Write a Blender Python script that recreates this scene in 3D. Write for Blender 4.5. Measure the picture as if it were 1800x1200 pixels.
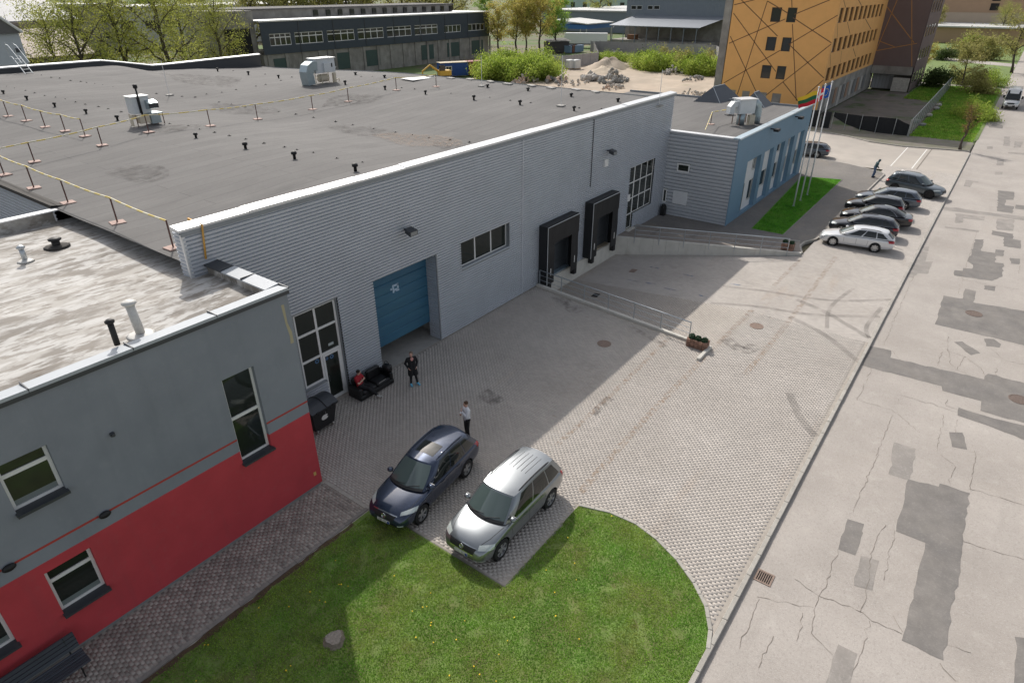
import bpy, bmesh, math, random
import numpy as np
from mathutils import Vector, Matrix, Quaternion
from mathutils.bvhtree import BVHTree

for o in list(bpy.data.objects):
    bpy.data.objects.remove(o)
S = bpy.context.scene
COL = S.collection
PI = math.pi
rad = math.radians

# ------------------------------------------------------------------ camera
CAM = Vector((0.0, 0.0, 16.0))
CR = Vector((0.59818, -0.80136, -0.0017)).normalized()
CF = Vector((0.70065, 0.52403, -0.48424)).normalized()
CU = CR.cross(CF).normalized()
FPX = 1121.33                                   # focal length in photo pixels (1800 wide)
cd = bpy.data.cameras.new('camera')
cd.sensor_width = 36.0
cd.lens = FPX / 1800.0 * 36.0
cd.clip_start = 0.1
cd.clip_end = 3000
cam = bpy.data.objects.new('camera', cd)
COL.objects.link(cam)
cam.matrix_world = Matrix((
    (CR.x, CU.x, -CF.x, CAM.x), (CR.y, CU.y, -CF.y, CAM.y),
    (CR.z, CU.z, -CF.z, CAM.z), (0, 0, 0, 1)))
S.camera = cam

# ------------------------------------------------------------------ world, sun, exposure
SUNV = Vector((0.60, 0.952, 1.0)).normalized()   # towards the sun
SUN_EL = math.asin(SUNV.z)
SUN_AZ = math.atan2(SUNV.x, SUNV.y)              # from +Y clockwise
w = bpy.data.worlds.new('World')
S.world = w
w.use_nodes = True
wn = w.node_tree.nodes
wl = w.node_tree.links
bg = wn['Background']
sky = wn.new('ShaderNodeTexSky')
sky.sky_type = 'NISHITA'
sky.sun_disc = False
sky.sun_elevation = SUN_EL
sky.sun_rotation = SUN_AZ
sky.air_density = 1.0
sky.dust_density = 3.0
sky.ozone_density = 1.0
hs = wn.new('ShaderNodeHueSaturation')
hs.inputs['Saturation'].default_value = 0.42
wl.new(sky.outputs[0], hs.inputs['Color'])
# broken thin cloud over the whole sky
tc = wn.new('ShaderNodeTexCoord')
mp = wn.new('ShaderNodeMapping')
mp.inputs['Scale'].default_value = (1.0, 1.0, 2.2)
cn = wn.new('ShaderNodeTexNoise')
cn.inputs['Scale'].default_value = 2.6
cn.inputs['Detail'].default_value = 7
cn.inputs['Roughness'].default_value = 0.6
cr = wn.new('ShaderNodeValToRGB')
cr.color_ramp.elements[0].position = 0.40
cr.color_ramp.elements[0].color = (1, 1, 1, 1)
cr.color_ramp.elements[1].position = 0.66
cr.color_ramp.elements[1].color = (1.75, 1.72, 1.68, 1)
wl.new(tc.outputs['Generated'], mp.inputs[0])
wl.new(mp.outputs[0], cn.inputs['Vector'])
wl.new(cn.outputs['Fac'], cr.inputs[0])
mx = wn.new('ShaderNodeMix')
mx.data_type = 'RGBA'
mx.blend_type = 'MULTIPLY'
mx.inputs[0].default_value = 1.0
wl.new(hs.outputs[0], mx.inputs[6])
wl.new(cr.outputs[0], mx.inputs[7])
wl.new(mx.outputs[2], bg.inputs['Color'])
bg.inputs['Strength'].default_value = 0.125
sd = bpy.data.lights.new('sun', 'SUN')
sd.energy = 3.6
sd.angle = rad(0.6)
sd.color = (1.0, 0.945, 0.87)
sun = bpy.data.objects.new('sun', sd)
COL.objects.link(sun)
sun.location = (20, 40, 60)
sun.rotation_euler = (-SUNV).to_track_quat('-Z', 'Y').to_euler()
S.view_settings.view_transform = 'Standard'
S.view_settings.look = 'None'
S.view_settings.gamma = 1.0
S.view_settings.use_curve_mapping = False
S.view_settings.exposure = 0.0
S.render.resolution_x = 1024
S.render.resolution_y = 682

# ------------------------------------------------------------------ photo pixel -> place
def ray(x, y):
    return CF + CR * ((x - 900) / FPX) - CU * ((y - 600) / FPX)
def G(x, y, z=0.0):                              # on the level z
    d = ray(x, y)
    return CAM + d * ((z - CAM.z) / d.z)
def PY(x, y, Y):                                 # on a wall facing the yard
    d = ray(x, y)
    return CAM + d * (Y / d.y)
def PX(x, y, X):
    d = ray(x, y)
    return CAM + d * (X / d.x)

# ------------------------------------------------------------------ materials
def _n(nt, t, **kw):
    n = nt.nodes.new(t)
    for k, v in kw.items():
        if k.startswith('i_'):
            n.inputs[k[2:].replace('_', ' ')].default_value = v
        else:
            setattr(n, k, v)
    return n
def lin(c):                                      # 0-255 sRGB -> linear
    return tuple(((v / 255.0) / 12.92 if v / 255.0 <= 0.04045 else (((v / 255.0) + 0.055) / 1.055) ** 2.4) for v in c)
def mat(name, col, rough=0.7, metal=0.0, spec=0.5, var=0.0, vscale=1.0, vstretch=(1, 1, 1), detail=4.0,
        bump=0.0, bscale=20.0, coat=0.0, col2=None, fac=(0.35, 0.65), coord='W', island=0.0, emit=None, alpha=1.0,
        transmission=0.0, layers=()):
    m = bpy.data.materials.new(name)
    m.use_nodes = True
    nt = m.node_tree
    L = nt.links
    b = nt.nodes['Principled BSDF']
    b.inputs['Roughness'].default_value = rough
    b.inputs['Metallic'].default_value = metal
    b.inputs['Specular IOR Level'].default_value = spec
    if coat:
        b.inputs['Coat Weight'].default_value = coat
        b.inputs['Coat Roughness'].default_value = 0.04
    if transmission:
        b.inputs['Transmission Weight'].default_value = transmission
    c4 = (*col, 1)
    b.inputs['Base Color'].default_value = c4
    if emit:
        b.inputs['Emission Color'].default_value = (*emit[:3], 1)
        b.inputs['Emission Strength'].default_value = emit[3]
    if coord == 'W':
        g = nt.nodes.new('ShaderNodeNewGeometry')
        vec = g.outputs['Position']
    else:
        g = nt.nodes.new('ShaderNodeTexCoord')
        vec = g.outputs['Object']
    def noise(scale, stretch, det, rgh=0.6):
        mpn = nt.nodes.new('ShaderNodeMapping')
        mpn.inputs['Scale'].default_value = stretch
        L.new(vec, mpn.inputs[0])
        no = nt.nodes.new('ShaderNodeTexNoise')
        no.inputs['Scale'].default_value = scale
        no.inputs['Detail'].default_value = det
        no.inputs['Roughness'].default_value = rgh
        L.new(mpn.outputs[0], no.inputs['Vector'])
        return no.outputs['Fac']
    cur = None
    def mix(fac_sock, a_sock, a_col, bcol, blend='MIX'):
        mm = nt.nodes.new('ShaderNodeMix')
        mm.data_type = 'RGBA'
        mm.blend_type = blend
        if hasattr(fac_sock, 'links'):
            L.new(fac_sock, mm.inputs[0])
        else:
            mm.inputs[0].default_value = fac_sock
        if a_sock is not None:
            L.new(a_sock, mm.inputs[6])
        else:
            mm.inputs[6].default_value = a_col
        if hasattr(bcol, 'links'):
            L.new(bcol, mm.inputs[7])
        else:
            mm.inputs[7].default_value = bcol
        return mm.outputs[2]
    def ramp(sock, a, bb, va=0.0, vb=1.0):
        r = nt.nodes.new('ShaderNodeMapRange')
        r.inputs[1].default_value = a
        r.inputs[2].default_value = bb
        r.inputs[3].default_value = va
        r.inputs[4].default_value = vb
        L.new(sock, r.inputs[0])
        return r.outputs[0]
    if col2 is not None:
        f = ramp(noise(vscale, vstretch, detail), fac[0], fac[1])
        cur = mix(f, cur, c4, (*col2, 1))
    for (c3, sc, st, fa, amt) in layers:         # more patches laid over
        f = ramp(noise(sc, st, 6.0), fa[0], fa[1], 0.0, amt)
        cur = mix(f, cur, c4, (*c3, 1))
    if var:
        v = ramp(noise(vscale * 2.3, vstretch, detail), 0.25, 0.75, 1 - var, 1 + var)
        h = nt.nodes.new('ShaderNodeHueSaturation')
        L.new(v, h.inputs['Value'])
        if cur is not None:
            L.new(cur, h.inputs['Color'])
        else:
            h.inputs['Color'].default_value = c4
        cur = h.outputs[0]
    if island:
        gi = nt.nodes.new('ShaderNodeNewGeometry')
        oi = nt.nodes.new('ShaderNodeObjectInfo')
        ad = nt.nodes.new('ShaderNodeMath')
        ad.operation = 'ADD'
        L.new(gi.outputs['Random Per Island'], ad.inputs[0])
        L.new(oi.outputs['Random'], ad.inputs[1])
        fr = nt.nodes.new('ShaderNodeMath')
        fr.operation = 'FRACT'
        L.new(ad.outputs[0], fr.inputs[0])
        v = ramp(fr.outputs[0], 0, 1, 1 - island, 1 + island)
        h = nt.nodes.new('ShaderNodeHueSaturation')
        L.new(v, h.inputs['Value'])
        if cur is not None:
            L.new(cur, h.inputs['Color'])
        else:
            h.inputs['Color'].default_value = c4
        cur = h.outputs[0]
    if cur is not None:
        L.new(cur, b.inputs['Base Color'])
    if bump:
        bp = nt.nodes.new('ShaderNodeBump')
        bp.inputs['Strength'].default_value = bump
        bp.inputs['Distance'].default_value = 0.02
        L.new(noise(bscale, (1, 1, 1), 3.0), bp.inputs['Height'])
        L.new(bp.outputs[0], b.inputs['Normal'])
    if alpha < 1:
        b.inputs['Alpha'].default_value = alpha
    return m
_mc = {}
def flat(name, col, rough=0.6, metal=0.0, **kw):
    if name not in _mc:
        _mc[name] = mat(name, col, rough, metal, **kw)
    return _mc[name]

# ------------------------------------------------------------------ mesh building
class MB:
    def __init__(s):
        s.v = []
        s.f = []
    def add(s, vs, fs):
        n = len(s.v)
        s.v += [tuple(p) for p in vs]
        s.f += [tuple(i + n for i in f) for f in fs]
        return s
    def box(s, x0, x1, y0, y1, z0, z1):
        return s.add([(x0, y0, z0), (x1, y0, z0), (x1, y1, z0), (x0, y1, z0), (x0, y0, z1), (x1, y0, z1), (x1, y1, z1), (x0, y1, z1)],
                     [(0, 3, 2, 1), (4, 5, 6, 7), (0, 1, 5, 4), (1, 2, 6, 5), (2, 3, 7, 6), (3, 0, 4, 7)])
    def cbox(s, c, d):
        return s.box(c[0] - d[0] / 2, c[0] + d[0] / 2, c[1] - d[1] / 2, c[1] + d[1] / 2, c[2] - d[2] / 2, c[2] + d[2] / 2)
    def bbox(s, x0, x1, y0, y1, z0, z1, b):      # box with chamfered vertical and top edges
        def ring(i, z):
            a, c, d, e = x0 + i, x1 - i, y0 + i, y1 - i
            k = b
            return [(a + k, d, z), (c - k, d, z), (c, d + k, z), (c, e - k, z), (c - k, e, z), (a + k, e, z), (a, e - k, z), (a, d + k, z)]
        R = [ring(0, z0), ring(0, z1 - b), ring(b, z1)]
        n = 8
        vs = sum(R, [])
        fs = [tuple(reversed(range(n)))]
        for r in range(2):
            for i in range(n):
                j = (i + 1) % n
                fs.append((r * n + i, r * n + j, (r + 1) * n + j, (r + 1) * n + i))
        fs.append(tuple(2 * n + i for i in range(n)))
        return s.add(vs, fs)
    def prism(s, poly, z0, z1):                  # poly counter-clockwise
        n = len(poly)
        def zz(z, i):
            return z[i] if isinstance(z, (list, tuple)) else z
        vs = [(p[0], p[1], zz(z0, i)) for i, p in enumerate(poly)] + [(p[0], p[1], zz(z1, i)) for i, p in enumerate(poly)]
        fs = [tuple(reversed(range(n))), tuple(range(n, 2 * n))]
        fs += [(i, (i + 1) % n, n + (i + 1) % n, n + i) for i in range(n)]
        return s.add(vs, fs)
    def sheet(s, poly, z=0.0):
        return s.add([(p[0], p[1], p[2] if len(p) > 2 else z) for p in poly], [tuple(range(len(poly)))])
    def quad(s, a, b, c, d):
        return s.add([a, b, c, d], [(0, 1, 2, 3)])
    def tube(s, pts, r, n=8, cap=True):
        pts = [Vector(p) for p in pts]
        rs = r if isinstance(r, (list, tuple)) else [r] * len(pts)
        vs = []
        fs = []
        up = None
        for i, p in enumerate(pts):
            d = (pts[min(i + 1, len(pts) - 1)] - pts[max(i - 1, 0)]).normalized()
            if up is None:
                up = Vector((0, 0, 1)) if abs(d.z) < 0.9 else Vector((1, 0, 0))
            a = d.cross(up)
            if a.length < 1e-4:
                a = d.cross(Vector((0, 1, 0)))
            a.normalize()
            b = a.cross(d).normalized()
            up = b
            for k in range(n):
                t = 2 * PI * k / n
                vs.append(p + (a * math.cos(t) + b * math.sin(t)) * rs[i])
        for i in range(len(pts) - 1):
            for k in range(n):
                j = (k + 1) % n
                fs.append((i * n + k, i * n + j, (i + 1) * n + j, (i + 1) * n + k))
        if cap:
            fs.append(tuple(reversed(range(n))))
            fs.append(tuple((len(pts) - 1) * n + k for k in range(n)))
        return s.add(vs, fs)
    def lathe(s, prof, n=16, c=(0, 0, 0), axis='Z', cap=True):   # prof: (r, h)
        vs = []
        fs = []
        for (r, h) in prof:
            for k in range(n):
                t = 2 * PI * k / n
                a, b = r * math.cos(t), r * math.sin(t)
                if axis == 'Z':
                    vs.append((c[0] + a, c[1] + b, c[2] + h))
                elif axis == 'Y':
                    vs.append((c[0] + b, c[1] + h, c[2] + a))
                else:
                    vs.append((c[0] + h, c[1] + a, c[2] + b))
        for i in range(len(prof) - 1):
            for k in range(n):
                j = (k + 1) % n
                fs.append((i * n + k, i * n + j, (i + 1) * n + j, (i + 1) * n + k))
        if cap and prof[0][0] > 1e-4:
            fs.append(tuple(reversed(range(n))))
        if cap and prof[-1][0] > 1e-4:
            fs.append(tuple((len(prof) - 1) * n + k for k in range(n)))
        return s.add(vs, fs)
    def mesh(s, name, m=None, smooth=False):
        me = bpy.data.meshes.new(name)
        me.from_pydata(s.v, [], s.f)
        me.validate()
        if smooth:
            me.polygons.foreach_set('use_smooth', [True] * len(me.polygons))
        if m:
            me.materials.append(m)
        me.update()
        return me
    def build(s, name, m=None, parent=None, smooth=False, loc=None):
        return link(name, s.mesh(name, m, smooth), parent, loc)
WINV = {}
def world_parts(o):                              # parts of this thing are given in world coordinates
    WINV[o.name] = (Matrix.Translation(o.location) @ o.rotation_euler.to_matrix().to_4x4()).inverted()
    return o
def link(name, me, parent=None, loc=None):
    o = bpy.data.objects.new(name, me)
    COL.objects.link(o)
    if parent is not None:
        o.parent = parent
        if parent.name in WINV:
            o.matrix_parent_inverse = WINV[parent.name]
    if loc is not None:
        o.location = loc
    return o
def thing(name, label, cat, loc=(0, 0, 0), rz=0.0, group=None):
    o = bpy.data.objects.new(name, None)
    o.empty_display_size = 0.2
    COL.objects.link(o)
    o.location = loc
    o.rotation_euler = (0, 0, rz)
    return tag(o, label, cat, group)
def tag(o, label, cat, group=None):
    o['label'] = label
    o['category'] = cat
    if group:
        o['group'] = group
    return o
def struct(o):
    o['kind'] = 'structure'
    return o
def stuff(o):
    o['kind'] = 'stuff'
    return o
def copy_tree(o, parent=None):
    c = o.copy()
    COL.objects.link(c)
    c.parent = parent
    for ch in o.children:
        copy_tree(ch, c)
    return c
def np_mesh(name, V, F, m=None, smooth=False):   # V (n,3), F (k,4) or (k,3)
    me = bpy.data.meshes.new(name)
    V = np.asarray(V, np.float32)
    F = np.asarray(F, np.int32)
    k = F.shape[1]
    me.vertices.add(len(V))
    me.vertices.foreach_set('co', V.ravel())
    me.loops.add(F.size)
    me.loops.foreach_set('vertex_index', F.ravel())
    me.polygons.add(len(F))
    me.polygons.foreach_set('loop_start', np.arange(0, F.size, k, dtype=np.int32))
    if smooth:
        me.polygons.foreach_set('use_smooth', np.ones(len(F), dtype=bool))
    me.update(calc_edges=True)
    me.validate()
    if m:
        me.materials.append(m)
    return me
def empty_part(name, parent, loc=(0, 0, 0)):
    o = bpy.data.objects.new(name, None)
    o.empty_display_size = 0.1
    COL.objects.link(o)
    o.parent = parent
    if parent.name in WINV:
        o.matrix_parent_inverse = WINV[parent.name]
    o.location = loc
    return o
def sgroup(name):                                # a piece of the setting made of several pieces
    o = bpy.data.objects.new(name, None)
    o.empty_display_size = 0.2
    COL.objects.link(o)
    return struct(o)
RND = random.Random(7)
NPR = np.random.default_rng(11)
# ================================================================== GROUND
PIT_L = ((29.75, 20.4), (28.45, 8.6))            # kerb wall left of the docks
PIT_R = ((39.7, 20.4), (44.35, 8.7))             # retaining wall right of the docks
def pit_t(y):
    return min(max((y - 8.7) / 11.7, 0.0), 1.0)
def pit_x(y):
    t = (20.4 - y) / 11.8
    return PIT_L[0][0] + (PIT_L[1][0] - PIT_L[0][0]) * t, PIT_R[0][0] + (PIT_R[1][0] - PIT_R[0][0]) * t
def gz(x, y):
    if 8.7 < y < 20.41:
        a, b = pit_x(y)
        if a < x < b:
            return -1.08 * pit_t(y)
    return 0.0

m_earth = mat('earth', (0.16, 0.13, 0.09), 0.95, col2=(0.09, 0.14, 0.035), vscale=0.05, fac=(0.42, 0.55), var=0.25, bump=0.3, bscale=3)
m_joint = mat('paver_joint_sand', (0.36, 0.325, 0.285), 0.95, var=0.2, vscale=2)
PAV_A, PAV_B = (0.45, 0.415, 0.38), (0.40, 0.365, 0.33)
def paver_layers():
    return [((0.36, 0.245, 0.15), 0.35, (0.25, 1.6, 1), (0.60, 0.72), 0.32),
            ((0.23, 0.21, 0.195), 0.5, (1, 1, 1), (0.58, 0.75), 0.35)]
m_paver = mat('yard_paver', PAV_A, 0.85, col2=PAV_B, vscale=0.22, fac=(0.35, 0.65), var=0.07, island=0.07, layers=paver_layers())
m_path = mat('path_paver', (0.35, 0.315, 0.28), 0.88, col2=(0.28, 0.25, 0.225), vscale=0.9, fac=(0.35, 0.65), var=0.12, island=0.24,
             layers=[((0.10, 0.12, 0.055), 1.1, (1, 1, 1), (0.62, 0.74), 0.5)])
# yard far from the camera: pavers too small to tell apart
def brick_mat(name, c1, c2, mortar, layers, sx=1.0, island=0):
    m = mat(name, c1, 0.87, col2=c2, vscale=0.22, var=0.07, layers=layers)
    nt = m.node_tree
    b = nt.nodes['Principled BSDF']
    src = b.inputs['Base Color'].links[0].from_socket
    g = nt.nodes.new('ShaderNodeNewGeometry')
    mpn = nt.nodes.new('ShaderNodeMapping')
    mpn.inputs['Rotation'].default_value = (0, 0, PI / 2)
    nt.links.new(g.outputs['Position'], mpn.inputs[0])
    br = nt.nodes.new('ShaderNodeTexBrick')
    br.inputs['Scale'].default_value = 1.0
    br.inputs['Brick Width'].default_value = 0.2 * sx
    br.inputs['Row Height'].default_value = 0.1 * sx
    br.inputs['Mortar Size'].default_value = 0.004
    br.inputs['Color1'].default_value = (1.08, 1.08, 1.08, 1)
    br.inputs['Color2'].default_value = (0.92, 0.92, 0.92, 1)
    br.inputs['Mortar'].default_value = (mortar, mortar, mortar, 1)
    nt.links.new(mpn.outputs[0], br.inputs['Vector'])
    mm = nt.nodes.new('ShaderNodeMix')
    mm.data_type = 'RGBA'
    mm.blend_type = 'MULTIPLY'
    mm.inputs[0].default_value = 1.0
    nt.links.new(src, mm.inputs[6])
    nt.links.new(br.outputs['Color'], mm.inputs[7])
    nt.links.new(mm.outputs[2], b.inputs['Base Color'])
    return m
m_yardfar = brick_mat('yard_paving_far', PAV_A, PAV_B, 0.45, paver_layers())
m_walk = brick_mat('sidewalk_paving', (0.20, 0.185, 0.17), (0.16, 0.15, 0.14), 0.6, [((0.26, 0.22, 0.17), 0.4, (1, 1, 1), (0.55, 0.7), 0.5)])
m_ramp = brick_mat('ramp_paving', (0.23, 0.20, 0.175), (0.28, 0.25, 0.22), 0.55, [((0.12, 0.11, 0.10), 0.8, (0.3, 2, 1), (0.55, 0.7), 0.5)])

# one earth sheet out to the horizon, with a hole for the dock pit
hx0, hx1, hy0, hy1 = 28.0, 45.0, 8.9, 20.9
B_ = MB()
for (a, b, c, d) in [(-900, hx0, -900, 1500), (hx1, 1500, -900, 1500), (hx0, hx1, -900, hy0), (hx0, hx1, hy1, 1500)]:
    B_.sheet([(a, c), (b, c), (b, d), (a, d)], -0.16)
struct(B_.build('ground', m_earth))

# ---- yard bed and pavers
yard = sgroup('yard_paving')
Bn = MB()
Bn.sheet([(-6, 2.5), (28.45, 2.5), (28.45, 8.6), (29.75, 20.4), (29.75, 20.6), (-6, 20.6)], -0.0025)
Bn.sheet([(28.45, 2.5), (34.0, 2.5), (34.0, 8.7), (28.45, 8.6)], -0.0025)
def pitpt(x, y, dz):
    return (x, y, -1.08 * pit_t(y) + dz)
Bn.add([pitpt(28.45, 8.65, -0.0025), pitpt(34, 8.7, -0.0025), pitpt(34, 20.5, -0.0025), pitpt(29.6, 20.5, -0.0025)], [(0, 1, 2, 3)])
stuff(Bn.build('bedding_sand', m_joint, yard))
Bf = MB()
Bf.sheet([(34.0, 2.5), (76, 2.5), (76, 8.7), (34.0, 8.7)], 0.0)
Bf.add([pitpt(34, 8.7, 0), pitpt(44.4, 8.7, 0), pitpt(39.9, 20.5, 0), pitpt(34, 20.5, 0)], [(0, 1, 2, 3)])
Bf.build('far_paving', m_yardfar, yard)

def in_lawn(x, y):
    if y < 14.15 and x < 10.62:
        return True
    if y < 8.25:
        if x < 11.5:
            return True
        # quarter-round end of the lawn
        for (px0, py0), (px1, py1) in zip(LAWN_ARC[:-1], LAWN_ARC[1:]):
            if py1 <= y <= py0:
                t = (py0 - y) / max(py0 - py1, 1e-6)
                return x < px0 + (px1 - px0) * t
        return y < LAWN_ARC[-1][1]
    return False
LAWN_ARC = [(14.98, 8.25), (15.33, 7.2), (15.38, 6.2), (15.16, 5.35), (14.75, 4.45), (14.2, 3.65), (13.6, 3.02), (12.9, 2.62), (12.3, 2.45)]

def frustum(P, margin=60):
    d = np.asarray(P, float) - np.array(CAM)
    zc = d @ np.array(CF)
    px = 900 + FPX * (d @ np.array(CR)) / zc
    py = 600 - FPX * (d @ np.array(CU)) / zc
    return (zc > 1) & (px > -margin) & (px < 1800 + margin) & (py > -margin) & (py < 1200 + margin), px, py, zc
def paver_field(x0, x1, y0, y1, keep, zf, m, parent, nsep, gap=0.006, jit=0.0008, label='paver'):
    cs = []
    nx = int((x1 - x0) / 0.1)
    ny = int((y1 - y0) / 0.2) + 1
    for i in range(nx):
        x = x0 + 0.05 + i * 0.1
        off = 0.1 if i % 2 else 0.0
        for j in range(ny):
            y = y0 + off + j * 0.2 + 0.1
            if y + 0.1 > y1 + 0.02:
                continue
            if keep(x, y):
                cs.append((x, y, zf(x, y)))
    cs = np.array(cs)
    vis, px, py, zc = frustum(cs, 30)
    cs = cs[vis]
    zc = zc[vis]
    order = np.argsort(zc)
    near = cs[order[:nsep]]
    rest = cs[order[nsep:]]
    hx, hy = 0.05 - gap / 2, 0.1 - gap / 2
    tpl = np.array([(-hx, -hy, -0.02), (hx, -hy, -0.02), (hx, hy, -0.02), (-hx, hy, -0.02),
                    (-hx + 0.002, -hy + 0.002, 0), (hx - 0.002, -hy + 0.002, 0), (hx - 0.002, hy - 0.002, 0), (-hx + 0.002, hy - 0.002, 0)])
    fc = np.array([(4, 5, 6, 7), (0, 1, 5, 4), (1, 2, 6, 5), (2, 3, 7, 6), (3, 0, 4, 7)])
    n = len(rest)
    V = tpl[None] + rest[:, None, :]
    V[:, :, 2] += NPR.normal(0, jit, (n, 1)) + (tpl[None, :, 0] * NPR.normal(0, 0.006, (n, 1)))
    F = fc[None] + (np.arange(n) * 8)[:, None, None]
    stuff(link('pavers', np_mesh('pavers', V.reshape(-1, 3), F.reshape(-1, 4), m), parent))
    me = np_mesh('paver', tpl, fc, m)
    for c in near:
        o = link('paver', me, parent, (c[0], c[1], c[2] + RND.gauss(0, jit)))
        o.rotation_euler = (RND.gauss(0, 0.012), RND.gauss(0, 0.02), RND.gauss(0, 0.006))
def keep_yard(x, y):
    if in_lawn(x, y) or in_lawn(x - 0.06, y) or in_lawn(x, y - 0.1):
        return False
    if y > 14.1 and x < 10.5:
        return False
    if 8.6 < y:
        a, b = pit_x(y)
        if a - 0.22 < x < a + 0.02 or x > 34:
            return False
    return True
paver_field(10.5, 34.0, 2.62, 20.4, keep_yard, gz, m_paver, yard, 300)
# inside floor behind the roller door
m_conc = mat('concrete', (0.40, 0.385, 0.36), 0.85, var=0.12, vscale=1.2, bump=0.15, bscale=25, col2=(0.33, 0.32, 0.30))
m_conc_w = mat('pale_concrete', (0.56, 0.54, 0.49), 0.85, var=0.1, vscale=0.9, bump=0.12, bscale=20, layers=[((0.33, 0.29, 0.24), 0.8, (1, 1, 0.4), (0.58, 0.72), 0.45)])
MB().sheet([(16.4, 20.4), (21.8, 20.4), (21.8, 27), (16.4, 27)], 0.004).build('hall_floor', m_conc, yard)

# ---- path beside the red building
path = sgroup('path')
stuff(MB().sheet([(-4, 14.0), (10.5, 14.0), (10.5, 16.6), (-4, 16.6)], -0.008).build('bedding_sand', m_joint, path))
paver_field(-1.0, 10.32, 14.24, 16.46, lambda x, y: True, lambda x, y: 0.008, m_path, path, 300, gap=0.008, jit=0.003)
m_edge = mat('kerb_concrete', (0.37, 0.35, 0.315), 0.85, var=0.15, vscale=2.5, bump=0.15, bscale=30, island=0.08)
m_edge_d = mat('path_edging', (0.24, 0.225, 0.205), 0.88, var=0.2, vscale=3, island=0.1)
for i in range(12):
    MB().box(-1.6 + i, -0.61 + i, 14.08, 14.22, -0.1, 0.03).build('edging_stone', m_edge_d, path)
for i in range(3):
    MB().box(10.34, 10.48, 14.10 + i * 0.78, 14.87 + i * 0.78, -0.1, 0.022).build('edging_stone', m_edge, path)

# ---- kerb between yard and road
kerb = sgroup('kerb')
me_k = MB().bbox(-0.496, 0.496, -0.075, 0.075, -0.18, 0.0, 0.015).mesh('kerb_stone', m_edge)
for i in range(86):
    o = link('kerb_stone', me_k, kerb, (2.0 + i, 2.42, 0.03 + RND.gauss(0, 0.004)))
    o.rotation_euler = (RND.gauss(0, 0.02), 0, RND.gauss(0, 0.004))
# rounded kerb of the lawn
pts = [(10.62, 8.18)] + [(14.98, 8.25)] + LAWN_ARC[1:]
def kerb_run(pl, parent, step, wid, z0, z1, m, name='kerb_stone', b=0.012):
    P = [Vector((p[0], p[1], 0)) for p in pl]
    for a, c in zip(P[:-1], P[1:]):
        L = (c - a).length
        n = max(1, round(L / step))
        d = (c - a) / n
        for k in range(n):
            q0 = a + d * k
            q1 = a + d * (k + 1)
            mid = (q0 + q1) / 2
            h = d.length / 2 - 0.004
            o = MB().bbox(-h, h, -wid / 2, wid / 2, z0, z1, b).build(name, m, parent, loc=(mid.x, mid.y, RND.gauss(0, 0.003)))
            o.rotation_euler = (0, 0, math.atan2(d.y, d.x))
kerb_run(LAWN_ARC, kerb, 0.5, 0.12, -0.1, 0.045, m_edge)
kerb_run([(14.98, 8.22), (10.62, 8.22), (10.62, 14.05)], kerb, 1.0, 0.06, -0.1, 0.012, m_edge_d)

# ---- road
m_road = mat('old_asphalt', (0.405, 0.37, 0.338), 0.9, col2=(0.345, 0.312, 0.282), vscale=0.16, fac=(0.35, 0.65), var=0.10, detail=9, bump=0.5, bscale=30,
             layers=[((0.34, 0.30, 0.26), 0.35, (1, 1, 1), (0.58, 0.75), 0.45), ((0.50, 0.47, 0.43), 2.5, (1, 1, 1), (0.55, 0.8), 0.4), ((0.27, 0.245, 0.22), 0.9, (0.18, 1, 1), (0.60, 0.78), 0.4), ((0.24, 0.22, 0.20), 16, (1, 1, 1), (0.50, 0.72), 0.5), ((0.56, 0.54, 0.51), 22, (1, 1, 1), (0.55, 0.75), 0.45)])
m_patch = mat('asphalt_patch', (0.165, 0.155, 0.147), 0.9, var=0.16, vscale=0.7, bump=0.4, bscale=30, col2=(0.205, 0.19, 0.175), layers=[((0.27, 0.25, 0.23), 14, (1, 1, 1), (0.52, 0.75), 0.6), ((0.29, 0.27, 0.24), 0.5, (1, 1, 1), (0.6, 0.75), 0.5)])
m_patch2 = mat('worn_asphalt_patch', (0.24, 0.222, 0.205), 0.9, var=0.16, vscale=0.7, bump=0.3, bscale=30, col2=(0.30, 0.275, 0.25), layers=[((0.36, 0.335, 0.31), 14, (1, 1, 1), (0.5, 0.72), 0.6)])
m_crack = mat('road_crack', (0.20, 0.175, 0.15), 0.95, var=0.3, vscale=3)
m_iron = mat('cast_iron', (0.17, 0.13, 0.11), 0.75, 0.3, var=0.3, vscale=6)
m_rust = mat('rusty_iron', (0.25, 0.185, 0.15), 0.85, 0.1, var=0.3, vscale=6)
m_white = mat('white_paint', (0.72, 0.71, 0.68), 0.6, var=0.08, vscale=2)
RZ = -0.10
road = sgroup('road')
MB().sheet([(-30, -45), (700, -45), (700, 2.36), (-30, 2.36)], RZ).build('carriageway', m_road, road)
def zA(p): return (1200 + p[0] / 3, 400 + p[1] / 3)
def zB(p): return (1200 + p[0] / 3, 800 + p[1] / 3)
def zC(p): return (1600 + p[0] / 4, 200 + p[1] / 4)
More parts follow.
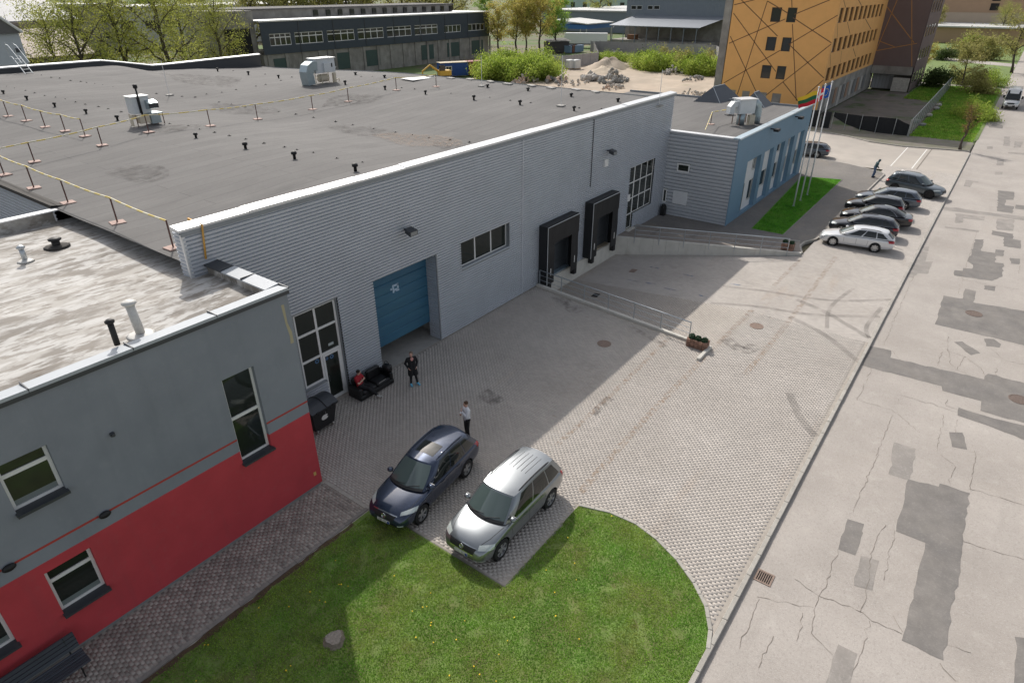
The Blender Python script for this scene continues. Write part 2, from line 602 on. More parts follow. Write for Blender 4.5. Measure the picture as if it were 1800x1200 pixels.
PATCH = [
 (zA, 0, [(1375, 358), (1475, 375), (1490, 322), (1547, 335), (1532, 395), (1900, 455), (1890, 640), (1330, 510)]),
 (zA, 0, [(990, 625), (1100, 648), (1095, 685), (1590, 800), (1610, 770), (1900, 845), (1900, 1060), (1570, 965), (1575, 915), (1370, 860), (1365, 835), (945, 725)]),
 (zA, 0, [(1455, 948), (1640, 1005), (1900, 1070), (1900, 1150), (1640, 1055), (1450, 990)]),
 (zA, 0, [(1405, 1078), (1475, 1080), (1500, 1170), (1420, 1155)]),
 (zB, 1, [(1115, -70), (1230, -35), (1200, 135), (1085, 98)]),
 (zB, 0, [(1190, 125), (1350, 165), (1355, 148), (1515, 200), (1480, 450), (1375, 1080), (1155, 975), (1280, 460), (1125, 400)]),
 (zB, 0, [(870, 335), (957, 362), (945, 400), (952, 408), (910, 527), (820, 495)]), (zB, 1, [(940, 528), (1035, 555), (1000, 712), (903, 685)]),
 (zB, 1, [(820, 995), (920, 1045), (870, 1290), (735, 1260)]), (zB, 0, [(1750, 955), (1900, 990), (1900, 1300), (1745, 1260)]),
 (zA, 0, [(1430, 603), (1475, 600), (1570, 662), (1520, 672)]), (zA, 0, [(1590, 585), (1640, 587), (1680, 615), (1670, 632), (1600, 625)]),
 (zA, 0, [(1590, 305), (1650, 310), (1645, 335), (1588, 325)]),
 (zA, 1, [(1240, 105), (1300, 100), (1280, 180), (1320, 180), (1290, 245), (1240, 240), (1215, 265), (1178, 258)]),
 (zC, 0, [(456, 882), (518, 884), (500, 965), (605, 980), (597, 1045), (655, 1052), (648, 1145), (575, 1175), (310, 1138), (312, 1100), (368, 1105), (372, 1085), (435, 1090), (440, 1062), (400, 1035), (432, 985)]),
 (zA, 0, [(1650, 115), (1698, 120), (1690, 152), (1645, 148)]), (zA, 0, [(1725, 160), (1780, 165), (1775, 195), (1730, 190)]),
 (zC, 0, [(575, 820), (725, 845), (722, 880), (780, 892), (775, 950), (655, 930), (660, 868), (572, 850)]),
 (zC, 0, [(620, 540), (732, 550), (728, 605), (672, 605), (668, 645), (730, 652), (720, 700), (610, 685)]),
 (zC, 0, [(742, 640), (830, 647), (830, 677), (740, 668)]),
 (zC, 1, [(230, 655), (330, 660), (470, 685), (860, 730), (860, 760), (560, 715), (330, 690), (235, 680)]),
 (zC, 1, [(612, 738), (730, 745), (725, 825), (605, 815)]),
 (zC, 1, [(320, 700), (525, 725), (520, 752), (375, 735), (370, 765), (315, 768)]), (zC, 1, [(240, 790), (485, 820), (480, 832), (250, 802)]),
 (zC, 1, [(390, 465), (480, 475), (480, 485), (440, 483), (425, 518), (375, 510)]), (zC, 1, [(610, 320), (660, 320), (658, 365), (608, 365)]),
 (zC, 1, [(660, 160), (702, 162), (700, 228), (655, 225)]), (zC, 1, [(595, 410), (650, 410), (645, 430), (597, 430)]),
 (zC, 1, [(540, 230), (580, 230), (580, 250), (540, 248)]), (zC, 0, [(590, 65), (655, 85), (650, 105), (550, 95)]),
 (zC, 1, [(735, 195), (795, 197), (775, 240), (728, 240)]), (zC, 1, [(690, 270), (840, 280), (840, 292), (690, 280)]),
]
def rough_poly(P, amp):
    out = []
    n = len(P)
    for i in range(n):
        a, c = P[i], P[(i + 1) % n]
        L = (c - a).length
        k = max(1, int(L / 0.3))
        for j in range(k):
            q = a + (c - a) * (j / k)
            e = 0 if j == 0 else amp
            out.append((q.x + RND.gauss(0, e), q.y + RND.gauss(0, e)))
    return out
for i, (zf, kind, pl) in enumerate(PATCH):
    P = [G(*zf(p), RZ) for p in pl]
    P.reverse()
    MB().sheet(rough_poly(P, 0.03), RZ + 0.004 + 0.0012 * (i % 3)).build('asphalt_patch', m_patch2 if kind else m_patch, road)
CRACK = [(zB, [(1035, -5), (960, 145), (900, 300)]), (zB, [(820, 500), (740, 720), (700, 790), (680, 940), (790, 1050)]), (zB, [(580, 650), (720, 740), (920, 810), (990, 870), (1155, 940)]),
 (zB, [(985, 870), (930, 1060), (900, 1130)]), (zB, [(1120, 400), (1060, 660)]), (zB, [(1060, 360), (1010, 460), (990, 560), (970, 720), (935, 830)]),
 (zB, [(1480, 455), (1640, 505), (1800, 550)]), (zB, [(1515, 175), (1680, 225), (1850, 280)]), (zB, [(1400, 1000), (1520, 1040)]), (zB, [(1350, 1090), (1440, 1190)]),
 (zB, [(400, 760), (350, 900), (300, 1020)]), (zB, [(480, 950), (400, 1120)]), (zB, [(640, 830), (600, 980)]), (zB, [(1370, 0), (1440, 60), (1410, 150)]), (zB, [(1545, -20), (1520, 180)]),
 (zA, [(1220, 250), (1140, 430), (1060, 620)]), (zA, [(1000, 740), (920, 910)]), (zA, [(1100, 990), (1060, 1100), (1020, 1200)]), (zA, [(1380, 990), (1340, 1180)]),
 (zA, [(1400, 575), (1395, 650), (1490, 680), (1440, 750), (1500, 770)]), (zA, [(1400, 640), (1410, 720), (1440, 735)]), (zA, [(1500, 690), (1570, 740), (1600, 790)]), (zA, [(1660, 740), (1655, 775), (1580, 800)]),
 (zA, [(1150, 885), (1300, 925), (1450, 975)]), (zA, [(1140, 905), (1130, 930)]), (zA, [(1550, 25), (1450, 350)]), (zA, [(1480, 275), (1600, 300), (1800, 330)]), (zA, [(1780, 200), (1770, 240)]),
 (zA, [(1630, 640), (1700, 700), (1800, 720)]), (zA, [(1445, 1010), (1440, 1080)]), (zA, [(1560, 20), (1380, 0)]), (zA, [(1370, 655), (1340, 730)]), (zA, [(1105, 650), (1230, 790)]), (zA, [(930, 910), (1100, 960), (1250, 1080)]),
 (zA, [(1210, 270), (1450, 330)]), (zA, [(1400, 905), (1390, 940), (1500, 970)]), (zB, [(390, 745), (540, 775), (690, 800)]), (zB, [(1110, 855), (1160, 930)])]
Bc = MB()
for zf, pl in CRACK:
    P = [G(*zf(p), RZ) for p in pl]
    Q = []
    for a, c in zip(P[:-1], P[1:]):
        n = max(2, int((c - a).length / 0.18))
        for j in range(n):
            q = a + (c - a) * (j / n)
            Q.append(Vector((q.x + RND.gauss(0, 0.03), q.y + RND.gauss(0, 0.03), 0)))
    Q.append(P[-1])
    for a, c in zip(Q[:-1], Q[1:]):
        d = Vector((c.x - a.x, c.y - a.y, 0))
        if d.length < 1e-5:
            continue
        nrm = Vector((-d.y, d.x, 0)).normalized() * RND.uniform(0.002, 0.010)
        Bc.quad((a.x - nrm.x, a.y - nrm.y, RZ + 0.0085), (c.x - nrm.x, c.y - nrm.y, RZ + 0.0085), (c.x + nrm.x, c.y + nrm.y, RZ + 0.0085), (a.x + nrm.x, a.y + nrm.y, RZ + 0.0085))
stuff(Bc.build('cracks', m_crack, road))
def manhole(c, r, m, z, parent):
    Bm = MB().lathe([(r, -0.05), (r, 0.012), (r - 0.05, 0.016), (r - 0.06, 0.006), (0.0001, 0.006)], 24, (0, 0, 0))
    for k in range(-3, 4):
        hw = math.sqrt(max((r - 0.09) ** 2 - (k * 0.085) ** 2, 0.0001))
        Bm.box(-hw, hw, k * 0.085 - 0.015, k * 0.085 + 0.015, 0.004, 0.013)
    return Bm.build('manhole_cover', m, parent, loc=(c[0], c[1], z))
for p, par, z in [((1712, 551), road, RZ + 0.006), ((1792, 702), road, RZ + 0.006)]:
    manhole(G(*p, z), 0.42, m_iron, z, road)
for p in [(1062, 604), (1330, 573)]:
    manhole(G(*p, 0), 0.36, m_rust, 0.004, yard)
# storm drain by the kerb
dr = G(1346, 1016, RZ)
dg = empty_part('drain_grate', road, (dr.x, dr.y + 0.05, RZ))
Bd = MB().box(-0.26, 0.26, -0.26, -0.2, 0, 0.02).box(-0.26, 0.26, 0.2, 0.26, 0, 0.02).box(-0.26, -0.2, -0.2, 0.2, 0, 0.02).box(0.2, 0.26, -0.2, 0.2, 0, 0.02)
Bd.build('frame', m_rust, dg)
MB().box(-0.2, 0.2, -0.2, 0.2, 0.001, 0.004).build('shaft', flat('black', (0.006, 0.006, 0.006), 0.9), dg)
for k in range(6):
    MB().box(-0.2, 0.2, -0.17 + k * 0.062, -0.145 + k * 0.062, 0.004, 0.018).build('bar', m_rust, dg)
# rusty debris covers in the dock pit
for p, rr in [((1047, 519), 0.28), ((1113, 476), 0.3)]:
    c = PY(*p, 16.6)
    z = gz(c.x, 16.6)
    c = G(*p, z)
    z = gz(c.x, c.y)
    c = G(*p, z)
    o = MB().box(-rr, rr, -0.2, 0.2, 0.0, 0.012).box(-rr + 0.05, rr - 0.05, -0.15, 0.15, 0.012, 0.02).build('drain_cover', m_rust if p[1] < 500 else flat('black_iron', (0.02, 0.02, 0.02), 0.7), yard, loc=(c.x, c.y, z + 0.006))
    o.rotation_euler = (-0.09, 0, 0.1)

# ---- stains on the yard: tyre arcs, rusty wheel lines, blue paint marks
def stain_mat(name, col, amt, scale, lo=0.25):
    m = mat(name, col, 0.9)
    nt = m.node_tree; b = nt.nodes['Principled BSDF']
    g = nt.nodes.new('ShaderNodeNewGeometry'); no = nt.nodes.new('ShaderNodeTexNoise')
    no.inputs['Scale'].default_value = scale; no.inputs['Detail'].default_value = 5
    nt.links.new(g.outputs['Position'], no.inputs['Vector'])
    r = nt.nodes.new('ShaderNodeMapRange')
    r.inputs[1].default_value = lo; r.inputs[2].default_value = 0.75; r.inputs[3].default_value = 0.0; r.inputs[4].default_value = amt
    nt.links.new(no.outputs['Fac'], r.inputs[0]); nt.links.new(r.outputs[0], b.inputs['Alpha'])
    return m
m_tyrem = stain_mat('tyre_mark', (0.15, 0.14, 0.13), 0.36, 0.8)
m_rustm = stain_mat('rust_stain', (0.38, 0.25, 0.15), 0.45, 5.0, 0.42)
m_dirtm = stain_mat('oil_stain', (0.07, 0.06, 0.055), 0.5, 2.2, 0.42)
m_bluem = stain_mat('blue_paint', (0.12, 0.22, 0.36), 0.9, 3.0)
def stain(pts, wd, m, name='stain', k=0):
    P = []
    for i in range(len(pts) - 1):                 # smooth path through the points
        p0, p1, p2, p3 = (Vector(pts[min(max(i + j, 0), len(pts) - 1)]) for j in (-1, 0, 1, 2))
        for q in range(6):
            t = q / 6
            P.append(0.5 * ((2 * p1) + (p2 - p0) * t + (2 * p0 - 5 * p1 + 4 * p2 - p3) * t * t + (3 * p1 - p0 - 3 * p2 + p3) * t ** 3))
    P.append(Vector(pts[-1]))
    vs = []
    for i, p in enumerate(P):
        d = P[min(i + 1, len(P) - 1)] - P[max(i - 1, 0)]
        nn = Vector((-d.y, d.x)).normalized() * wd / 2
        for s_ in (-1, 1):
            a = p + nn * s_
            vs.append((a.x, a.y, gz(a.x, a.y) + 0.0085 + 0.001 * k))
    MB().add(vs, [(2 * i, 2 * i + 1, 2 * i + 3, 2 * i + 2) for i in range(len(P) - 1)]).build(name, m, yard)
def zD(x, y): return (800 + x / 2.571, 440 + y / 2.571)
def gp(zf, L): return [tuple(G(*zf(*p)).xy) for p in L]
zA2 = lambda x, y: (1200 + x / 3, 400 + y / 3)
for k, (L, w_) in enumerate([([(215, 290), (500, 345), (800, 385), (1120, 378)], 0.3), ([(150, 380), (420, 420), (700, 460), (1040, 470)], 0.3), ([(600, 380), (760, 450), (980, 580)], 0.34), ([(560, 470), (740, 560), (940, 715)], 0.34),
        ([(900, 320), (780, 420), (760, 530)], 0.22), ([(1050, 420), (970, 520), (985, 585)], 0.22), ([(560, 870), (620, 1000), (700, 1100)], 0.35)]):
    stain(gp(zA2, L), w_, m_tyrem, 'tyre_mark', k % 4)
for k, (L, w_) in enumerate([([(560, 1100), (860, 760), (1130, 480)], 0.28), ([(1310, 560), (1500, 330), (1720, 30)], 0.28), ([(460, 880), (760, 600), (960, 400)], 0.22), ([(1190, 420), (1340, 270)], 0.3), ([(1440, 160), (1560, 40)], 0.25)]):
    stain(gp(zD, L), w_, m_rustm, 'rust_stain', k % 3)
for k, (L, w_) in enumerate([([(440, 180), (500, 240), (560, 280)], 0.9), ([(780, 345), (860, 380), (950, 435)], 0.35), ([(1220, 400), (1300, 450), (1360, 430)], 0.7), ([(620, 740), (700, 665)], 0.4), ([(120, 640), (200, 690)], 0.8)]):
    stain(gp(zD, L), w_, m_dirtm, 'oil_stain', k % 3)
for a, b in [((880, 75), (920, 82)), ((1030, 108), (1075, 118)), ((778, 132), (825, 142)), ((862, 146), (905, 154)), ((945, 170), (1000, 182)), ((1100, 202), (1140, 212)), ((1240, 150), (1290, 158))]:
    L = []
    for q in (a, b):
        p = G(*zD(*q)); 
        for _ in range(5):
            p = G(*zD(*q), gz(p.x, p.y))
        L.append((p.x, p.y))
    stain(L, 0.11, m_bluem, 'paint_mark')

# ---- lawns
m_soil = mat('soil', (0.085, 0.055, 0.033), 0.95, var=0.3, vscale=3, bump=0.5, bscale=15)
m_turf = mat('turf', (0.15, 0.23, 0.055), 0.95, col2=(0.13, 0.14, 0.045), vscale=0.9, var=0.25, layers=[((0.10, 0.065, 0.035), 1.4, (1, 1, 1), (0.62, 0.72), 0.8)])
def blade_mat(name, c1, c2, dry):
    m = mat(name, c1, 0.75, col2=c2, vscale=0.55, fac=(0.38, 0.62), island=0.4, var=0.15, spec=0.25,
            layers=[(dry, 0.75, (1, 1, 1), (0.56, 0.72), 0.6), ((0.06, 0.16, 0.03), 1.7, (1, 1, 1), (0.56, 0.7), 0.6)])
    nt = m.node_tree
    b = nt.nodes['Principled BSDF']
    tl = nt.nodes.new('ShaderNodeBsdfTranslucent'); mxs = nt.nodes.new('ShaderNodeMixShader'); mxs.inputs[0].default_value = 0.45
    nt.links.new(b.inputs['Base Color'].links[0].from_socket, tl.inputs['Color'])
    nt.links.new(b.outputs[0], mxs.inputs[1]); nt.links.new(tl.outputs[0], mxs.inputs[2])
    nt.links.new(mxs.outputs[0], nt.nodes['Material Output'].inputs['Surface'])
    return m
m_blade = blade_mat('grass_blade', (0.19, 0.40, 0.045), (0.33, 0.47, 0.08), (0.44, 0.40, 0.13))
m_blade2 = blade_mat('fresh_grass_blade', (0.13, 0.38, 0.035), (0.20, 0.44, 0.06), (0.3, 0.42, 0.08))
def grass(name, poly_test, x0, x1, y0, y1, dens, h, z, m, parent, wdt=0.012, margin=40):
    n = int((x1 - x0) * (y1 - y0) * dens)
    P = np.stack([NPR.uniform(x0, x1, n), NPR.uniform(y0, y1, n), np.full(n, z)], 1)
    vis, _, _, _ = frustum(P, margin)
    P = P[vis]
    P = P[np.array([poly_test(a, b) for a, b in P[:, :2]], bool)]
    n = len(P)
    a = NPR.uniform(0, 2 * PI, n)
    hh = h * NPR.uniform(0.5, 1.3, n)
    lean = NPR.uniform(0.2, 1.1, n) * hh
    b = NPR.uniform(0, 2 * PI, n)
    w_ = wdt * NPR.uniform(0.6, 1.4, n)
    dx, dy = np.cos(a) * w_, np.sin(a) * w_
    V = np.empty((n, 3, 3))
    V[:, 0] = P + np.stack([-dx, -dy, np.zeros(n)], 1)
    V[:, 1] = P + np.stack([dx, dy, np.zeros(n)], 1)
    V[:, 2] = P + np.stack([np.cos(b) * lean, np.sin(b) * lean, hh], 1)
    F = np.arange(n * 3).reshape(n, 3)
    o = link(name, np_mesh(name, V.reshape(-1, 3), F, m), parent)
    return stuff(o)
lawn = sgroup('lawn')
Bl = MB()
arc = [(p[0] - 0.05, p[1]) for p in LAWN_ARC]
Bl.sheet([(-3, 2.5), (12.3, 2.5)] + [(x, y) for x, y in reversed(arc)][1:] + [(10.6, 8.2), (10.6, 14.02), (-3, 14.02)], 0.012)
Bl.build('turf', m_turf, lawn)
MB().sheet(rough_poly([Vector(p) for p in [(-3, 13.86, 0), (9.6, 13.9, 0), (9.6, 14.06, 0), (-3, 14.06, 0)]], 0.03), 0.016).build('soil_strip', m_soil, lawn)
def lawn_keep(x, y):
    if not in_lawn(x + 0.07, y):
        return False
    if y > 14.0 or y < 2.5:
        return False
    if y > 13.86 and RND.random() < 0.85:
        return False
    s = math.sin(x * 3.1 + 1.3 * math.sin(y * 2.3)) * math.sin(y * 2.7 + 1.1 * math.sin(x * 1.9))
    return not (s > 0.82 and RND.random() < 0.6)
grass('grass', lawn_keep, 4.0, 15.5, 2.4, 14.1, 2300, 0.034, 0.012, m_blade, lawn)
grass('grass', lawn_keep, -1.0, 4.0, 10.0, 14.1, 1500, 0.034, 0.012, m_blade, lawn)
# ================================================================== BUILDINGS
def smooth(t):
    t = min(max(t, 0.0), 1.0)
    return t * t * (3 - 2 * t)
def interp(pts, x):
    if x <= pts[0][0]:
        return pts[0][1]
    for (a, va), (b, vb) in zip(pts[:-1], pts[1:]):
        if x <= b:
            return va + (vb - va) * smooth((x - a) / (b - a))
    return pts[-1][1]
def lerp_pts(pts, x):
    if x <= pts[0][0]:
        return pts[0][1]
    for (a, va), (b, vb) in zip(pts[:-1], pts[1:]):
        if x <= b:
            return va + (vb - va) * (x - a) / (b - a)
    return pts[-1][1]
def cells(a0, a1, z0, z1, ops):
    xs = sorted({a0, a1} | {min(max(v, a0), a1) for o in ops for v in o[:2]})
    zs = sorted({z0, z1} | {min(max(v, z0), z1) for o in ops for v in o[2:4]})
    out = []
    for xa, xb in zip(xs[:-1], xs[1:]):
        run = None
        for za, zb in zip(zs[:-1], zs[1:]):
            cx, cz = (xa + xb) / 2, (za + zb) / 2
            hit = any(o[0] < cx < o[1] and o[2] < cz < o[3] for o in ops)
            if hit:
                if run:
                    out.append((xa, xb, run[0], run[1]))
                run = None
            else:
                run = (run[0], zb) if run else (za, zb)
        if run:
            out.append((xa, xb, run[0], run[1]))
    return out
class Plane:
    """wall plane: 'Y' faces -Y (local a = X), 'X' faces -X (local a = Y)"""
    def __init__(s, kind, pos):
        s.k, s.p = kind, pos
    def pt(s, a, z, out=0.0):                    # out > 0: in front of the wall
        return (a, s.p - out, z) if s.k == 'Y' else (s.p - out, a, z)
    def box(s, B, a0, a1, z0, z1, o0, o1):
        if s.k == 'Y':
            return B.box(a0, a1, s.p - o1, s.p - o0, z0, z1)
        return B.box(s.p - o1, s.p - o0, a0, a1, z0, z1)
def corrugated(B, pl, a0, a1, z0, z1, pitch, depth, vertical=False, prof=((0, 0), (0.24, 0), (0.36, 1), (0.90, 1))):
    lo, hi = (a0, a1) if vertical else (z0, z1)
    def off(u):
        f = (u / pitch) % 1.0
        pr = list(prof) + [(1.0, prof[0][1])]
        for (fa, va), (fb, vb) in zip(pr[:-1], pr[1:]):
            if f <= fb:
                return depth * (va + (vb - va) * (f - fa) / (fb - fa))
        return 0.0
    us = [lo]
    k = math.floor(lo / pitch)
    while k * pitch < hi:
        for f, _ in prof:
            u = (k + f) * pitch
            if lo + 1e-4 < u < hi - 1e-4:
                us.append(u)
        k += 1
    us.append(hi)
    vs = []
    fs = []
    for u in us:
        o = off(u)
        if vertical:
            vs += [pl.pt(u, z0, o), pl.pt(u, z1, o)]
        else:
            vs += [pl.pt(a0, u, o), pl.pt(a1, u, o)]
    for i in range(len(us) - 1):
        fs.append((2 * i, 2 * i + 1, 2 * i + 3, 2 * i + 2))
    B.add(vs, fs)
def window(parent, pl, a0, a1, z0, z1, cols, rows, m_fr, m_gl, depth, fw=0.06, mull=0.045, name='window', sill=None, sill_m=None):
    """frame with mullions set `depth` behind the wall face, one pane per light. cols / rows: fractions of the splits"""
    w_ = empty_part(name, parent)
    Bf = MB()
    o0, o1 = -depth - 0.06, -depth
    pl.box(Bf, a0, a1, z0, z0 + fw, o0, o1)
    pl.box(Bf, a0, a1, z1 - fw, z1, o0, o1)
    pl.box(Bf, a0, a0 + fw, z0 + fw, z1 - fw, o0, o1)
    pl.box(Bf, a1 - fw, a1, z0 + fw, z1 - fw, o0, o1)
    cx = [a0 + (a1 - a0) * c for c in cols]
    rz = [z0 + (z1 - z0) * r for r in rows]
    for c in cx:
        pl.box(Bf, c - mull, c + mull, z0 + fw, z1 - fw, o0, o1 - 0.003)
    ce = [a0 + fw] + cx + [a1 - fw]
    for r in rz:
        for i in range(len(ce) - 1):
            pl.box(Bf, ce[i] + (mull if i else 0), ce[i + 1] - (mull if i < len(ce) - 2 else 0), r - mull, r + mull, o0, o1 - 0.003)
    Bf.build('frame', m_fr, w_)
    re = [z0 + fw] + rz + [z1 - fw]
    for i in range(len(ce) - 1):
        for j in range(len(re) - 1):
            Bp = MB()
            t = RND.gauss(0, 0.004)
            pl.box(Bp, ce[i], ce[i + 1], re[j], re[j + 1], -depth - 0.04, -depth - 0.034 + t * 0.2)
            Bp.build('pane', m_gl, w_)
    if sill:
        Bs = MB()
        pl.box(Bs, a0 - 0.03, a1 + 0.03, z0 - 0.07, z0 + 0.006, -depth, sill)
        Bs.build('sill', sill_m, w_)
    return w_
def plain_wall(B, pl, a0, a1, z0, z1, ops, depth):
    for (xa, xb, za, zb) in cells(a0, a1, z0, z1, ops):
        q = [pl.pt(xa, za), pl.pt(xb, za), pl.pt(xb, zb), pl.pt(xa, zb)]
        B.add(q, [(0, 1, 2, 3)] if pl.k == 'Y' else [(3, 2, 1, 0)])
    for (xa, xb, za, zb) in ops:
        za2, zb2 = max(za, z0), min(zb, z1)
        if zb2 <= za2:
            continue
        B.quad(pl.pt(xa, za2), pl.pt(xa, zb2), pl.pt(xa, zb2, -depth), pl.pt(xa, za2, -depth))
        B.quad(pl.pt(xb, za2), pl.pt(xb, za2, -depth), pl.pt(xb, zb2, -depth), pl.pt(xb, zb2))
        if za >= z0:
            B.quad(pl.pt(xa, za), pl.pt(xa, za, -depth), pl.pt(xb, za, -depth), pl.pt(xb, za))
        if zb <= z1:
            B.quad(pl.pt(xa, zb), pl.pt(xb, zb), pl.pt(xb, zb, -depth), pl.pt(xa, zb, -depth))

m_glass = mat('window_glass', (0.020, 0.025, 0.021), 0.04, spec=0.6)
m_pvc = mat('white_pvc', (0.74, 0.74, 0.73), 0.4)
m_anth = mat('anthracite_metal', (0.055, 0.06, 0.068), 0.45, 0.2)
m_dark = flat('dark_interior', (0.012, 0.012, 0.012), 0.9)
m_black = flat('black_rubber', (0.011, 0.011, 0.012), 0.6)
m_galv = mat('galvanised_steel', (0.46, 0.49, 0.51), 0.38, 0.75, var=0.12, vscale=3)
m_capw = mat('white_flashing', (0.70, 0.71, 0.72), 0.35, 0.35, var=0.05, vscale=1)

# ------------------------------------------------------------------ red and grey office
m_red = mat('red_render', (0.52, 0.055, 0.068), 0.85, var=0.07, vscale=0.6, bump=0.2, bscale=40, col2=(0.48, 0.05, 0.062), layers=[((0.36, 0.06, 0.07), 0.9, (1.6, 1, 0.14), (0.56, 0.78), 0.45), ((0.42, 0.10, 0.10), 5, (1, 1, 1), (0.55, 0.8), 0.35)])
m_grey = mat('grey_render', (0.25, 0.27, 0.30), 0.85, var=0.06, vscale=0.4, bump=0.2, bscale=40, col2=(0.225, 0.245, 0.275), layers=[((0.17, 0.185, 0.205), 0.8, (1.5, 1, 0.12), (0.56, 0.78), 0.4), ((0.30, 0.32, 0.345), 4, (1, 1, 1), (0.55, 0.8), 0.3)])
m_plinth = mat('plinth_grey', (0.22, 0.235, 0.24), 0.85, var=0.1, vscale=1.5)
m_stripe = flat('red_stripe', (0.42, 0.05, 0.04), 0.7)
m_capg = mat('grey_flashing', (0.40, 0.43, 0.46), 0.6, 0.0, var=0.05, vscale=0.8)
m_oroof = mat('patchy_roof_felt', (0.27, 0.25, 0.225), 0.9, col2=(0.20, 0.182, 0.16), vscale=0.5, vstretch=(0.5, 1, 1), var=0.12, bump=0.3, bscale=18,
              layers=[((0.46, 0.44, 0.41), 0.5, (0.7, 1.4, 1), (0.46, 0.53), 0.75), ((0.54, 0.53, 0.51), 1.5, (0.62, 1.8, 1), (0.48, 0.56), 0.8), ((0.24, 0.215, 0.185), 2.6, (0.6, 1.7, 1), (0.53, 0.60), 0.7),
                      ((0.13, 0.105, 0.08), 3.2, (0.45, 1.5, 1), (0.60, 0.68), 0.75)])
OX0, OX1, OY0, OY1 = -9.0, 10.3, 16.45, 30.9
office = thing('office_building', 'grey and red rendered office block with pale patchy flat roof', 'building', (OX0, OY0, 0))
off_ = world_parts(office)
PLO = Plane('Y', OY0)
TALL = (7.63, 8.70, 2.75, 5.85)
W2 = (2.02, 3.12, 4.93, 6.33)
W3 = (1.96, 3.08, 1.40, 2.90)
W4 = (-0.22, 0.88, 1.42, 2.90)
W5 = (-0.2, 0.9, 4.93, 6.33)
B1 = MB(); plain_wall(B1, PLO, OX0, OX1, 3.22, 7.75, [TALL, W2, W5], 0.2)
B1.quad((OX1, OY0, 3.22), (OX1, OY1, 3.22), (OX1, OY1, 7.75), (OX1, OY0, 7.75))
B1.build('upper_wall', m_grey, off_)
B1 = MB(); plain_wall(B1, PLO, OX0, OX1, 0.12, 3.22, [TALL, W3, W4], 0.2)
B1.quad((OX1, OY0, 0.12), (OX1, OY1, 0.12), (OX1, OY1, 3.22), (OX1, OY0, 3.22))
B1.build('lower_wall', m_red, off_)
MB().box(OX0, OX1 - 0.06, OY0 + 0.05, OY1, -0.15, 0.12).build('plinth', m_plinth, off_)
Bs = MB()
for a, b in ((OX0, W4[0]), (-0.1, 1.28), (1.56, 3.52), (3.80, TALL[0]), (TALL[1], OX1)):
    Bs.box(a, b, OY0 - 0.004, OY0 + 0.01, 3.635, 3.70)
Bs.build('stripe', m_stripe, off_)
def office_window(w4, tall=False):
    a0, a1, z0, z1 = w4
    e = window(off_, PLO, a0, a1, z0, z1, [], [0.51] if tall else [0.70], m_pvc, m_glass, 0.15, fw=0.08, mull=0.055, sill=0.17, sill_m=m_anth)
    if not tall:                                  # grey strip laid across the foot of the lower pane
        Bq = MB()
        PLO.box(Bq, a0 + 0.06, a1 - 0.06, z0 + 0.06, z0 + 0.24, -0.186, -0.182)
        Bq.build('pane_strip', flat('strip_grey', (0.17, 0.20, 0.20), 0.5), e)
for q in (W2, W3, W4, W5):
    office_window(q)
office_window(TALL, True)
for (x, z) in ((3.66, 3.66), (1.42, 3.66)):      # oval bulkhead lamps on the stripe
    o = MB().lathe([(0.0001, 0.0), (0.05, 0.0), (0.125, 0.03), (0.135, 0.07), (0.10, 0.11), (0.0001, 0.12)], 14, (0, 0, 0), 'Y').build('wall_lamp', m_black, off_, True)
    o.rotation_euler = (0, 0, PI)
    o.location = (x, OY0, z)
    o.scale = (1.15, 1, 0.75)
MB().box(-0.05, 0.05, -0.09, 0.0, -0.05, 0.05).lathe([(0.045, -0.1), (0.045, -0.12), (0.0001, -0.13)], 10, (0, 0, 0), 'Y').build('sensor', m_anth, off_, loc=(4.49, OY0, 5.82))
MB().box(-0.05, 0.05, -0.006, 0, -0.075, 0.075).build('sticker', flat('yellow_sticker', (0.62, 0.42, 0.13), 0.6), off_, loc=(10.06, OY0, 0.64))
m_stain = flat('paint_spill', (0.42, 0.37, 0.24), 0.8)
MB().sheet([(10.02, OY0 - 0.003, 7.4), (10.06, OY0 - 0.003, 6.7), (10.12, OY0 - 0.003, 6.3), (10.10, OY0 - 0.003, 6.0), (10.22, OY0 - 0.003, 6.0), (10.22, OY0 - 0.003, 6.4), (10.13, OY0 - 0.003, 6.75), (10.12, OY0 - 0.003, 7.4)][::-1]).build('paint_spill', m_stain, off_)
# roof, parapet and capping
ORZ = 7.56
def oroof(x, y):
    return ORZ + 0.05 * math.sin(x * 0.5) + 0.03 * math.sin(y * 0.9 + x * 0.3)
Bo = MB()
nx, ny = 40, 30
vs = [(OX0 + 0.3 + (OX1 - 0.6 - OX0) * i / nx, OY0 + 0.3 + (OY1 - 0.4 - OY0) * j / ny, 0) for j in range(ny + 1) for i in range(nx + 1)]
vs = [(x, y, oroof(x, y) if True else 0) for x, y, _ in vs]
Bo.add(vs, [(j * (nx + 1) + i, j * (nx + 1) + i + 1, (j + 1) * (nx + 1) + i + 1, (j + 1) * (nx + 1) + i) for j in range(ny) for i in range(nx)])
Bo.build('roof', m_oroof, off_, True)
for q in ((OX0, OX1, OY0 + 0.012, OY0 + 0.36, 7.35, 7.80), (OX1 - 0.36, OX1 - 0.012, OY0 + 0.36, 20.36, 7.35, 7.80), (OX0, 9.2, OY1 - 0.3, OY1, 7.0, 7.95)):
    MB().box(*q).build('parapet', m_oroof, off_)
seams = [OX0, -6.6, -4.2, -1.9, 0.3] + [PY(x, y, OY0 + 0.1).x for x, y in ((43, 677), (227, 604), (374, 546))] + [OX1 + 0.05]
seams = [s if k else OX0 for k, s in enumerate(seams)]
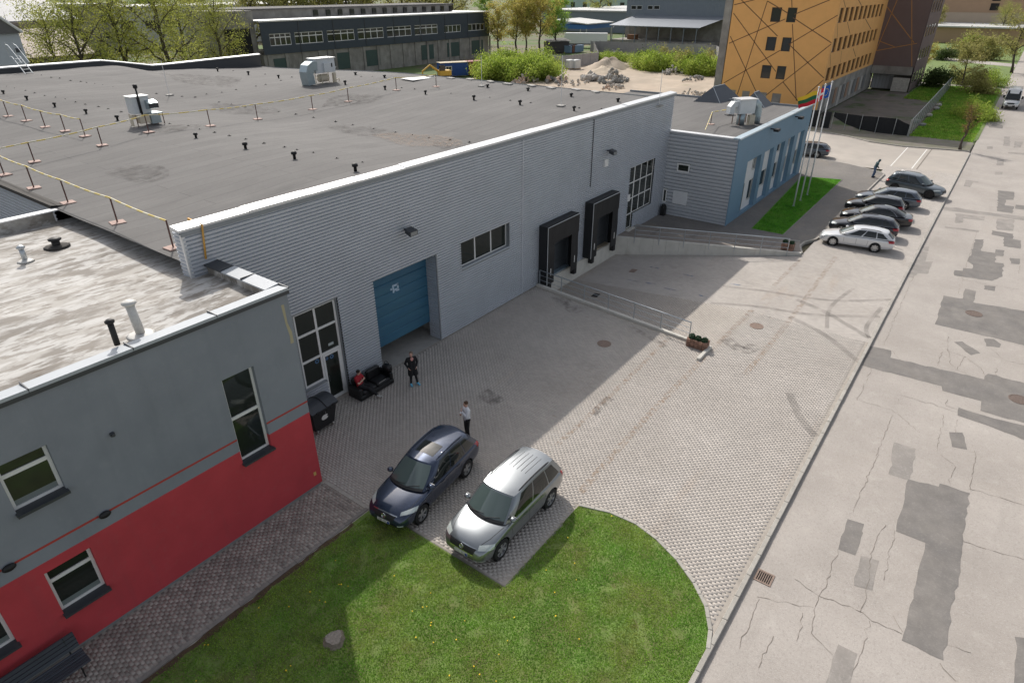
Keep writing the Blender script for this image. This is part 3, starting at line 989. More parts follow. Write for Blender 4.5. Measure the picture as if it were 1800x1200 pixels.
def cap_piece(x0, x1, y0, y1, lean):
    """sheet-metal capping with a turned-down edge on the outside"""
    B = MB()
    B.add([(x0, y0, 7.86 + lean[0]), (x1, y0, 7.86 + lean[1]), (x1, y1, 7.86 + lean[2]), (x0, y1, 7.86 + lean[3]),
           (x0, y0, 7.82), (x1, y0, 7.82), (x1, y1, 7.81), (x0, y1, 7.81)],
          [(0, 1, 2, 3), (4, 5, 1, 0), (5, 6, 2, 1), (6, 7, 3, 2), (7, 4, 0, 3), (7, 6, 5, 4)])
    return B
for a, b in zip(seams[:-1], seams[1:]):
    o = cap_piece(a + 0.008, b - 0.008, OY0 - 0.06, OY0 + 0.44, (0.05, 0.05, 0.0, 0.0)).build('capping', m_capg, off_)
    MB().box(b - 0.014, b + 0.014, OY0 - 0.062, OY0 + 0.445, 7.86, 7.925).build('seam', m_anth, o)
for a, b in ((16.9, 18.2), (18.2, 19.35), (19.35, 20.36)):
    MB().add([(OX1 - 0.44, a + 0.01, 7.86), (OX1 + 0.06, a + 0.01, 7.91), (OX1 + 0.06, b - 0.01, 7.91), (OX1 - 0.44, b - 0.01, 7.86),
              (OX1 - 0.44, a + 0.01, 7.81), (OX1 + 0.06, a + 0.01, 7.81), (OX1 + 0.06, b - 0.01, 7.81), (OX1 - 0.44, b - 0.01, 7.81)],
             [(0, 1, 2, 3), (4, 5, 1, 0), (5, 6, 2, 1), (6, 7, 3, 2), (7, 4, 0, 3)]).build('capping', m_capg if b < 20 else m_anth, off_)
    MB().box(OX1 - 0.445, OX1 + 0.062, b - 0.014, b + 0.014, 7.86, 7.925).build('seam', m_anth, off_)
Bq = MB().box(OX0, OX1 + 0.055, OY0 - 0.055, OY0 - 0.002, 7.70, 7.82)
Bq.build('drip_edge', m_anth, off_)
for i in range(6):
    MB().box(OX0 + i * 3.07, OX0 + i * 3.07 + 3.05, OY1 - 0.36, OY1 + 0.05, 7.95, 8.0).build('capping', m_capw, off_)
# pipes through the office roof
def roof_pipe(parent, x, y, z, h, r, m, cap_m, lean=(0, 0), base=None):
    o = MB().tube([(0, 0, -0.05), (lean[0], lean[1], h)], r, 10).build('vent_pipe', m, parent, True, loc=(x, y, z))
    MB().lathe([(r * 1.5, h - 0.02), (r * 1.65, h + 0.03), (r * 0.8, h + 0.08), (0.0001, h + 0.09)], 12, (lean[0], lean[1], 0)).build('cowl', cap_m, o, True)
    if base:
        MB().lathe([(r * 3.2, 0.0), (r * 2.4, 0.03), (r * 1.1, 0.07), (0.0001, 0.07)], 12).build('collar', base, o, True)
    return o
m_wpipe = mat('white_pipe', (0.58, 0.57, 0.54), 0.6, var=0.15, vscale=4)
roof_pipe(off_, 5.52, 17.1, ORZ + 0.3, 0.62, 0.075, m_black, m_black)
roof_pipe(off_, 6.28, 17.45, ORZ + 0.1, 0.95, 0.12, m_wpipe, m_wpipe, (-0.03, 0.08), m_wpipe)
p = G(45, 458, ORZ + 0.05)
roof_pipe(off_, p.x, p.y, ORZ + 0.03, 0.5, 0.085, m_galv, m_galv, (0, 0), m_wpipe)
p = G(100, 432, ORZ + 0.05)
roof_pipe(off_, p.x, p.y, ORZ + 0.03, 0.26, 0.14, m_black, m_black, (0, 0), flat('bitumen', (0.05, 0.045, 0.04), 0.9))

# ------------------------------------------------------------------ hall
m_clad = mat('silver_cladding', (0.50, 0.53, 0.575), 0.42, 0.2, var=0.06, vscale=0.35)
m_trim = mat('grey_trim', (0.27, 0.29, 0.31), 0.5, 0.3)
m_felt = mat('roof_felt', (0.122, 0.118, 0.115), 0.92, col2=(0.15, 0.145, 0.14), vscale=0.12, vstretch=(0.4, 1, 1), var=0.12, detail=8, bump=0.35, bscale=22,
             layers=[((0.185, 0.178, 0.17), 0.7, (0.25, 1.6, 1), (0.55, 0.75), 0.5), ((0.085, 0.082, 0.08), 0.45, (0.3, 1.4, 1), (0.58, 0.74), 0.5), ((0.21, 0.2, 0.195), 9, (0.6, 1, 1), (0.55, 0.75), 0.4), ((0.08, 0.076, 0.073), 6, (0.3, 1, 1), (0.57, 0.75), 0.4)])
def felt_rolls(m):
    nt = m.node_tree
    b = nt.nodes['Principled BSDF']
    src = b.inputs['Base Color'].links[0].from_socket
    g = nt.nodes.new('ShaderNodeNewGeometry')
    br = nt.nodes.new('ShaderNodeTexBrick')
    br.inputs['Scale'].default_value = 1.0
    br.inputs['Brick Width'].default_value = 9.0
    br.inputs['Row Height'].default_value = 0.98
    br.inputs['Mortar Size'].default_value = 0.025
    br.inputs['Mortar Smooth'].default_value = 0.4
    br.inputs['Color1'].default_value = (1.05, 1.05, 1.05, 1)
    br.inputs['Color2'].default_value = (0.94, 0.94, 0.94, 1)
    br.inputs['Mortar'].default_value = (0.66, 0.66, 0.66, 1)
    nt.links.new(g.outputs['Position'], br.inputs['Vector'])
    mm = nt.nodes.new('ShaderNodeMix')
    mm.data_type = 'RGBA'
    mm.blend_type = 'MULTIPLY'
    mm.inputs[0].default_value = 1.0
    nt.links.new(src, mm.inputs[6])
    nt.links.new(br.outputs['Color'], mm.inputs[7])
    nt.links.new(mm.outputs[2], b.inputs['Base Color'])
felt_rolls(m_felt)
HX0, HX1, HY0, HY1 = 9.4, 47.6, 20.4, 72.7
hall = thing('warehouse', 'long silver corrugated warehouse with broad dark felt roof and dock doors', 'building', (HX0, HY0, 0))
hal = world_parts(hall)
PLH = Plane('Y', HY0)
ENT = (12.74, 15.02, -1.2, 4.72)
GAR = (17.0, 21.1, -1.2, 4.72)
WIN = (22.9, 26.98, 3.38, 4.75)
DK1 = (30.75, 33.5, -1.2, 2.9)
DK2 = (36.0, 38.75, -1.2, 3.0)
GLZ = (41.2, 45.15, 1.42, 4.88)
GDR = (41.2, 42.15, 0.36, 1.42)
OPS = [ENT, GAR, WIN, DK1, DK2, GLZ, GDR]
cuts = [HX0, 16.0, 22.2, 28.2, 35.64, 41.0, 47.4]
for a, b in zip(cuts[:-1], cuts[1:]):
    for za, zb in ((-1.1, 4.79), (4.79, 9.02)):
        B = MB()
        for c in cells(a, b, za, zb, OPS):
            corrugated(B, PLH, *c, 0.135, 0.065)
        B.build('cladding_panel', m_clad, hal)
# kick plate under the left light of the entrance
B = MB(); corrugated(B, PLH, 12.74, 13.9, 0.0, 1.16, 0.15, 0.06); B.build('cladding_panel', m_clad, hal)
MB().box(12.74, 13.9, HY0 - 0.05, HY0 + 0.12, 1.16, 1.2).build('sill', m_trim, hal)
B = MB()
B.box(35.60, 35.68, HY0 - 0.08, HY0 - 0.01, 4.8, 9.0)
B.build('joint_strip', m_anth, hal)
MB().box(28.16, 28.24, HY0 - 0.08, HY0 - 0.01, 0.02, 9.0).build('joint_strip', m_clad, hal)
# west return of the parapet
B = MB(); corrugated(B, Plane('X', HX0), HY0 + 0.06, HY0 + 0.52, 7.5, 9.05, 0.137, 0.034); B.build('cladding_panel', m_clad, hal)
MB().box(HX0 - 0.05, HX0 + 0.07, HY0 - 0.05, HY0 + 0.06, 7.5, 9.02).build('corner_trim', m_capw, hal)
# parapet body and bright capping in lengths
MB().box(HX0 + 0.02, HX1 - 0.02, HY0 + 0.03, HY0 + 0.38, 7.6, 9.05).build('parapet', m_trim, hal)
MB().box(HX0 - 0.06, HX1 + 0.02, HY0 - 0.085, HY0 - 0.072, 8.97, 9.13).build('drip_edge', m_trim, hal)
n = 15
for i in range(n):
    a, b = HX0 - 0.1 + (HX1 + 0.15 - HX0) * i / n, HX0 - 0.1 + (HX1 + 0.15 - HX0) * (i + 1) / n
    dz = RND.gauss(0, 0.008)
    MB().add([(a + 0.006, HY0 - 0.09, 9.13), (b - 0.006, HY0 - 0.09, 9.13), (b - 0.006, HY0 + 0.42, 9.13), (a + 0.006, HY0 + 0.42, 9.13),
              (a + 0.006, HY0 - 0.09, 9.22 + dz), (b - 0.006, HY0 - 0.09, 9.22 + dz), (b - 0.006, HY0 + 0.42, 9.28 + dz), (a + 0.006, HY0 + 0.42, 9.28 + dz)],
             [(0, 3, 2, 1), (4, 5, 6, 7), (0, 1, 5, 4), (1, 2, 6, 5), (2, 3, 7, 6), (3, 0, 4, 7)]).build('capping', m_capw, hal)
# roof
FR = [(9.4, 8.0), (20, 8.4), (28.5, 7.93), (40.6, 8.42), (47.6, 8.74)]
BK = [(9.4, 9.0), (22, 9.45), (30.4, 9.45), (35.2, 8.58), (47.6, 7.98)]
def hroof(x, y):
    t = smooth((y - 46) / 26.5)
    return interp(FR, x) * (1 - t) + interp(BK, x) * t
nx, ny = 76, 52
vs = [(HX0 - 0.02 + (HX1 - HX0) * i / nx, HY0 + 0.45 + (HY1 - HY0 - 0.4) * j / ny) for j in range(ny + 1) for i in range(nx + 1)]
vs = [(x, y, hroof(x, y) + 0.025 * math.sin(x * 1.7 + y * 0.4) * math.sin(y * 0.8)) for x, y in vs]
roof_h = MB().add(vs, [(j * (nx + 1) + i, j * (nx + 1) + i + 1, (j + 1) * (nx + 1) + i + 1, (j + 1) * (nx + 1) + i) for j in range(ny) for i in range(nx)]).build('roof', m_felt, hal, True)
# ponding stains on the felt
for (x0_, y0_, rx_, ry_, m_) in ((28.4, 28.5, 1.6, 3.0, 'rust_stain'), (28.3, 25.5, 0.9, 1.6, 'oil_stain'), (28.4, 33.5, 1.2, 3.2, 'oil_stain'), (35.5, 42.5, 2.5, 2.0, 'oil_stain'), (28.6, 47.0, 1.6, 3.5, 'oil_stain'), (20.5, 41.5, 1.5, 1.2, 'oil_stain'), (34, 62, 3, 5, 'oil_stain'), (14, 33, 1.0, 2.4, 'oil_stain')):
    V = [(x0_, y0_, hroof(x0_, y0_) + 0.05)]
    for j in range(1, 4):
        for k in range(16):
            a = 2 * PI * k / 16
            q = (x0_ + rx_ * j / 3 * math.cos(a) * (1 + 0.25 * math.sin(3 * a + x0_)), y0_ + ry_ * j / 3 * math.sin(a) * (1 + 0.2 * math.sin(2 * a + y0_)))
            V.append((q[0], q[1], hroof(*q) + 0.05))
    F = [(0, 1 + k, 1 + (k + 1) % 16) for k in range(16)] + [(1 + (j - 1) * 16 + k, 1 + j * 16 + k, 1 + j * 16 + (k + 1) % 16, 1 + (j - 1) * 16 + (k + 1) % 16) for j in (1, 2) for k in range(16)]
    MB().add(V, F).build('roof_stain', bpy.data.materials[m_], hal, True)
# walls below the roof edge that stand clear
B = MB(); corrugated(B, Plane('X', HX0 - 0.02), OY1, HY1, 3.0, 8.0, 0.16, 0.03); B.build('cladding_panel', m_clad, hal)
B = MB()
for i in range(40):
    y0_ = OY1 + (HY1 - OY1) * i / 40
    y1_ = OY1 + (HY1 - OY1) * (i + 1) / 40
    za, zb = hroof(HX0, y0_), hroof(HX0, y1_)
    B.add([(HX0 - 0.12, y0_, 7.98), (HX0 - 0.12, y1_, 7.98), (HX0 - 0.1, y1_, zb + 0.12), (HX0 - 0.1, y0_, za + 0.12), (HX0 + 0.4, y1_, zb + 0.02), (HX0 + 0.4, y0_, za + 0.02)],
          [(0, 3, 2, 1), (3, 5, 4, 2)])
B.build('roof_edge', flat('bitumen', (0.05, 0.045, 0.04), 0.9), hal)
MB().box(HX1 - 0.05, HX1, HY0 + 0.4, HY1, 0, 7.9).build('side_wall', m_trim, hal)
MB().box(HX0, HX1, HY1 - 0.02, HY1 + 0.02, 0, 7.9).build('rear_wall', m_trim, hal)
B = MB()
for i in range(50):
    ya = HY0 + 0.5 + (HY1 - HY0 - 0.5) * i / 50
    yb = HY0 + 0.5 + (HY1 - HY0 - 0.5) * (i + 1) / 50
    za, zb = hroof(HX1, ya), hroof(HX1, yb)
    B.add([(HX1 - 0.06, ya, za - 0.3), (HX1 + 0.03, ya, za - 0.3), (HX1 + 0.03, ya, za + 0.05), (HX1 - 0.06, ya, za + 0.07),
           (HX1 - 0.06, yb, zb - 0.3), (HX1 + 0.03, yb, zb - 0.3), (HX1 + 0.03, yb, zb + 0.05), (HX1 - 0.06, yb, zb + 0.07)],
          [(0, 1, 5, 4), (1, 2, 6, 5), (2, 3, 7, 6), (3, 0, 4, 7)])
B.build('eaves_trim', m_galv, hal)
# stepped rear parapet following the roof
PB = [(9.4, 9.75), (21.8, 10.0), (30.4, 9.98), (35.2, 9.12), (47.75, 9.35)]
B = MB(); B2 = MB()
N = 40
for i in range(N):
    xa = HX0 + (HX1 + 0.1 - HX0) * i / N
    xb = HX0 + (HX1 + 0.1 - HX0) * (i + 1) / N
    za, zb = lerp_pts(PB, xa), lerp_pts(PB, xb)
    B.add([(xa, HY1 - 0.2, 7.6), (xb, HY1 - 0.2, 7.6), (xb, HY1 - 0.2, zb - 0.06), (xa, HY1 - 0.2, za - 0.06), (xa, HY1 + 0.15, za - 0.06), (xb, HY1 + 0.15, zb - 0.06), (xb, HY1 + 0.15, 7.6), (xa, HY1 + 0.15, 7.6)],
          [(0, 1, 2, 3), (4, 5, 6, 7)])
B.build('rear_parapet', m_anth, hal)
steps = 24
for i in range(steps):
    xa = HX0 + (HX1 + 0.15 - HX0) * i / steps
    xb = HX0 + (HX1 + 0.15 - HX0) * (i + 1) / steps
    za, zb = lerp_pts(PB, xa), lerp_pts(PB, xb)
    MB().add([(xa, HY1 - 0.28, za - 0.05), (xb, HY1 - 0.28, zb - 0.05), (xb, HY1 + 0.2, zb + 0.0), (xa, HY1 + 0.2, za + 0.0),
              (xa, HY1 - 0.28, za - 0.14), (xb, HY1 - 0.28, zb - 0.14)], [(0, 1, 2, 3), (4, 5, 1, 0)]).build('capping', m_capw, hal)
# rows of mushroom vents and small fixings
me_vent = MB().lathe([(0.11, 0), (0.11, 0.34), (0.2, 0.36), (0.215, 0.5), (0.12, 0.58), (0.0001, 0.6)], 12).mesh('roof_vent', m_black, True)
VENTS = [(7, 166), (48, 176), (97, 188), (152, 200), (207, 212), (333, 118), (383, 126), (437, 132), (490, 138), (345, 243), (432, 262), (518, 279), (625, 301),
         (607, 149), (677, 158), (748, 166), (833, 176), (914, 185), (1009, 195)]
def on_roof(x, y):
    z = 8.3
    for _ in range(6):
        p = G(x, y, z)
        z = hroof(p.x, p.y)
    return G(x, y, z)
for v in VENTS:
    p = on_roof(*v)
    o = link('roof_vent', me_vent, hal, (p.x, p.y, p.z - 0.03))
    s_ = RND.uniform(0.58, 0.7)
    o.scale = (s_, s_, s_)
me_vs = MB().lathe([(0.09, 0), (0.09, 0.16), (0.16, 0.18), (0.14, 0.27), (0.0001, 0.3)], 10).mesh('roof_vent', m_black, True)
for v in [(625, 132), (676, 137), (857, 154), (928, 160), (1004, 170), (1086, 179)]:
    p = on_roof(*v)
    link('roof_vent', me_vs, hal, (p.x, p.y, p.z - 0.02))
me_dot = MB().box(-0.16, 0.16, -0.1, 0.1, 0, 0.05).lathe([(0.06, 0.05), (0.06, 0.12), (0.0001, 0.14)], 8).mesh('roof_fixing', flat('fixing_grey', (0.05, 0.048, 0.045), 0.8))
DOTS = [(12, 153), (26, 156), (45, 160), (61, 164), (79, 169), (98, 172), (115, 175), (133, 180), (150, 184), (173, 188), (190, 192), (213, 197),
        (73, 133), (90, 137), (105, 138), (124, 142), (142, 144), (152, 146), (167, 148), (181, 150), (199, 154), (275, 165), (298, 168),
        (298, 218), (331, 222), (351, 228), (377, 233), (403, 239), (432, 245), (464, 252), (500, 259), (522, 264), (551, 269), (592, 279),
        (385, 180), (407, 184), (431, 189), (320, 170), (343, 171), (363, 166), (390, 163), (415, 158), (450, 152), (467, 149), (494, 142), (513, 136), (466, 131), (410, 125),
        (490, 197), (520, 201), (551, 207), (590, 214), (620, 220), (657, 227), (695, 233), (725, 238), (754, 243), (791, 246), (825, 250), (637, 286), (689, 294),
        (635, 135), (655, 135), (706, 155), (729, 157), (793, 165), (861, 172), (897, 177), (933, 181), (1018, 190), (1057, 192)]
for v in DOTS:
    p = on_roof(*v)
    link('roof_fixing', me_dot, hal, (p.x, p.y, p.z - 0.01)).scale = (0.55, 0.55, 0.6)
# entrance: glazed screen and door
PE = Plane('Y', HY0 + 0.1)
ent = empty_part('entrance_screen', hal)
B = MB()
for (a, b, c, d) in [(12.86, 12.96, 1.2, 4.68), (13.84, 13.94, 0.0, 4.68), (14.86, 14.96, 0.0, 4.68)]:
    PE.box(B, a, b, c, d, -0.06, 0)
for (a, b) in ((12.96, 13.84), (13.94, 14.86)):
    for z in (1.24, 2.40, 3.62, 4.63):
        if z < 2 and a > 13.5:
            continue
        PE.box(B, a, b, z - 0.05, z + 0.05, -0.06, -0.003)
B.build('frame', m_pvc, ent)
for (a, b) in ((12.96, 13.84), (13.94, 14.86)):
    for z0_, z1_ in ((1.29, 2.35), (2.45, 3.57), (3.67, 4.58)):
        if z0_ < 2 and a > 13.5:
            continue
        B = MB(); PE.box(B, a, b, z0_, z1_, -0.045, -0.035); B.build('pane', m_glass, ent)
B = MB(); PE.box(B, 14.96, 15.02, 0, 4.72, -0.05, 0.07); B.box(12.74, 12.86, HY0 + 0.04, HY0 + 0.16, 1.2, 4.68); B.box(12.74, 15.02, HY0 - 0.02, HY0 + 0.16, 4.68, 4.75)
B.build('reveal', m_trim, ent)
edoor = empty_part('door', hal)
B = MB()
PE.box(B, 13.95, 14.05, 0.02, 2.34, -0.05, 0.012); PE.box(B, 14.75, 14.85, 0.02, 2.34, -0.05, 0.012)
PE.box(B, 14.05, 14.75, 0.02, 0.16, -0.05, 0.012); PE.box(B, 14.05, 14.75, 2.24, 2.34, -0.05, 0.012)
B.build('frame', m_pvc, edoor)
B = MB(); PE.box(B, 14.05, 14.75, 0.16, 2.24, -0.04, -0.03); B.build('pane', m_glass, edoor)
B = MB(); PE.box(B, 14.08, 14.11, 1.0, 1.3, 0.012, 0.06); B.build('handle', m_anth, edoor)
m_note = flat('blue_notice', (0.10, 0.22, 0.42), 0.6)
for (x, z, s_) in ((14.42, 2.08, 0.12), (14.16, 2.1, 0.09), (13.66, 2.2, 0.13)):
    B = MB()
    for k in range(7):                            # speckled blue snowflake-like notices on the glass
        a = k * PI / 3.5
        cx, cz = x + math.cos(a) * s_ * 0.6, z + math.sin(a) * s_ * 0.6
        PE.box(B, cx - s_ * 0.22, cx + s_ * 0.22, cz - s_ * 0.18, cz + s_ * 0.18, -0.028, -0.022 - 0.0007 * k)
    B.build('notice', m_note, edoor)
B = MB(); PE.box(B, 14.35, 14.62, 2.62, 2.74, -0.034, -0.028); B.build('notice', flat('pale_notice', (0.45, 0.5, 0.5), 0.5), edoor)
# garage: recess, raised sectional door, dark inside
B = MB(); corrugated(B, Plane('X', GAR[1]), HY0, HY0 + 0.72, 0.0, GAR[3], 0.137, 0.0335); B.build('jamb', m_clad, hal)
MB().box(GAR[0] - 0.04, GAR[0] - 0.01, HY0 - 0.03, HY0 + 0.72, 0, GAR[3]).build('jamb', m_trim, hal)
MB().box(GAR[0], GAR[1], HY0 - 0.02, HY0 + 0.72, GAR[3], GAR[3] + 0.06).build('lintel', m_trim, hal)
MB().box(GAR[1] - 0.05, GAR[1] + 0.06, HY0 - 0.05, HY0 - 0.036, 0, GAR[3] + 0.06).build('corner_trim', m_trim, hal)
m_blue = mat('blue_door', (0.035, 0.125, 0.21), 0.45, var=0.10, vscale=0.8, vstretch=(0.3, 1, 2), layers=[((0.055, 0.165, 0.225), 0.7, (0.4, 1, 2.4), (0.5, 0.7), 0.6)])
gd = empty_part('sectional_door', hal)
zb_ = 0.86
for k in range(8):
    z0_ = zb_ + k * 0.52
    B = MB()
    for (f0, f1, o0, o1) in ((0.0, 0.46, 0.0, 0.02), (0.46, 0.52, 0.02, 0.0)):
        pass
    y_ = HY0 + 0.70
    B.add([(GAR[0] + 0.01, y_, z0_), (GAR[1] - 0.03, y_, z0_), (GAR[1] - 0.03, y_ - 0.03, z0_ + 0.03), (GAR[0] + 0.01, y_ - 0.03, z0_ + 0.03),
           (GAR[1] - 0.03, y_ - 0.03, z0_ + 0.49), (GAR[0] + 0.01, y_ - 0.03, z0_ + 0.49), (GAR[1] - 0.03, y_, z0_ + 0.517), (GAR[0] + 0.01, y_, z0_ + 0.517),
           (GAR[1] - 0.03, y_ + 0.04, z0_), (GAR[0] + 0.01, y_ + 0.04, z0_)],
          [(0, 1, 2, 3), (3, 2, 4, 5), (5, 4, 6, 7), (9, 8, 1, 0)])
    B.build('panel', m_blue, gd)
B = MB()
cx, cz = 18.95, 3.55
for (dx, dz, sx, sz) in ((-0.17, 0.0, 0.05, 0.2), (0.02, 0.14, 0.16, 0.05), (0.13, 0.04, 0.05, 0.12), (-0.02, -0.08, 0.12, 0.05), (0.1, -0.15, 0.1, 0.04), (-0.3, 0.02, 0.05, 0.05)):
    B.box(cx + dx - sx, cx + dx + sx, HY0 + 0.662, HY0 + 0.668, cz + dz - sz, cz + dz + sz)
B.build('notice', flat('pale_blue_notice', (0.45, 0.58, 0.72), 0.5), gd)
MB().box(GAR[0] - 0.6, GAR[1] + 0.6, HY0 + 6.4, HY0 + 6.5, 0, 5).box(GAR[0] - 0.6, GAR[0] - 0.5, HY0 + 0.8, HY0 + 6.4, 0, 5).box(GAR[1] + 0.5, GAR[1] + 0.6, HY0 + 0.8, HY0 + 6.4, 0, 5).build('inner_wall', m_conc, hal)
# long window
window(hal, PLH, *WIN, [0.335, 0.667], [], m_pvc, m_glass, 0.18, fw=0.05, mull=0.04)
B = MB()
for c in [(WIN[0] - 0.05, WIN[0], WIN[2] - 0.05, WIN[3] + 0.05), (WIN[1], WIN[1] + 0.05, WIN[2] - 0.05, WIN[3] + 0.05), (WIN[0], WIN[1], WIN[3], WIN[3] + 0.05)]:
    PLH.box(B, *c, -0.2, 0.045)
B.add([PLH.pt(WIN[0], WIN[2], -0.2), PLH.pt(WIN[1], WIN[2], -0.2), PLH.pt(WIN[1], WIN[2] - 0.06, 0.07), PLH.pt(WIN[0], WIN[2] - 0.06, 0.07), PLH.pt(WIN[1], WIN[2] - 0.12, 0.07), PLH.pt(WIN[0], WIN[2] - 0.12, 0.07)], [(3, 2, 1, 0), (5, 4, 2, 3)])
B.build('window_trim', m_trim, hal)
# dock wall of concrete panels
for i in range(9):
    a = 29.75 + i * 1.12
    b = min(a + 1.11, 39.75)
    MB().box(a, b, HY0 - 0.16, HY0 + 0.05, -1.25, 0.06 + 0.0).build('dock_wall_panel', m_conc_w, hal)
MB().box(30.75, 33.5, HY0 - 0.05, HY0 + 0.5, 0.06, 0.12).build('dock_leveller', mat('blue_steel', (0.28, 0.36, 0.42), 0.5, 0.3, var=0.1, vscale=3), hal)
MB().box(36.0, 38.75, HY0 - 0.05, HY0 + 0.5, 0.06, 0.12).build('dock_leveller', mat('worn_board', (0.36, 0.30, 0.22), 0.8, var=0.15, vscale=4), hal)
m_shelt = mat('black_curtain', (0.014, 0.0145, 0.016), 0.5, var=0.2, vscale=1.0)
m_ddoor = mat('dock_door_grey', (0.085, 0.095, 0.105), 0.6, 0.2)
def dock(x0, x1, z0, z1, op):
    d = empty_part('dock_shelter', hal)
    yf = HY0 - 0.62
    fl = 0.82
    B = MB().box(x0, x0 + 0.06, yf, HY0 - 0.04, z0, z1).box(x1 - 0.06, x1, yf, HY0 - 0.04, z0, z1).box(x0, x1, yf, HY0 - 0.04, z1, z1 + 0.05)
    B.build('frame', m_shelt, d)
    for (a, b) in ((x0 + 0.02, x0 + fl), (x1 - fl, x1 - 0.02)):
        n = 7
        vs = []
        for k in range(n + 1):
            z = z0 + (z1 - z0) * k / n
            wv = 0.03 * math.sin(k * 1.7 + a)
            vs += [(a, yf - 0.03, z), (b + wv * 0.6, yf - 0.03 + wv, z)]
        B = MB().add(vs, [(2 * k, 2 * k + 1, 2 * k + 3, 2 * k + 2) for k in range(n)])
        B.build('side_curtain', m_shelt, d)
        xm = a + 0.4 if a < x0 + 0.5 else b - 0.42
        MB().box(xm - 0.035, xm + 0.035, yf - 0.07, yf - 0.06, z0 + 0.55, z0 + 1.0).build('guide_mark', m_white, d)
    n = 8
    vs = []
    for k in range(n + 1):
        x = x0 + 0.02 + (x1 - x0 - 0.04) * k / n
        wv = 0.025 * math.sin(k * 2.1)
        vs += [(x, yf - 0.055, z1 - 1.12 + wv), (x, yf - 0.05 + wv * 0.4, z1)]
    MB().add(vs, [(2 * k, 2 * k + 2, 2 * k + 3, 2 * k + 1) for k in range(n)]).build('head_curtain', m_shelt, d)
    MB().tube([(x0 + 0.02, yf - 0.07, z0), (x0 + 0.02, yf - 0.07, z1 + 0.02), (x1 - 0.02, yf - 0.07, z1 + 0.02)], 0.024, 6).build('piping', flat('pale_piping', (0.5, 0.52, 0.53), 0.5), d)
    dd = empty_part('dock_door', hal)
    for k in range(5):
        MB().box(op[0], op[1], HY0 + 0.28 + 0.01 * (k % 2), HY0 + 0.34, 0.12 + k * 0.56, 0.12 + k * 0.56 + 0.55).build('panel', m_ddoor, dd)
    for (a, b) in ((op[0] - 0.3, op[0]), (op[1], op[1] + 0.3)):
        MB().box(a, b, HY0 + 0.1, HY0 + 0.34, 0.0, 3.1).build('post', m_ddoor, dd)
    for xb in (op[0] - 0.12, op[1] + 0.12):
        bmp = MB().bbox(xb - 0.17, xb + 0.17, HY0 - 0.46, HY0 - 0.15, -0.42, 0.1, 0.03).build('bumper', m_black, hal)
dock(29.9, 33.48, 0.08, 3.72, DK1)
dock(35.12, 38.7, 0.15, 3.88, DK2)
# glazed wall with door beside the ramp
window(hal, PLH, 42.15, 45.15, 1.42, 4.88, [0.335, 0.667], [0.335, 0.667], m_pvc, m_glass, 0.06, fw=0.05, mull=0.035)
window(hal, PLH, 41.2, 42.15, 0.36, 4.88, [], [0.235, 0.49, 0.745], m_pvc, m_glass, 0.06, fw=0.05, mull=0.035, name='glazed_door')
MB().box(41.15, 42.3, HY0 - 0.35, HY0 - 0.02, 0.3, 0.36).build('doorstep', m_conc_w, hal)
MB().box(41.05, 41.5, HY0 - 0.06, HY0 - 0.04, 2.5, 3.0).build('sign_plate', m_pvc, hal)
# lamps, sign box
def flood(x, z, m=m_anth):
    o = MB().box(-0.05, 0.05, -0.34, 0.0, -0.03, 0.03).add(
        [(-0.24, -0.62, -0.2), (0.24, -0.62, -0.2), (0.24, -0.62, 0.02), (-0.24, -0.62, 0.02), (-0.2, -0.25, -0.1), (0.2, -0.25, -0.1), (0.2, -0.25, 0.12), (-0.2, -0.25, 0.12)],
        [(0, 1, 2, 3), (4, 7, 6, 5), (0, 4, 5, 1), (1, 5, 6, 2), (2, 6, 7, 3), (3, 7, 4, 0)]).build('floodlight', m, hal, loc=(x, HY0 - 0.03, z))
    MB().box(-0.2, 0.2, -0.628, -0.622, -0.17, -0.01).build('lens', flat('lamp_lens', (0.25, 0.26, 0.26), 0.15), o)
flood(19.15, 6.55)
flood(37.6, 6.75)
MB().box(-0.22, 0.22, -0.14, 0, -0.24, 0.24).build('sign_box', m_pvc, hal, loc=(37.42, HY0 - 0.03, 6.0))
# yellow hoop of the roof ladder over the parapet end
m_yel = mat('yellow_paint', (0.62, 0.33, 0.06), 0.5, var=0.1, vscale=4)
q0 = PY(362, 455, HY0 - 0.12); q1 = PY(355, 395, HY0 - 0.12); q2 = G(331, 384, q1.z); q3 = G(334, 404, 9.25)
MB().tube([q0, q1, q2, (q2.x, q2.y, 8.1)], 0.035, 8).build('ladder_hoop', m_yel, hal, True)
# low courtyard roof west of the hall
lowroof = thing('low_roof_building', 'low dark flat roofed block in the courtyard beside the warehouse', 'building', (0, OY1, 0))
MB().box(-12, 9.25, 0.4, 41, 0, 4.6).build('wall', m_trim, lowroof)
MB().box(-12, 9.25, 0.4, 41, 4.6, 4.7).build('roof', flat('bitumen', (0.05, 0.045, 0.04), 0.9), lowroof)

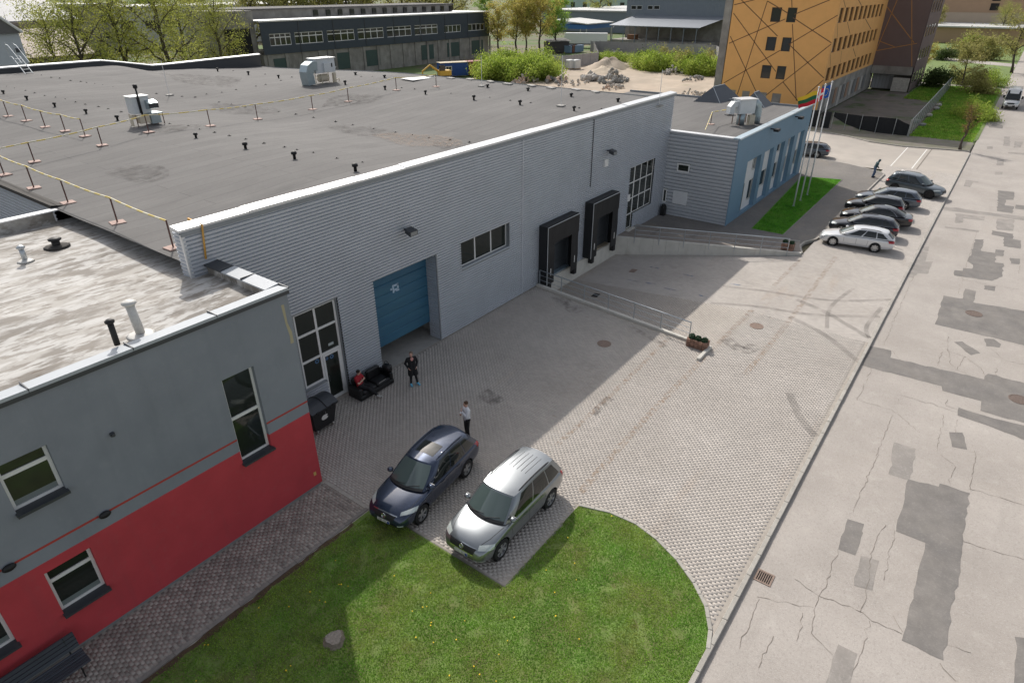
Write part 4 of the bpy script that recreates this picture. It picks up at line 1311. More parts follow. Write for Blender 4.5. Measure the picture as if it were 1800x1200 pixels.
# ------------------------------------------------------------------ blue annex
m_bclad = mat('blue_cladding', (0.165, 0.28, 0.385), 0.5, 0.1, var=0.04, vscale=0.4)
m_wpan = mat('white_panel', (0.68, 0.69, 0.70), 0.55, var=0.05, vscale=1)
m_aclad = mat('annex_cladding', (0.56, 0.58, 0.61), 0.42, 0.2, var=0.04, vscale=0.3)
AX0, AX1, AY0, AY1 = 47.4, 67.1, 15.05, 34.0
annex = thing('annex', 'blue fronted single storey annex with silver ribbed side wall', 'building', (AX0, AY0, 0))
ann = world_parts(annex)
PLA = Plane('Y', AY0)
PLS = Plane('X', AX0)
BAYS = [(50.2, 53.4), (54.3, 56.7), (57.6, 59.8), (60.8, 62.6), (63.8, 65.9)]
AOPS = [(a, b, 0.25, 4.38) for a, b in BAYS]
B = MB()
for c in cells(AX0, AX1, -0.1, 6.45, AOPS):
    corrugated(B, PLA, *c, 0.24, 0.035, vertical=True)
B.build('front_cladding', m_bclad, ann)
for bi, (a, b) in enumerate(BAYS):
    bay = empty_part('bay', ann)
    B = MB()
    PB_ = Plane('Y', AY0 + 0.3)
    if bi == 0:
        wins = [(a + 0.1, a + 0.75, 3.55, 4.25), (b - 0.9, b - 0.1, 3.2, 4.25), (a + 0.12, a + 1.15, 0.27, 2.45), (b - 0.95, b - 0.1, 0.8, 2.45)]
    else:
        wins = [(a + 0.15, b - 0.15, 1.25, 2.6)] + ([(a + 0.6, b - 0.15, 3.5, 4.25)] if bi in (2, 3) else [])
    for c in cells(a, b, 0.25, 4.38, wins):
        corrugated(B, PB_, *c, 0.2, 0.02, vertical=True)
    B.build('infill_panel', m_wpan, bay)
    for k, w4 in enumerate(wins):
        window(bay if False else ann, PB_, *w4, [0.5] if (bi == 0 and k == 1) else [], [], m_pvc, m_glass, 0.02, fw=0.06)
    B = MB()
    B.quad((a, AY0 - 0.02, 0.25), (a, AY0 - 0.02, 4.38), (a, AY0 + 0.3, 4.38), (a, AY0 + 0.3, 0.25))
    B.quad((b, AY0 - 0.02, 0.25), (b, AY0 + 0.3, 0.25), (b, AY0 + 0.3, 4.38), (b, AY0 - 0.02, 4.38))
    B.quad((a, AY0 - 0.02, 4.38), (b, AY0 - 0.02, 4.38), (b, AY0 + 0.3, 4.38), (a, AY0 + 0.3, 4.38))
    B.quad((a, AY0 - 0.02, 0.25), (a, AY0 + 0.3, 0.25), (b, AY0 + 0.3, 0.25), (b, AY0 - 0.02, 0.25))
    B.build('reveal', m_bclad, bay)
SOPS = [(18.42, 19.44, 3.6, 4.24), (18.3, 19.5, 1.08, 2.12), (20.02, 20.36, 1.05, 2.1)]
B = MB()
for c in cells(AY0, 20.4, -0.1, 6.45, SOPS):
    corrugated(B, PLS, *c, 0.262, 0.15, prof=((0, 0), (0.40, 0), (0.46, 1), (0.94, 1)))
B.build('side_cladding', m_aclad, ann)
window(ann, PLS, *SOPS[0], [], [], m_pvc, m_glass, -0.14, fw=0.1)
window(ann, PLS, *SOPS[2], [], [], m_pvc, m_glass, -0.14, fw=0.08)
B = MB(); PLS.box(B, 18.3, 19.5, 1.08, 2.12, -0.02, 0.14); B.build('shutter', m_wpan, ann)
for k in range(9):
    B = MB(); PLS.box(B, 18.36, 19.44, 1.12 + k * 0.11, 1.12 + k * 0.11 + 0.095, 0.14, 0.155); B.build('slat', m_wpan, ann)
MB().box(AX0 - 0.17, AX0 + 0.02, AY0 - 0.06, AY0 + 0.0, 0, 6.45).build('corner_trim', m_bclad, ann)
def aroof(x, y):
    return 6.12
MB().add([(AX0, AY0, 6.12), (AX1, AY0, 6.12), (AX1, AY1, 6.12), (AX0, AY1, 6.12)], [(0, 1, 2, 3)]).build('roof', m_felt, ann)
MB().box(AX0 + 0.05, AX0 + 0.3, AY0 + 0.05, 20.38, 6.0, 6.45).box(AX0 + 0.3, AX1, AY0 + 0.05, AY0 + 0.3, 6.0, 6.45).build('parapet', m_trim, ann)
for i in range(10):
    a = AX0 - 0.1 + i * 1.99
    MB().box(a + 0.004, a + 1.986, AY0 - 0.11, AY0 + 0.4, 6.45, 6.56 + RND.gauss(0, 0.006)).build('capping', mat('pale_blue_flashing', (0.50, 0.60, 0.66), 0.35, 0.3) if i == 0 else bpy.data.materials['pale_blue_flashing'], ann)
for i in range(4):
    a = AY0 + 0.41 + i * 1.24
    MB().box(AX0 - 0.2, AX0 + 0.38, a + 0.004, a + 1.236, 6.45, 6.55).build('capping', m_capw, ann)
MB().box(AX1 - 0.1, AX1, AY0 + 0.3, AY1, 0, 6.3).build('end_wall', m_trim, ann)
for x in (54.6, 61.4):
    MB().box(-0.05, 0.05, -0.4, 0, -0.04, 0.04).bbox(-0.3, 0.3, -0.7, -0.3, -0.14, 0.06, 0.03).build('floodlight', m_black, ann, loc=(x, AY0 - 0.03, 6.15))
# dark gabled rooflights at the far end of the annex
m_slate = mat('slate_sheet', (0.09, 0.10, 0.115), 0.6, 0.2, var=0.08, vscale=1)
def rooflight(pts_base, ridge, label):
    c = sum((Vector((p[0], p[1], 0)) for p in pts_base), Vector()) / len(pts_base)
    t = thing('rooflight', label, 'rooflight', (c.x, c.y, 6.12))
    V = [(p[0] - c.x, p[1] - c.y, 0) for p in pts_base] + [(p[0] - c.x, p[1] - c.y, p[2] - 6.12) for p in ridge]
    MB().add(V, [(0, 1, 4), (1, 2, 5, 4), (2, 3, 5), (3, 0, 4, 5), (3, 2, 1, 0)]).build('shell', m_slate, t)
    MB().tube([V[4], V[5]], 0.04, 6).build('ridge', m_galv, t)
    MB().tube([V[4], V[1]], 0.03, 6).build('edge_strip', m_galv, t)
rooflight([(64.3, 25.6), (64.9, 23.1), (69.3, 22.6), (68.8, 25.2)], [(65.7, 24.3, 7.45), (68.0, 24.0, 7.5)], 'larger dark gabled rooflight on the far end of the annex roof')
rooflight([(64.4, 21.0), (64.6, 18.7), (67.0, 18.6), (66.9, 20.8)], [(65.3, 20.1, 7.3), (66.4, 20.0, 7.35)], 'smaller dark gabled rooflight behind the ducted unit on the annex')
# ================================================================== SITE: walls, ramp, pavements, furniture
# ---- kerb wall left of the docks
dwall = world_parts(thing('dock_kerb_wall', 'low pale concrete kerb wall carrying the railing left of the dock pit', 'wall', (29.0, 14.5, 0)))
a = Vector((29.75, 20.3, 0)); b = Vector((28.52, 8.95, 0))
d = (b - a).normalized(); nrm = Vector((-d.y, d.x, 0))
L = (b - a).length
n = 8
for k in range(n):
    p0 = a + d * (L * k / n + 0.003); p1 = a + d * (L * (k + 1) / n - 0.003)
    q = [p0 - nrm * 0.11, p1 - nrm * 0.11, p1 + nrm * 0.11, p0 + nrm * 0.11]
    MB().prism([(v.x, v.y) for v in q], -1.2, 0.13).build('block', m_conc_w, dwall)
MB().bbox(27.05, 28.62, 8.74, 8.92, -0.1, 0.13, 0.015).build('return_block', m_conc_w, dwall)
# ---- railings
def railing(name, label, pts, h, m, foot, midrail=True, side=None):
    t = world_parts(thing(name, label, 'railing', pts[0]))
    P = [Vector(p) for p in pts]
    for p in P:
        MB().box(p.x - 0.022, p.x + 0.022, p.y - 0.022, p.y + 0.022, p.z - foot, p.z + h).build('post', m, t)
    MB().tube([p + Vector((0, 0, h)) for p in P], 0.032, 8).build('handrail', m, t, True)
    if midrail:
        for f in (0.33, 0.66):
            MB().tube([p + Vector((0, 0, h * f)) for p in P], 0.013, 6).build('wire', m, t)
    return t
m_rail = mat('railing_steel', (0.46, 0.50, 0.53), 0.35, 0.7, var=0.08, vscale=3)
rp = []
for k in range(7):
    y = 20.15 - k * 1.69
    rp.append((29.75 - (20.3 - y) * 0.108 + 0.05, y, 0.12))
railing('dock_railing', 'galvanised steel railing on the kerb wall beside the dock pit', rp, 0.93, m_rail, 0.1)
# ---- retaining wall of concrete panels right of the docks
rwall = world_parts(thing('retaining_wall', 'pale concrete panel retaining wall holding up the pedestrian ramp', 'wall', (42, 14.5, -0.5)))
a = Vector((39.75, 20.36, 0)); b = Vector((44.62, 8.72, 0))
d = (b - a).normalized(); nrm = Vector((-d.y, d.x, 0)); L = (b - a).length
n = 14
def rwz(t):
    return 0.20 + 0.12 * (1 - t)
for k in range(n):
    t0, t1 = k / n, (k + 1) / n
    p0 = a + d * (L * t0 + 0.004); p1 = a + d * (L * t1 - 0.004)
    off = RND.gauss(0, 0.004)
    q = [p0 - nrm * (0.1 + off), p1 - nrm * (0.1 + off), p1 + nrm * 0.1, p0 + nrm * 0.1]
    MB().prism([(v.x, v.y) for v in q], -1.3, [rwz(t0), rwz(t1), rwz(t1), rwz(t0)]).build('panel', m_conc_w, rwall)
rp = []
for k in range(7):
    t = (1.35 + k * 1.72) / L
    p = a + d * (L * t)
    rp.append((p.x - 0.08, p.y - 0.05, rwz(t) - 0.02))
railing('ramp_railing', 'galvanised steel railing along the ramp beside the glazed entrance', rp, 0.95, m_rail, 0.34)
# ---- ramp and raised pavement round the annex
ramp = sgroup('ramp')
r0, r1 = a + nrm * 0.1, b + nrm * 0.1
MB().add([(r0.x, r0.y, 0.30), (r1.x, r1.y, 0.12), (r1.x + 2.3, r1.y + 0.7, 0.12), (r0.x + 3.0, 20.38, 0.30)], [(0, 1, 2, 3)]).build('ramp_surface', m_ramp, ramp)
MB().prism([(r1.x + 2.3, r1.y + 0.7), (r1.x + 2.42, r1.y + 0.72), (r0.x + 3.12, 20.38), (r0.x + 3.0, 20.38)], 0.0, [0.16, 0.16, 0.33, 0.33]).build('ramp_kerb', m_edge, ramp)
walk = sgroup('sidewalk')
KB = [(44.9, 8.75), (46.3, 9.25), (47.2, 9.2), (48.3, 8.72), (49.2, 8.6), (60, 8.4), (71.6, 8.2), (72.2, 8.5), (72.6, 9.2), (74.0, 12.0), (74.5, 15.0), (73.0, 17.5), (70.5, 19.5)]
MB().sheet([(p[0], p[1]) for p in KB] + [(67.15, 19.5), (67.15, 15.08), (47.44, 15.08), (47.44, 20.38), (42.0, 20.38)], 0.10).build('paving', m_walk, walk)
kerb_run(KB[:9], walk, 1.0, 0.13, -0.1, 0.13, m_edge)
kerb_run(KB[8:], walk, 1.0, 0.13, -0.1, 0.11, m_edge)
# ---- lawn strip by the annex
strip = sgroup('lawn_strip')
SP = [(47.8, 10.85), (66.9, 11.0), (65.9, 14.45), (47.75, 13.2)]
MB().sheet(SP, 0.115).build('turf', mat('fresh_turf', (0.09, 0.25, 0.03), 0.95, var=0.3, vscale=1.5, layers=[((0.18, 0.11, 0.06), 0.8, (1, 1, 1), (0.66, 0.74), 0.6)]), strip)
def strip_keep(x, y):
    f = (x - 47.8) / 18.5
    return 47.85 < x < 66.7 - (y - 11) * 0.29 and 10.92 + 0.1 * f < y < 13.15 + 1.2 * f
grass('grass', strip_keep, 47.8, 67, 10.85, 14.5, 620, 0.07, 0.115, m_blade2, strip, wdt=0.022)
kerb_run([SP[3], SP[0], SP[1], SP[2]], strip, 1.0, 0.08, -0.02, 0.135, m_edge_d)
# ---- side street behind the annex, white crossing bars, second raised pavement
xroad = sgroup('side_street')
MB().sheet([(74, 2.44), (93.0, 2.44), (93.0, 60), (67.2, 60), (67.2, 16), (73.9, 16)], -0.02).build('carriageway', mat('concrete_street', (0.43, 0.39, 0.345), 0.9, col2=(0.37, 0.335, 0.30), vscale=0.2, var=0.08), xroad)
for k in range(2):
    MB().box(74.6, 87.0, 8.3 - k * 1.9, 8.40 - k * 1.9, -0.015, -0.012).build('crossing_bar', m_white, xroad)
MB().box(72.4, 75.0, 7.0, 7.16, 0.002, 0.006).build('edge_line', m_white, xroad)
MB().box(75, 88, 5.95, 6.07, -0.015, -0.012).build('joint_line', m_crack, xroad)
walk2 = sgroup('far_sidewalk')
K2 = [(88.4, 2.5), (88.2, 3.4), (87.6, 6.0), (86.9, 9.0), (87.4, 12.5), (89.2, 15.0), (90.3, 18.0), (90.5, 30)]
MB().sheet([(93.8, 2.5)] + [(93.8, 30)] + list(reversed(K2)), 0.07).build('paving', mat('old_pavement', (0.19, 0.17, 0.15), 0.92, col2=(0.14, 0.14, 0.09), vscale=0.5, var=0.15), walk2)
kerb_run(K2, walk2, 1.2, 0.14, -0.1, 0.10, m_edge)

# ---- planters of split stone
m_stone = mat('planter_stone', (0.25, 0.145, 0.105), 0.9, var=0.3, vscale=8, coord='O', island=0.35)
m_leafd = mat('shrub_leaf', (0.022, 0.07, 0.028), 0.6, island=0.35)
def leaf_cloud(n, c, r, size, seed, flat_=0.6):
    rg = np.random.default_rng(seed)
    V = []
    P = rg.normal(0, 1, (n, 3))
    P /= np.linalg.norm(P, axis=1)[:, None]
    P *= (rg.uniform(0.45, 1.0, n) ** 0.5)[:, None]
    P = P * np.array(r) + np.array(c)
    A = rg.normal(0, 1, (n, 3)); A /= np.linalg.norm(A, axis=1)[:, None]
    Bv = rg.normal(0, 1, (n, 3)); Bv -= (Bv * A).sum(1)[:, None] * A; Bv /= np.linalg.norm(Bv, axis=1)[:, None]
    s = size * rg.uniform(0.6, 1.3, n)[:, None]
    Q = np.stack([P - A * s, P + Bv * s * flat_, P + A * s, P - Bv * s * flat_], 1)
    return Q.reshape(-1, 3), np.arange(n * 4).reshape(n, 4)
def planter(x, y, z, lx, ly, label):
    t = thing('planter', label, 'planter', (x, y, z))
    k = 0
    for row in range(3):
        zz = row * 0.15
        for side in (-1, 1):
            nst = max(3, int(ly / 0.2))
            for i in range(nst):
                ya = -ly / 2 + ly * i / nst
                w_ = ly / nst - 0.012
                o = RND.uniform(-0.012, 0.012)
                MB().bbox(side * (lx / 2 - 0.04) - 0.05 + o, side * (lx / 2 - 0.04) + 0.05 + o, ya, ya + w_, zz, zz + 0.14, 0.015).build('stone', m_stone, t)
            ns = max(2, int((lx - 0.2) / 0.16))
            for i in range(ns):
                xa = -lx / 2 + 0.1 + (lx - 0.2) * i / ns
                o = RND.uniform(-0.012, 0.012)
                MB().bbox(xa, xa + (lx - 0.2) / ns - 0.012, side * (ly / 2 - 0.04) - 0.05 + o, side * (ly / 2 - 0.04) + 0.05 + o, zz, zz + 0.14, 0.015).build('stone', m_stone, t)
    MB().box(-lx / 2 + 0.08, lx / 2 - 0.08, -ly / 2 + 0.08, ly / 2 - 0.08, 0.0, 0.38).build('soil', m_soil, t)
    nb = 3 if ly > 0.8 else 2
    for i in range(nb):
        V, F = leaf_cloud(420, (RND.uniform(-0.04, 0.04), -ly / 2 + 0.18 + (ly - 0.36) * i / max(nb - 1, 1), 0.5), (0.19, 0.17, 0.15), 0.035, 50 + i)
        stuff(link('shrub', np_mesh('shrub', V, F, m_leafd), t))
planter(28.32, 9.4, 0.0, 0.5, 1.05, 'stone planter with low evergreen shrubs at the end of the dock kerb wall')
planter(44.75, 9.7, 0.2, 0.5, 0.8, 'stone planter with low evergreen shrubs at the foot of the ramp')

# ---- flagpoles and flags
m_pole = mat('white_pole', (0.78, 0.78, 0.77), 0.35)
def flagpole(x, y, h, label, bands, w_, fl, drop, sag, kind):
    t = thing('flagpole', label, 'flagpole', (x, y, 0.11))
    MB().tube([(0, 0, 0), (0, 0, h * 0.5), (0, 0, h)], [0.065, 0.05, 0.035], 10).build('pole', m_pole, t, True)
    MB().lathe([(0.03, h - 0.02), (0.075, h + 0.02), (0.075, h + 0.08), (0.0001, h + 0.13)], 10).build('finial', m_pole, t, True)
    MB().lathe([(0.12, 0), (0.12, 0.03), (0.07, 0.05)], 10).build('base', m_galv, t)
    fg = empty_part('flag', t)
    top = h - 0.22
    nu = 14
    def P(u, v):                                  # u along the fly, v down the hoist
        yy = 0.04 + u * fl * (1 - 0.15 * v)
        xx = 0.10 * math.sin(u * 5.5 + v * 1.8) * u
        zz = top - v * drop * (1 - 0.12 * u) - sag * u ** 1.2 + 0.04 * math.sin(u * 7 + v * 2)
        return (xx, yy, zz)
    for (u0, u1, v0, v1, m, nm) in bands:
        k = max(2, int((u1 - u0) * nu)); kv = max(1, int((v1 - v0) * 6))
        vs = [P(u0 + (u1 - u0) * i / k, v0 + (v1 - v0) * j / kv) for j in range(kv + 1) for i in range(k + 1)]
        MB().add(vs, [(j * (k + 1) + i, j * (k + 1) + i + 1, (j + 1) * (k + 1) + i + 1, (j + 1) * (k + 1) + i) for j in range(kv) for i in range(k)]).build(nm, m, fg, True)
    return fg, P
fy = flat('flag_yellow', (0.80, 0.52, 0.03), 0.8); fg_ = flat('flag_green', (0.015, 0.13, 0.055), 0.8); fr_ = flat('flag_red', (0.55, 0.012, 0.03), 0.8)
fr2 = flat('flag_bright_red', (0.72, 0.02, 0.04), 0.8); fw_ = flat('flag_white', (0.8, 0.8, 0.8), 0.8); fb_ = flat('flag_blue', (0.01, 0.10, 0.42), 0.8); fs_ = flat('flag_gold', (0.8, 0.6, 0.05), 0.7)
flagpole(55.5, 12.28, 9.2, 'white flagpole flying a yellow green and red striped flag', [(0, 1, 0, 0.333, fy, 'yellow_stripe'), (0, 1, 0.333, 0.667, fg_, 'green_stripe'), (0, 1, 0.667, 1, fr_, 'red_stripe')], 1, 1.35, 0.92, 0.62, 0)
flagpole(57.5, 12.28, 9.2, 'white flagpole flying a red flag with a white cross', [(0, 0.3, 0, 0.4, fr2, 'red_field'), (0, 0.3, 0.6, 1, fr2, 'red_field'), (0.44, 1, 0, 0.4, fr2, 'red_field'), (0.44, 1, 0.6, 1, fr2, 'red_field'),
         (0, 0.3, 0.4, 0.6, fw_, 'white_bar'), (0.44, 1, 0.4, 0.6, fw_, 'white_bar'), (0.3, 0.44, 0, 1, fw_, 'white_bar')], 1, 0.72, 0.85, 0.55, 1)
fgo, FP = flagpole(59.6, 12.28, 9.2, 'white flagpole flying a blue flag with a ring of gold stars', [(0, 1, 0, 1, fb_, 'blue_field')], 1, 0.6, 0.95, 0.18, 2)
for k in range(12):
    aa = 2 * PI * k / 12
    c = Vector(FP(0.5 + 0.30 * math.cos(aa), 0.5 + 0.28 * math.sin(aa)))
    vs = []
    for q in range(10):
        rr = 0.05 if q % 2 == 0 else 0.02
        vs.append((c.x - 0.02, c.y + rr * math.sin(q * PI / 5), c.z + rr * math.cos(q * PI / 5)))
    MB().add(vs, [tuple(range(10))]).build('star', fs_, fgo)

# ---- wheeled refuse bin with a white apple-shaped mark
m_bin = mat('bin_plastic', (0.014, 0.015, 0.017), 0.45, var=0.1, vscale=3, coord='O')
m_lid = mat('bin_lid_plastic', (0.045, 0.052, 0.062), 0.42, var=0.08, vscale=2, coord='O')
bn = thing('refuse_bin', 'big black wheeled refuse bin with grey lid and white fruit mark', 'bin', (12.5, 19.36, 0), 0.03)
B = MB()
B.add([(-0.48, -0.36, 0.16), (0.48, -0.36, 0.16), (0.48, 0.36, 0.16), (-0.48, 0.36, 0.16), (-0.62, -0.5, 1.12), (0.62, -0.5, 1.12), (0.62, 0.5, 1.12), (-0.62, 0.5, 1.12)],
      [(0, 3, 2, 1), (0, 1, 5, 4), (1, 2, 6, 5), (2, 3, 7, 6), (3, 0, 4, 7)])
for k in range(6):
    x = -0.5 + k * 0.2
    B.box(x - 0.02, x + 0.02, -0.50, -0.40, 0.95, 1.12)
B.build('body', m_bin, bn)
MB().box(-0.66, 0.66, -0.55, -0.50, 1.06, 1.14).box(-0.66, 0.66, 0.50, 0.55, 1.06, 1.14).box(-0.68, -0.62, -0.5, 0.5, 1.06, 1.14).box(0.62, 0.68, -0.5, 0.5, 1.06, 1.14).build('rim', m_bin, bn)
lv = []
for i in range(9):
    t = i / 8
    y = -0.56 + 1.12 * t
    z = 1.15 + 0.22 * math.sin(PI * min(1, max(0, (t - 0.02) / 0.96))) ** 0.8
    lv += [(-0.67, y, z), (0.05, y, z + 0.006), (0.09, y, z + 0.006), (0.67, y, z)]
B = MB().add(lv, [(4 * i + k, 4 * i + k + 1, 4 * i + k + 5, 4 * i + k + 4) for i in range(8) for k in range(3)])
for sx in (-0.67, 0.67):
    idx = 0 if sx < 0 else 3
    B.add([lv[4 * i + idx] for i in range(9)], [tuple(range(9))])
B.build('lid', m_lid, bn)
MB().tube([(0.07, -0.57, 1.17)] + [(0.07, -0.56 + 1.12 * i / 8, 1.175 + 0.22 * math.sin(PI * i / 8) ** 0.8) for i in range(1, 8)] + [(0.07, 0.56, 1.16)], 0.014, 6).build('lid_rib', m_bin, bn)
for sx in (-0.4, 0.4):
    MB().box(sx - 0.07, sx + 0.07, -0.62, -0.55, 1.13, 1.17).build('handle', m_bin, bn)
    for sy in (-0.3, 0.3):
        w_ = MB().lathe([(0.09, -0.025), (0.1, -0.015), (0.1, 0.015), (0.09, 0.025)], 14, (0, 0, 0), 'X').build('castor', flat('castor_grey', (0.35, 0.34, 0.32), 0.5), bn, True, loc=(sx, sy, 0.1))
        MB().box(-0.035, 0.035, -0.04, 0.04, 0.06, 0.1).build('bracket', m_galv, w_)
def bin_front(u, z):                             # point on the sloping front of the bin
    t = (z - 0.16) / 0.96
    return (u, -0.36 - 0.14 * t - 0.006, z)
pts = []
for k in range(28):
    aa = 2 * PI * k / 28
    rr = 0.155 * (1 + 0.10 * math.cos(2 * aa) * 1 - 0.10 * abs(math.sin(aa)) ** 6)
    u, v = rr * math.cos(aa), rr * math.sin(aa) * 1.0
    if u > 0.09:                                  # bite on one side
        u = min(u, 0.09 + 0.9 * abs(v) if abs(v - 0.03) < 0.06 else u)
    pts.append(bin_front(u, 0.68 + v))
MB().add(pts, [tuple(range(28))]).build('fruit_mark', m_white, bn)
lf = [bin_front(0.0 + 0.07 * math.sin(k * PI / 4) * 0.4 + 0.05 * k / 4, 0.85 + 0.02 * k) for k in range(5)] + [bin_front(0.08 - 0.02 * k, 0.93 - 0.02 * k) for k in range(1, 4)]
MB().add(lf, [tuple(range(len(lf)))]).build('leaf_mark', m_white, bn)

# ---- black sofa by the wall
sofa = thing('sofa', 'black leather sofa against the corrugated wall with a seated man', 'sofa', (15.72, 19.72, 0), 0.0)
m_sofa = mat('black_leather', (0.012, 0.012, 0.013), 0.38, var=0.2, vscale=4, coord='O', bump=0.1, bscale=30)
def cushion(x0, x1, y0, y1, z0, z1, r=0.06):
    return MB().bbox(x0, x1, y0, y1, z0, z1, r)
cushion(-1.0, 1.0, -0.42, 0.45, 0.06, 0.26, 0.04).build('base', m_sofa, sofa)
for x0, x1 in ((-0.8, -0.02), (0.02, 0.8)):
    cushion(x0, x1, -0.42, 0.22, 0.27, 0.44).build('seat_cushion', m_sofa, sofa)
    o = cushion(x0, x1, 0.2, 0.42, 0.36, 0.86).build('back_cushion', m_sofa, sofa)
    o.rotation_euler = (-0.06, 0, 0)
for x0, x1 in ((-1.0, -0.82), (0.82, 1.0)):
    cushion(x0, x1, -0.40, 0.45, 0.26, 0.62, 0.05).build('armrest', m_sofa, sofa)
for sx in (-0.92, 0.92):
    for sy in (-0.36, 0.38):
        MB().box(sx - 0.03, sx + 0.03, sy - 0.03, sy + 0.03, 0, 0.06).build('foot', m_galv, sofa)
MB().tube([(0.1, -0.41, 0.45), (0.3, -0.40, 0.455), (0.55, -0.37, 0.45)], 0.012, 6).build('piping', flat('grey_piping', (0.35, 0.33, 0.30), 0.6), sofa)
# black bag at the end of the sofa
bag = thing('bag', 'black bag standing on the far end of the sofa', 'bag', (16.62, 19.6, 0.62), 0.2)
B = MB().bbox(-0.15, 0.15, -0.22, 0.22, 0, 0.34, 0.07)
B.build('body', m_sofa, bag, True)
MB().tube([(0, -0.12, 0.33), (0, -0.1, 0.45), (0, 0, 0.5), (0, 0.1, 0.45), (0, 0.12, 0.33)], 0.016, 6).build('handle', m_sofa, bag, True)

# ---- slatted bench by the red wall
bench = thing('slatted_bench', 'dark slatted bench against the red wall', 'bench', (0.75, 15.75, 0))
m_slat = mat('bench_slat', (0.055, 0.065, 0.08), 0.5, var=0.25, vscale=3, vstretch=(0.3, 3, 3), coord='O', island=0.2)
for k in range(6):                                # seat: slats along the wall
    y = -0.38 + k * 0.105
    MB().bbox(-1.2, 1.15, y, y + 0.08, 0.415 + 0.012 * abs(k - 2.5) * 0.6, 0.45 + 0.012 * abs(k - 2.5) * 0.6, 0.008).build('slat', m_slat, bench)
for k in range(4):
    z = 0.52 + k * 0.115
    MB().add([(-1.2, 0.27 + k * 0.03, z), (1.15, 0.27 + k * 0.03, z), (1.15, 0.295 + k * 0.03, z + 0.09), (-1.2, 0.295 + k * 0.03, z + 0.09),
              (-1.2, 0.31 + k * 0.03, z), (1.15, 0.31 + k * 0.03, z), (1.15, 0.335 + k * 0.03, z + 0.09), (-1.2, 0.335 + k * 0.03, z + 0.09)],
             [(0, 1, 2, 3), (5, 4, 7, 6), (3, 2, 6, 7), (1, 5, 6, 2), (4, 0, 3, 7), (0, 4, 5, 1)]).build('slat', m_slat, bench)
for x in (-0.9, 0.9):
    MB().tube([(x, -0.34, 0), (x, -0.32, 0.4), (x, 0.26, 0.4), (x, 0.40, 0.95)], 0.022, 6).build('leg', m_black, bench)
    MB().tube([(x, 0.26, 0.4), (x, 0.3, 0)], 0.022, 6).build('leg', m_black, bench)

# ---- stump on the lawn
st = thing('tree_stump', 'pale weathered tree stump in the lawn', 'stump', (6.3, 10.95, 0.0))
m_bark = mat('stump_bark', (0.20, 0.165, 0.13), 0.9, var=0.35, vscale=9, coord='O', bump=0.6, bscale=12)
m_cut = mat('stump_wood', (0.25, 0.22, 0.19), 0.85, var=0.3, vscale=8, coord='O', bump=0.4, bscale=18)
B = MB(); N = 22
ring = []
for lv_, (r0_, z0_) in enumerate(((0.33, 0.0), (0.27, 0.05), (0.24, 0.12), (0.225, 0.15))):
    for k in range(N):
        aa = 2 * PI * k / N
        rr = r0_ * (1 + 0.10 * math.sin(3 * aa + 1) + 0.06 * math.sin(7 * aa))
        ring.append((rr * math.cos(aa), rr * math.sin(aa), z0_ + 0.01 * math.sin(5 * aa)))
B.add(ring, [(l * N + k, l * N + (k + 1) % N, (l + 1) * N + (k + 1) % N, (l + 1) * N + k) for l in range(3) for k in range(N)])
B.build('bark', m_bark, st, True)
B = MB().add([ring[3 * N + k] for k in range(N)] + [(0, 0, 0.14)], [(k, (k + 1) % N, N) for k in range(N)])
B.build('cut_face', m_cut, st)

# ---- dandelions
me_dan = MB().lathe([(0.004, 0.0), (0.004, 0.05)], 5).mesh('stem', flat('stem_green', (0.10, 0.17, 0.04), 0.7))
me_dfl = MB().lathe([(0.008, 0.05), (0.026, 0.062), (0.022, 0.074), (0.0001, 0.078)], 8).mesh('flower', flat('dandelion_yellow', (0.82, 0.55, 0.02), 0.7))
DAN = [(545, 1040), (572, 1058), (508, 1066), (455, 1068), (360, 1133), (366, 1133), (511, 1170), (503, 1178), (345, 1196), (596, 1027), (612, 1030), (600, 1027), (693, 1012), (757, 1042), (743, 1067), (750, 1066), (725, 1074), (817, 1091), (757, 1099), (758, 1094), (731, 1120), (762, 1129), (802, 1124),
       (904, 1085), (976, 1083), (977, 1082), (892, 1126), (877, 1150), (843, 1185), (833, 1171), (790, 1187), (872, 1197), (1010, 990), (1018, 1123), (1013, 1019), (960, 1002), (975, 1041), (998, 945), (1075, 907), (562, 1055), (590, 985)]
for (x, y) in DAN:
    p = G(x, y, 0.05)
    t = thing('dandelion', 'small yellow dandelion flower in the lawn', 'dandelion', (p.x, p.y, 0.0), RND.uniform(0, 6), 'dandelions scattered over the front lawn')
    s_ = RND.uniform(0.6, 0.95)
    t.scale = (s_, s_, 1)
    link('stem', me_dan, t); link('flower', me_dfl, t)

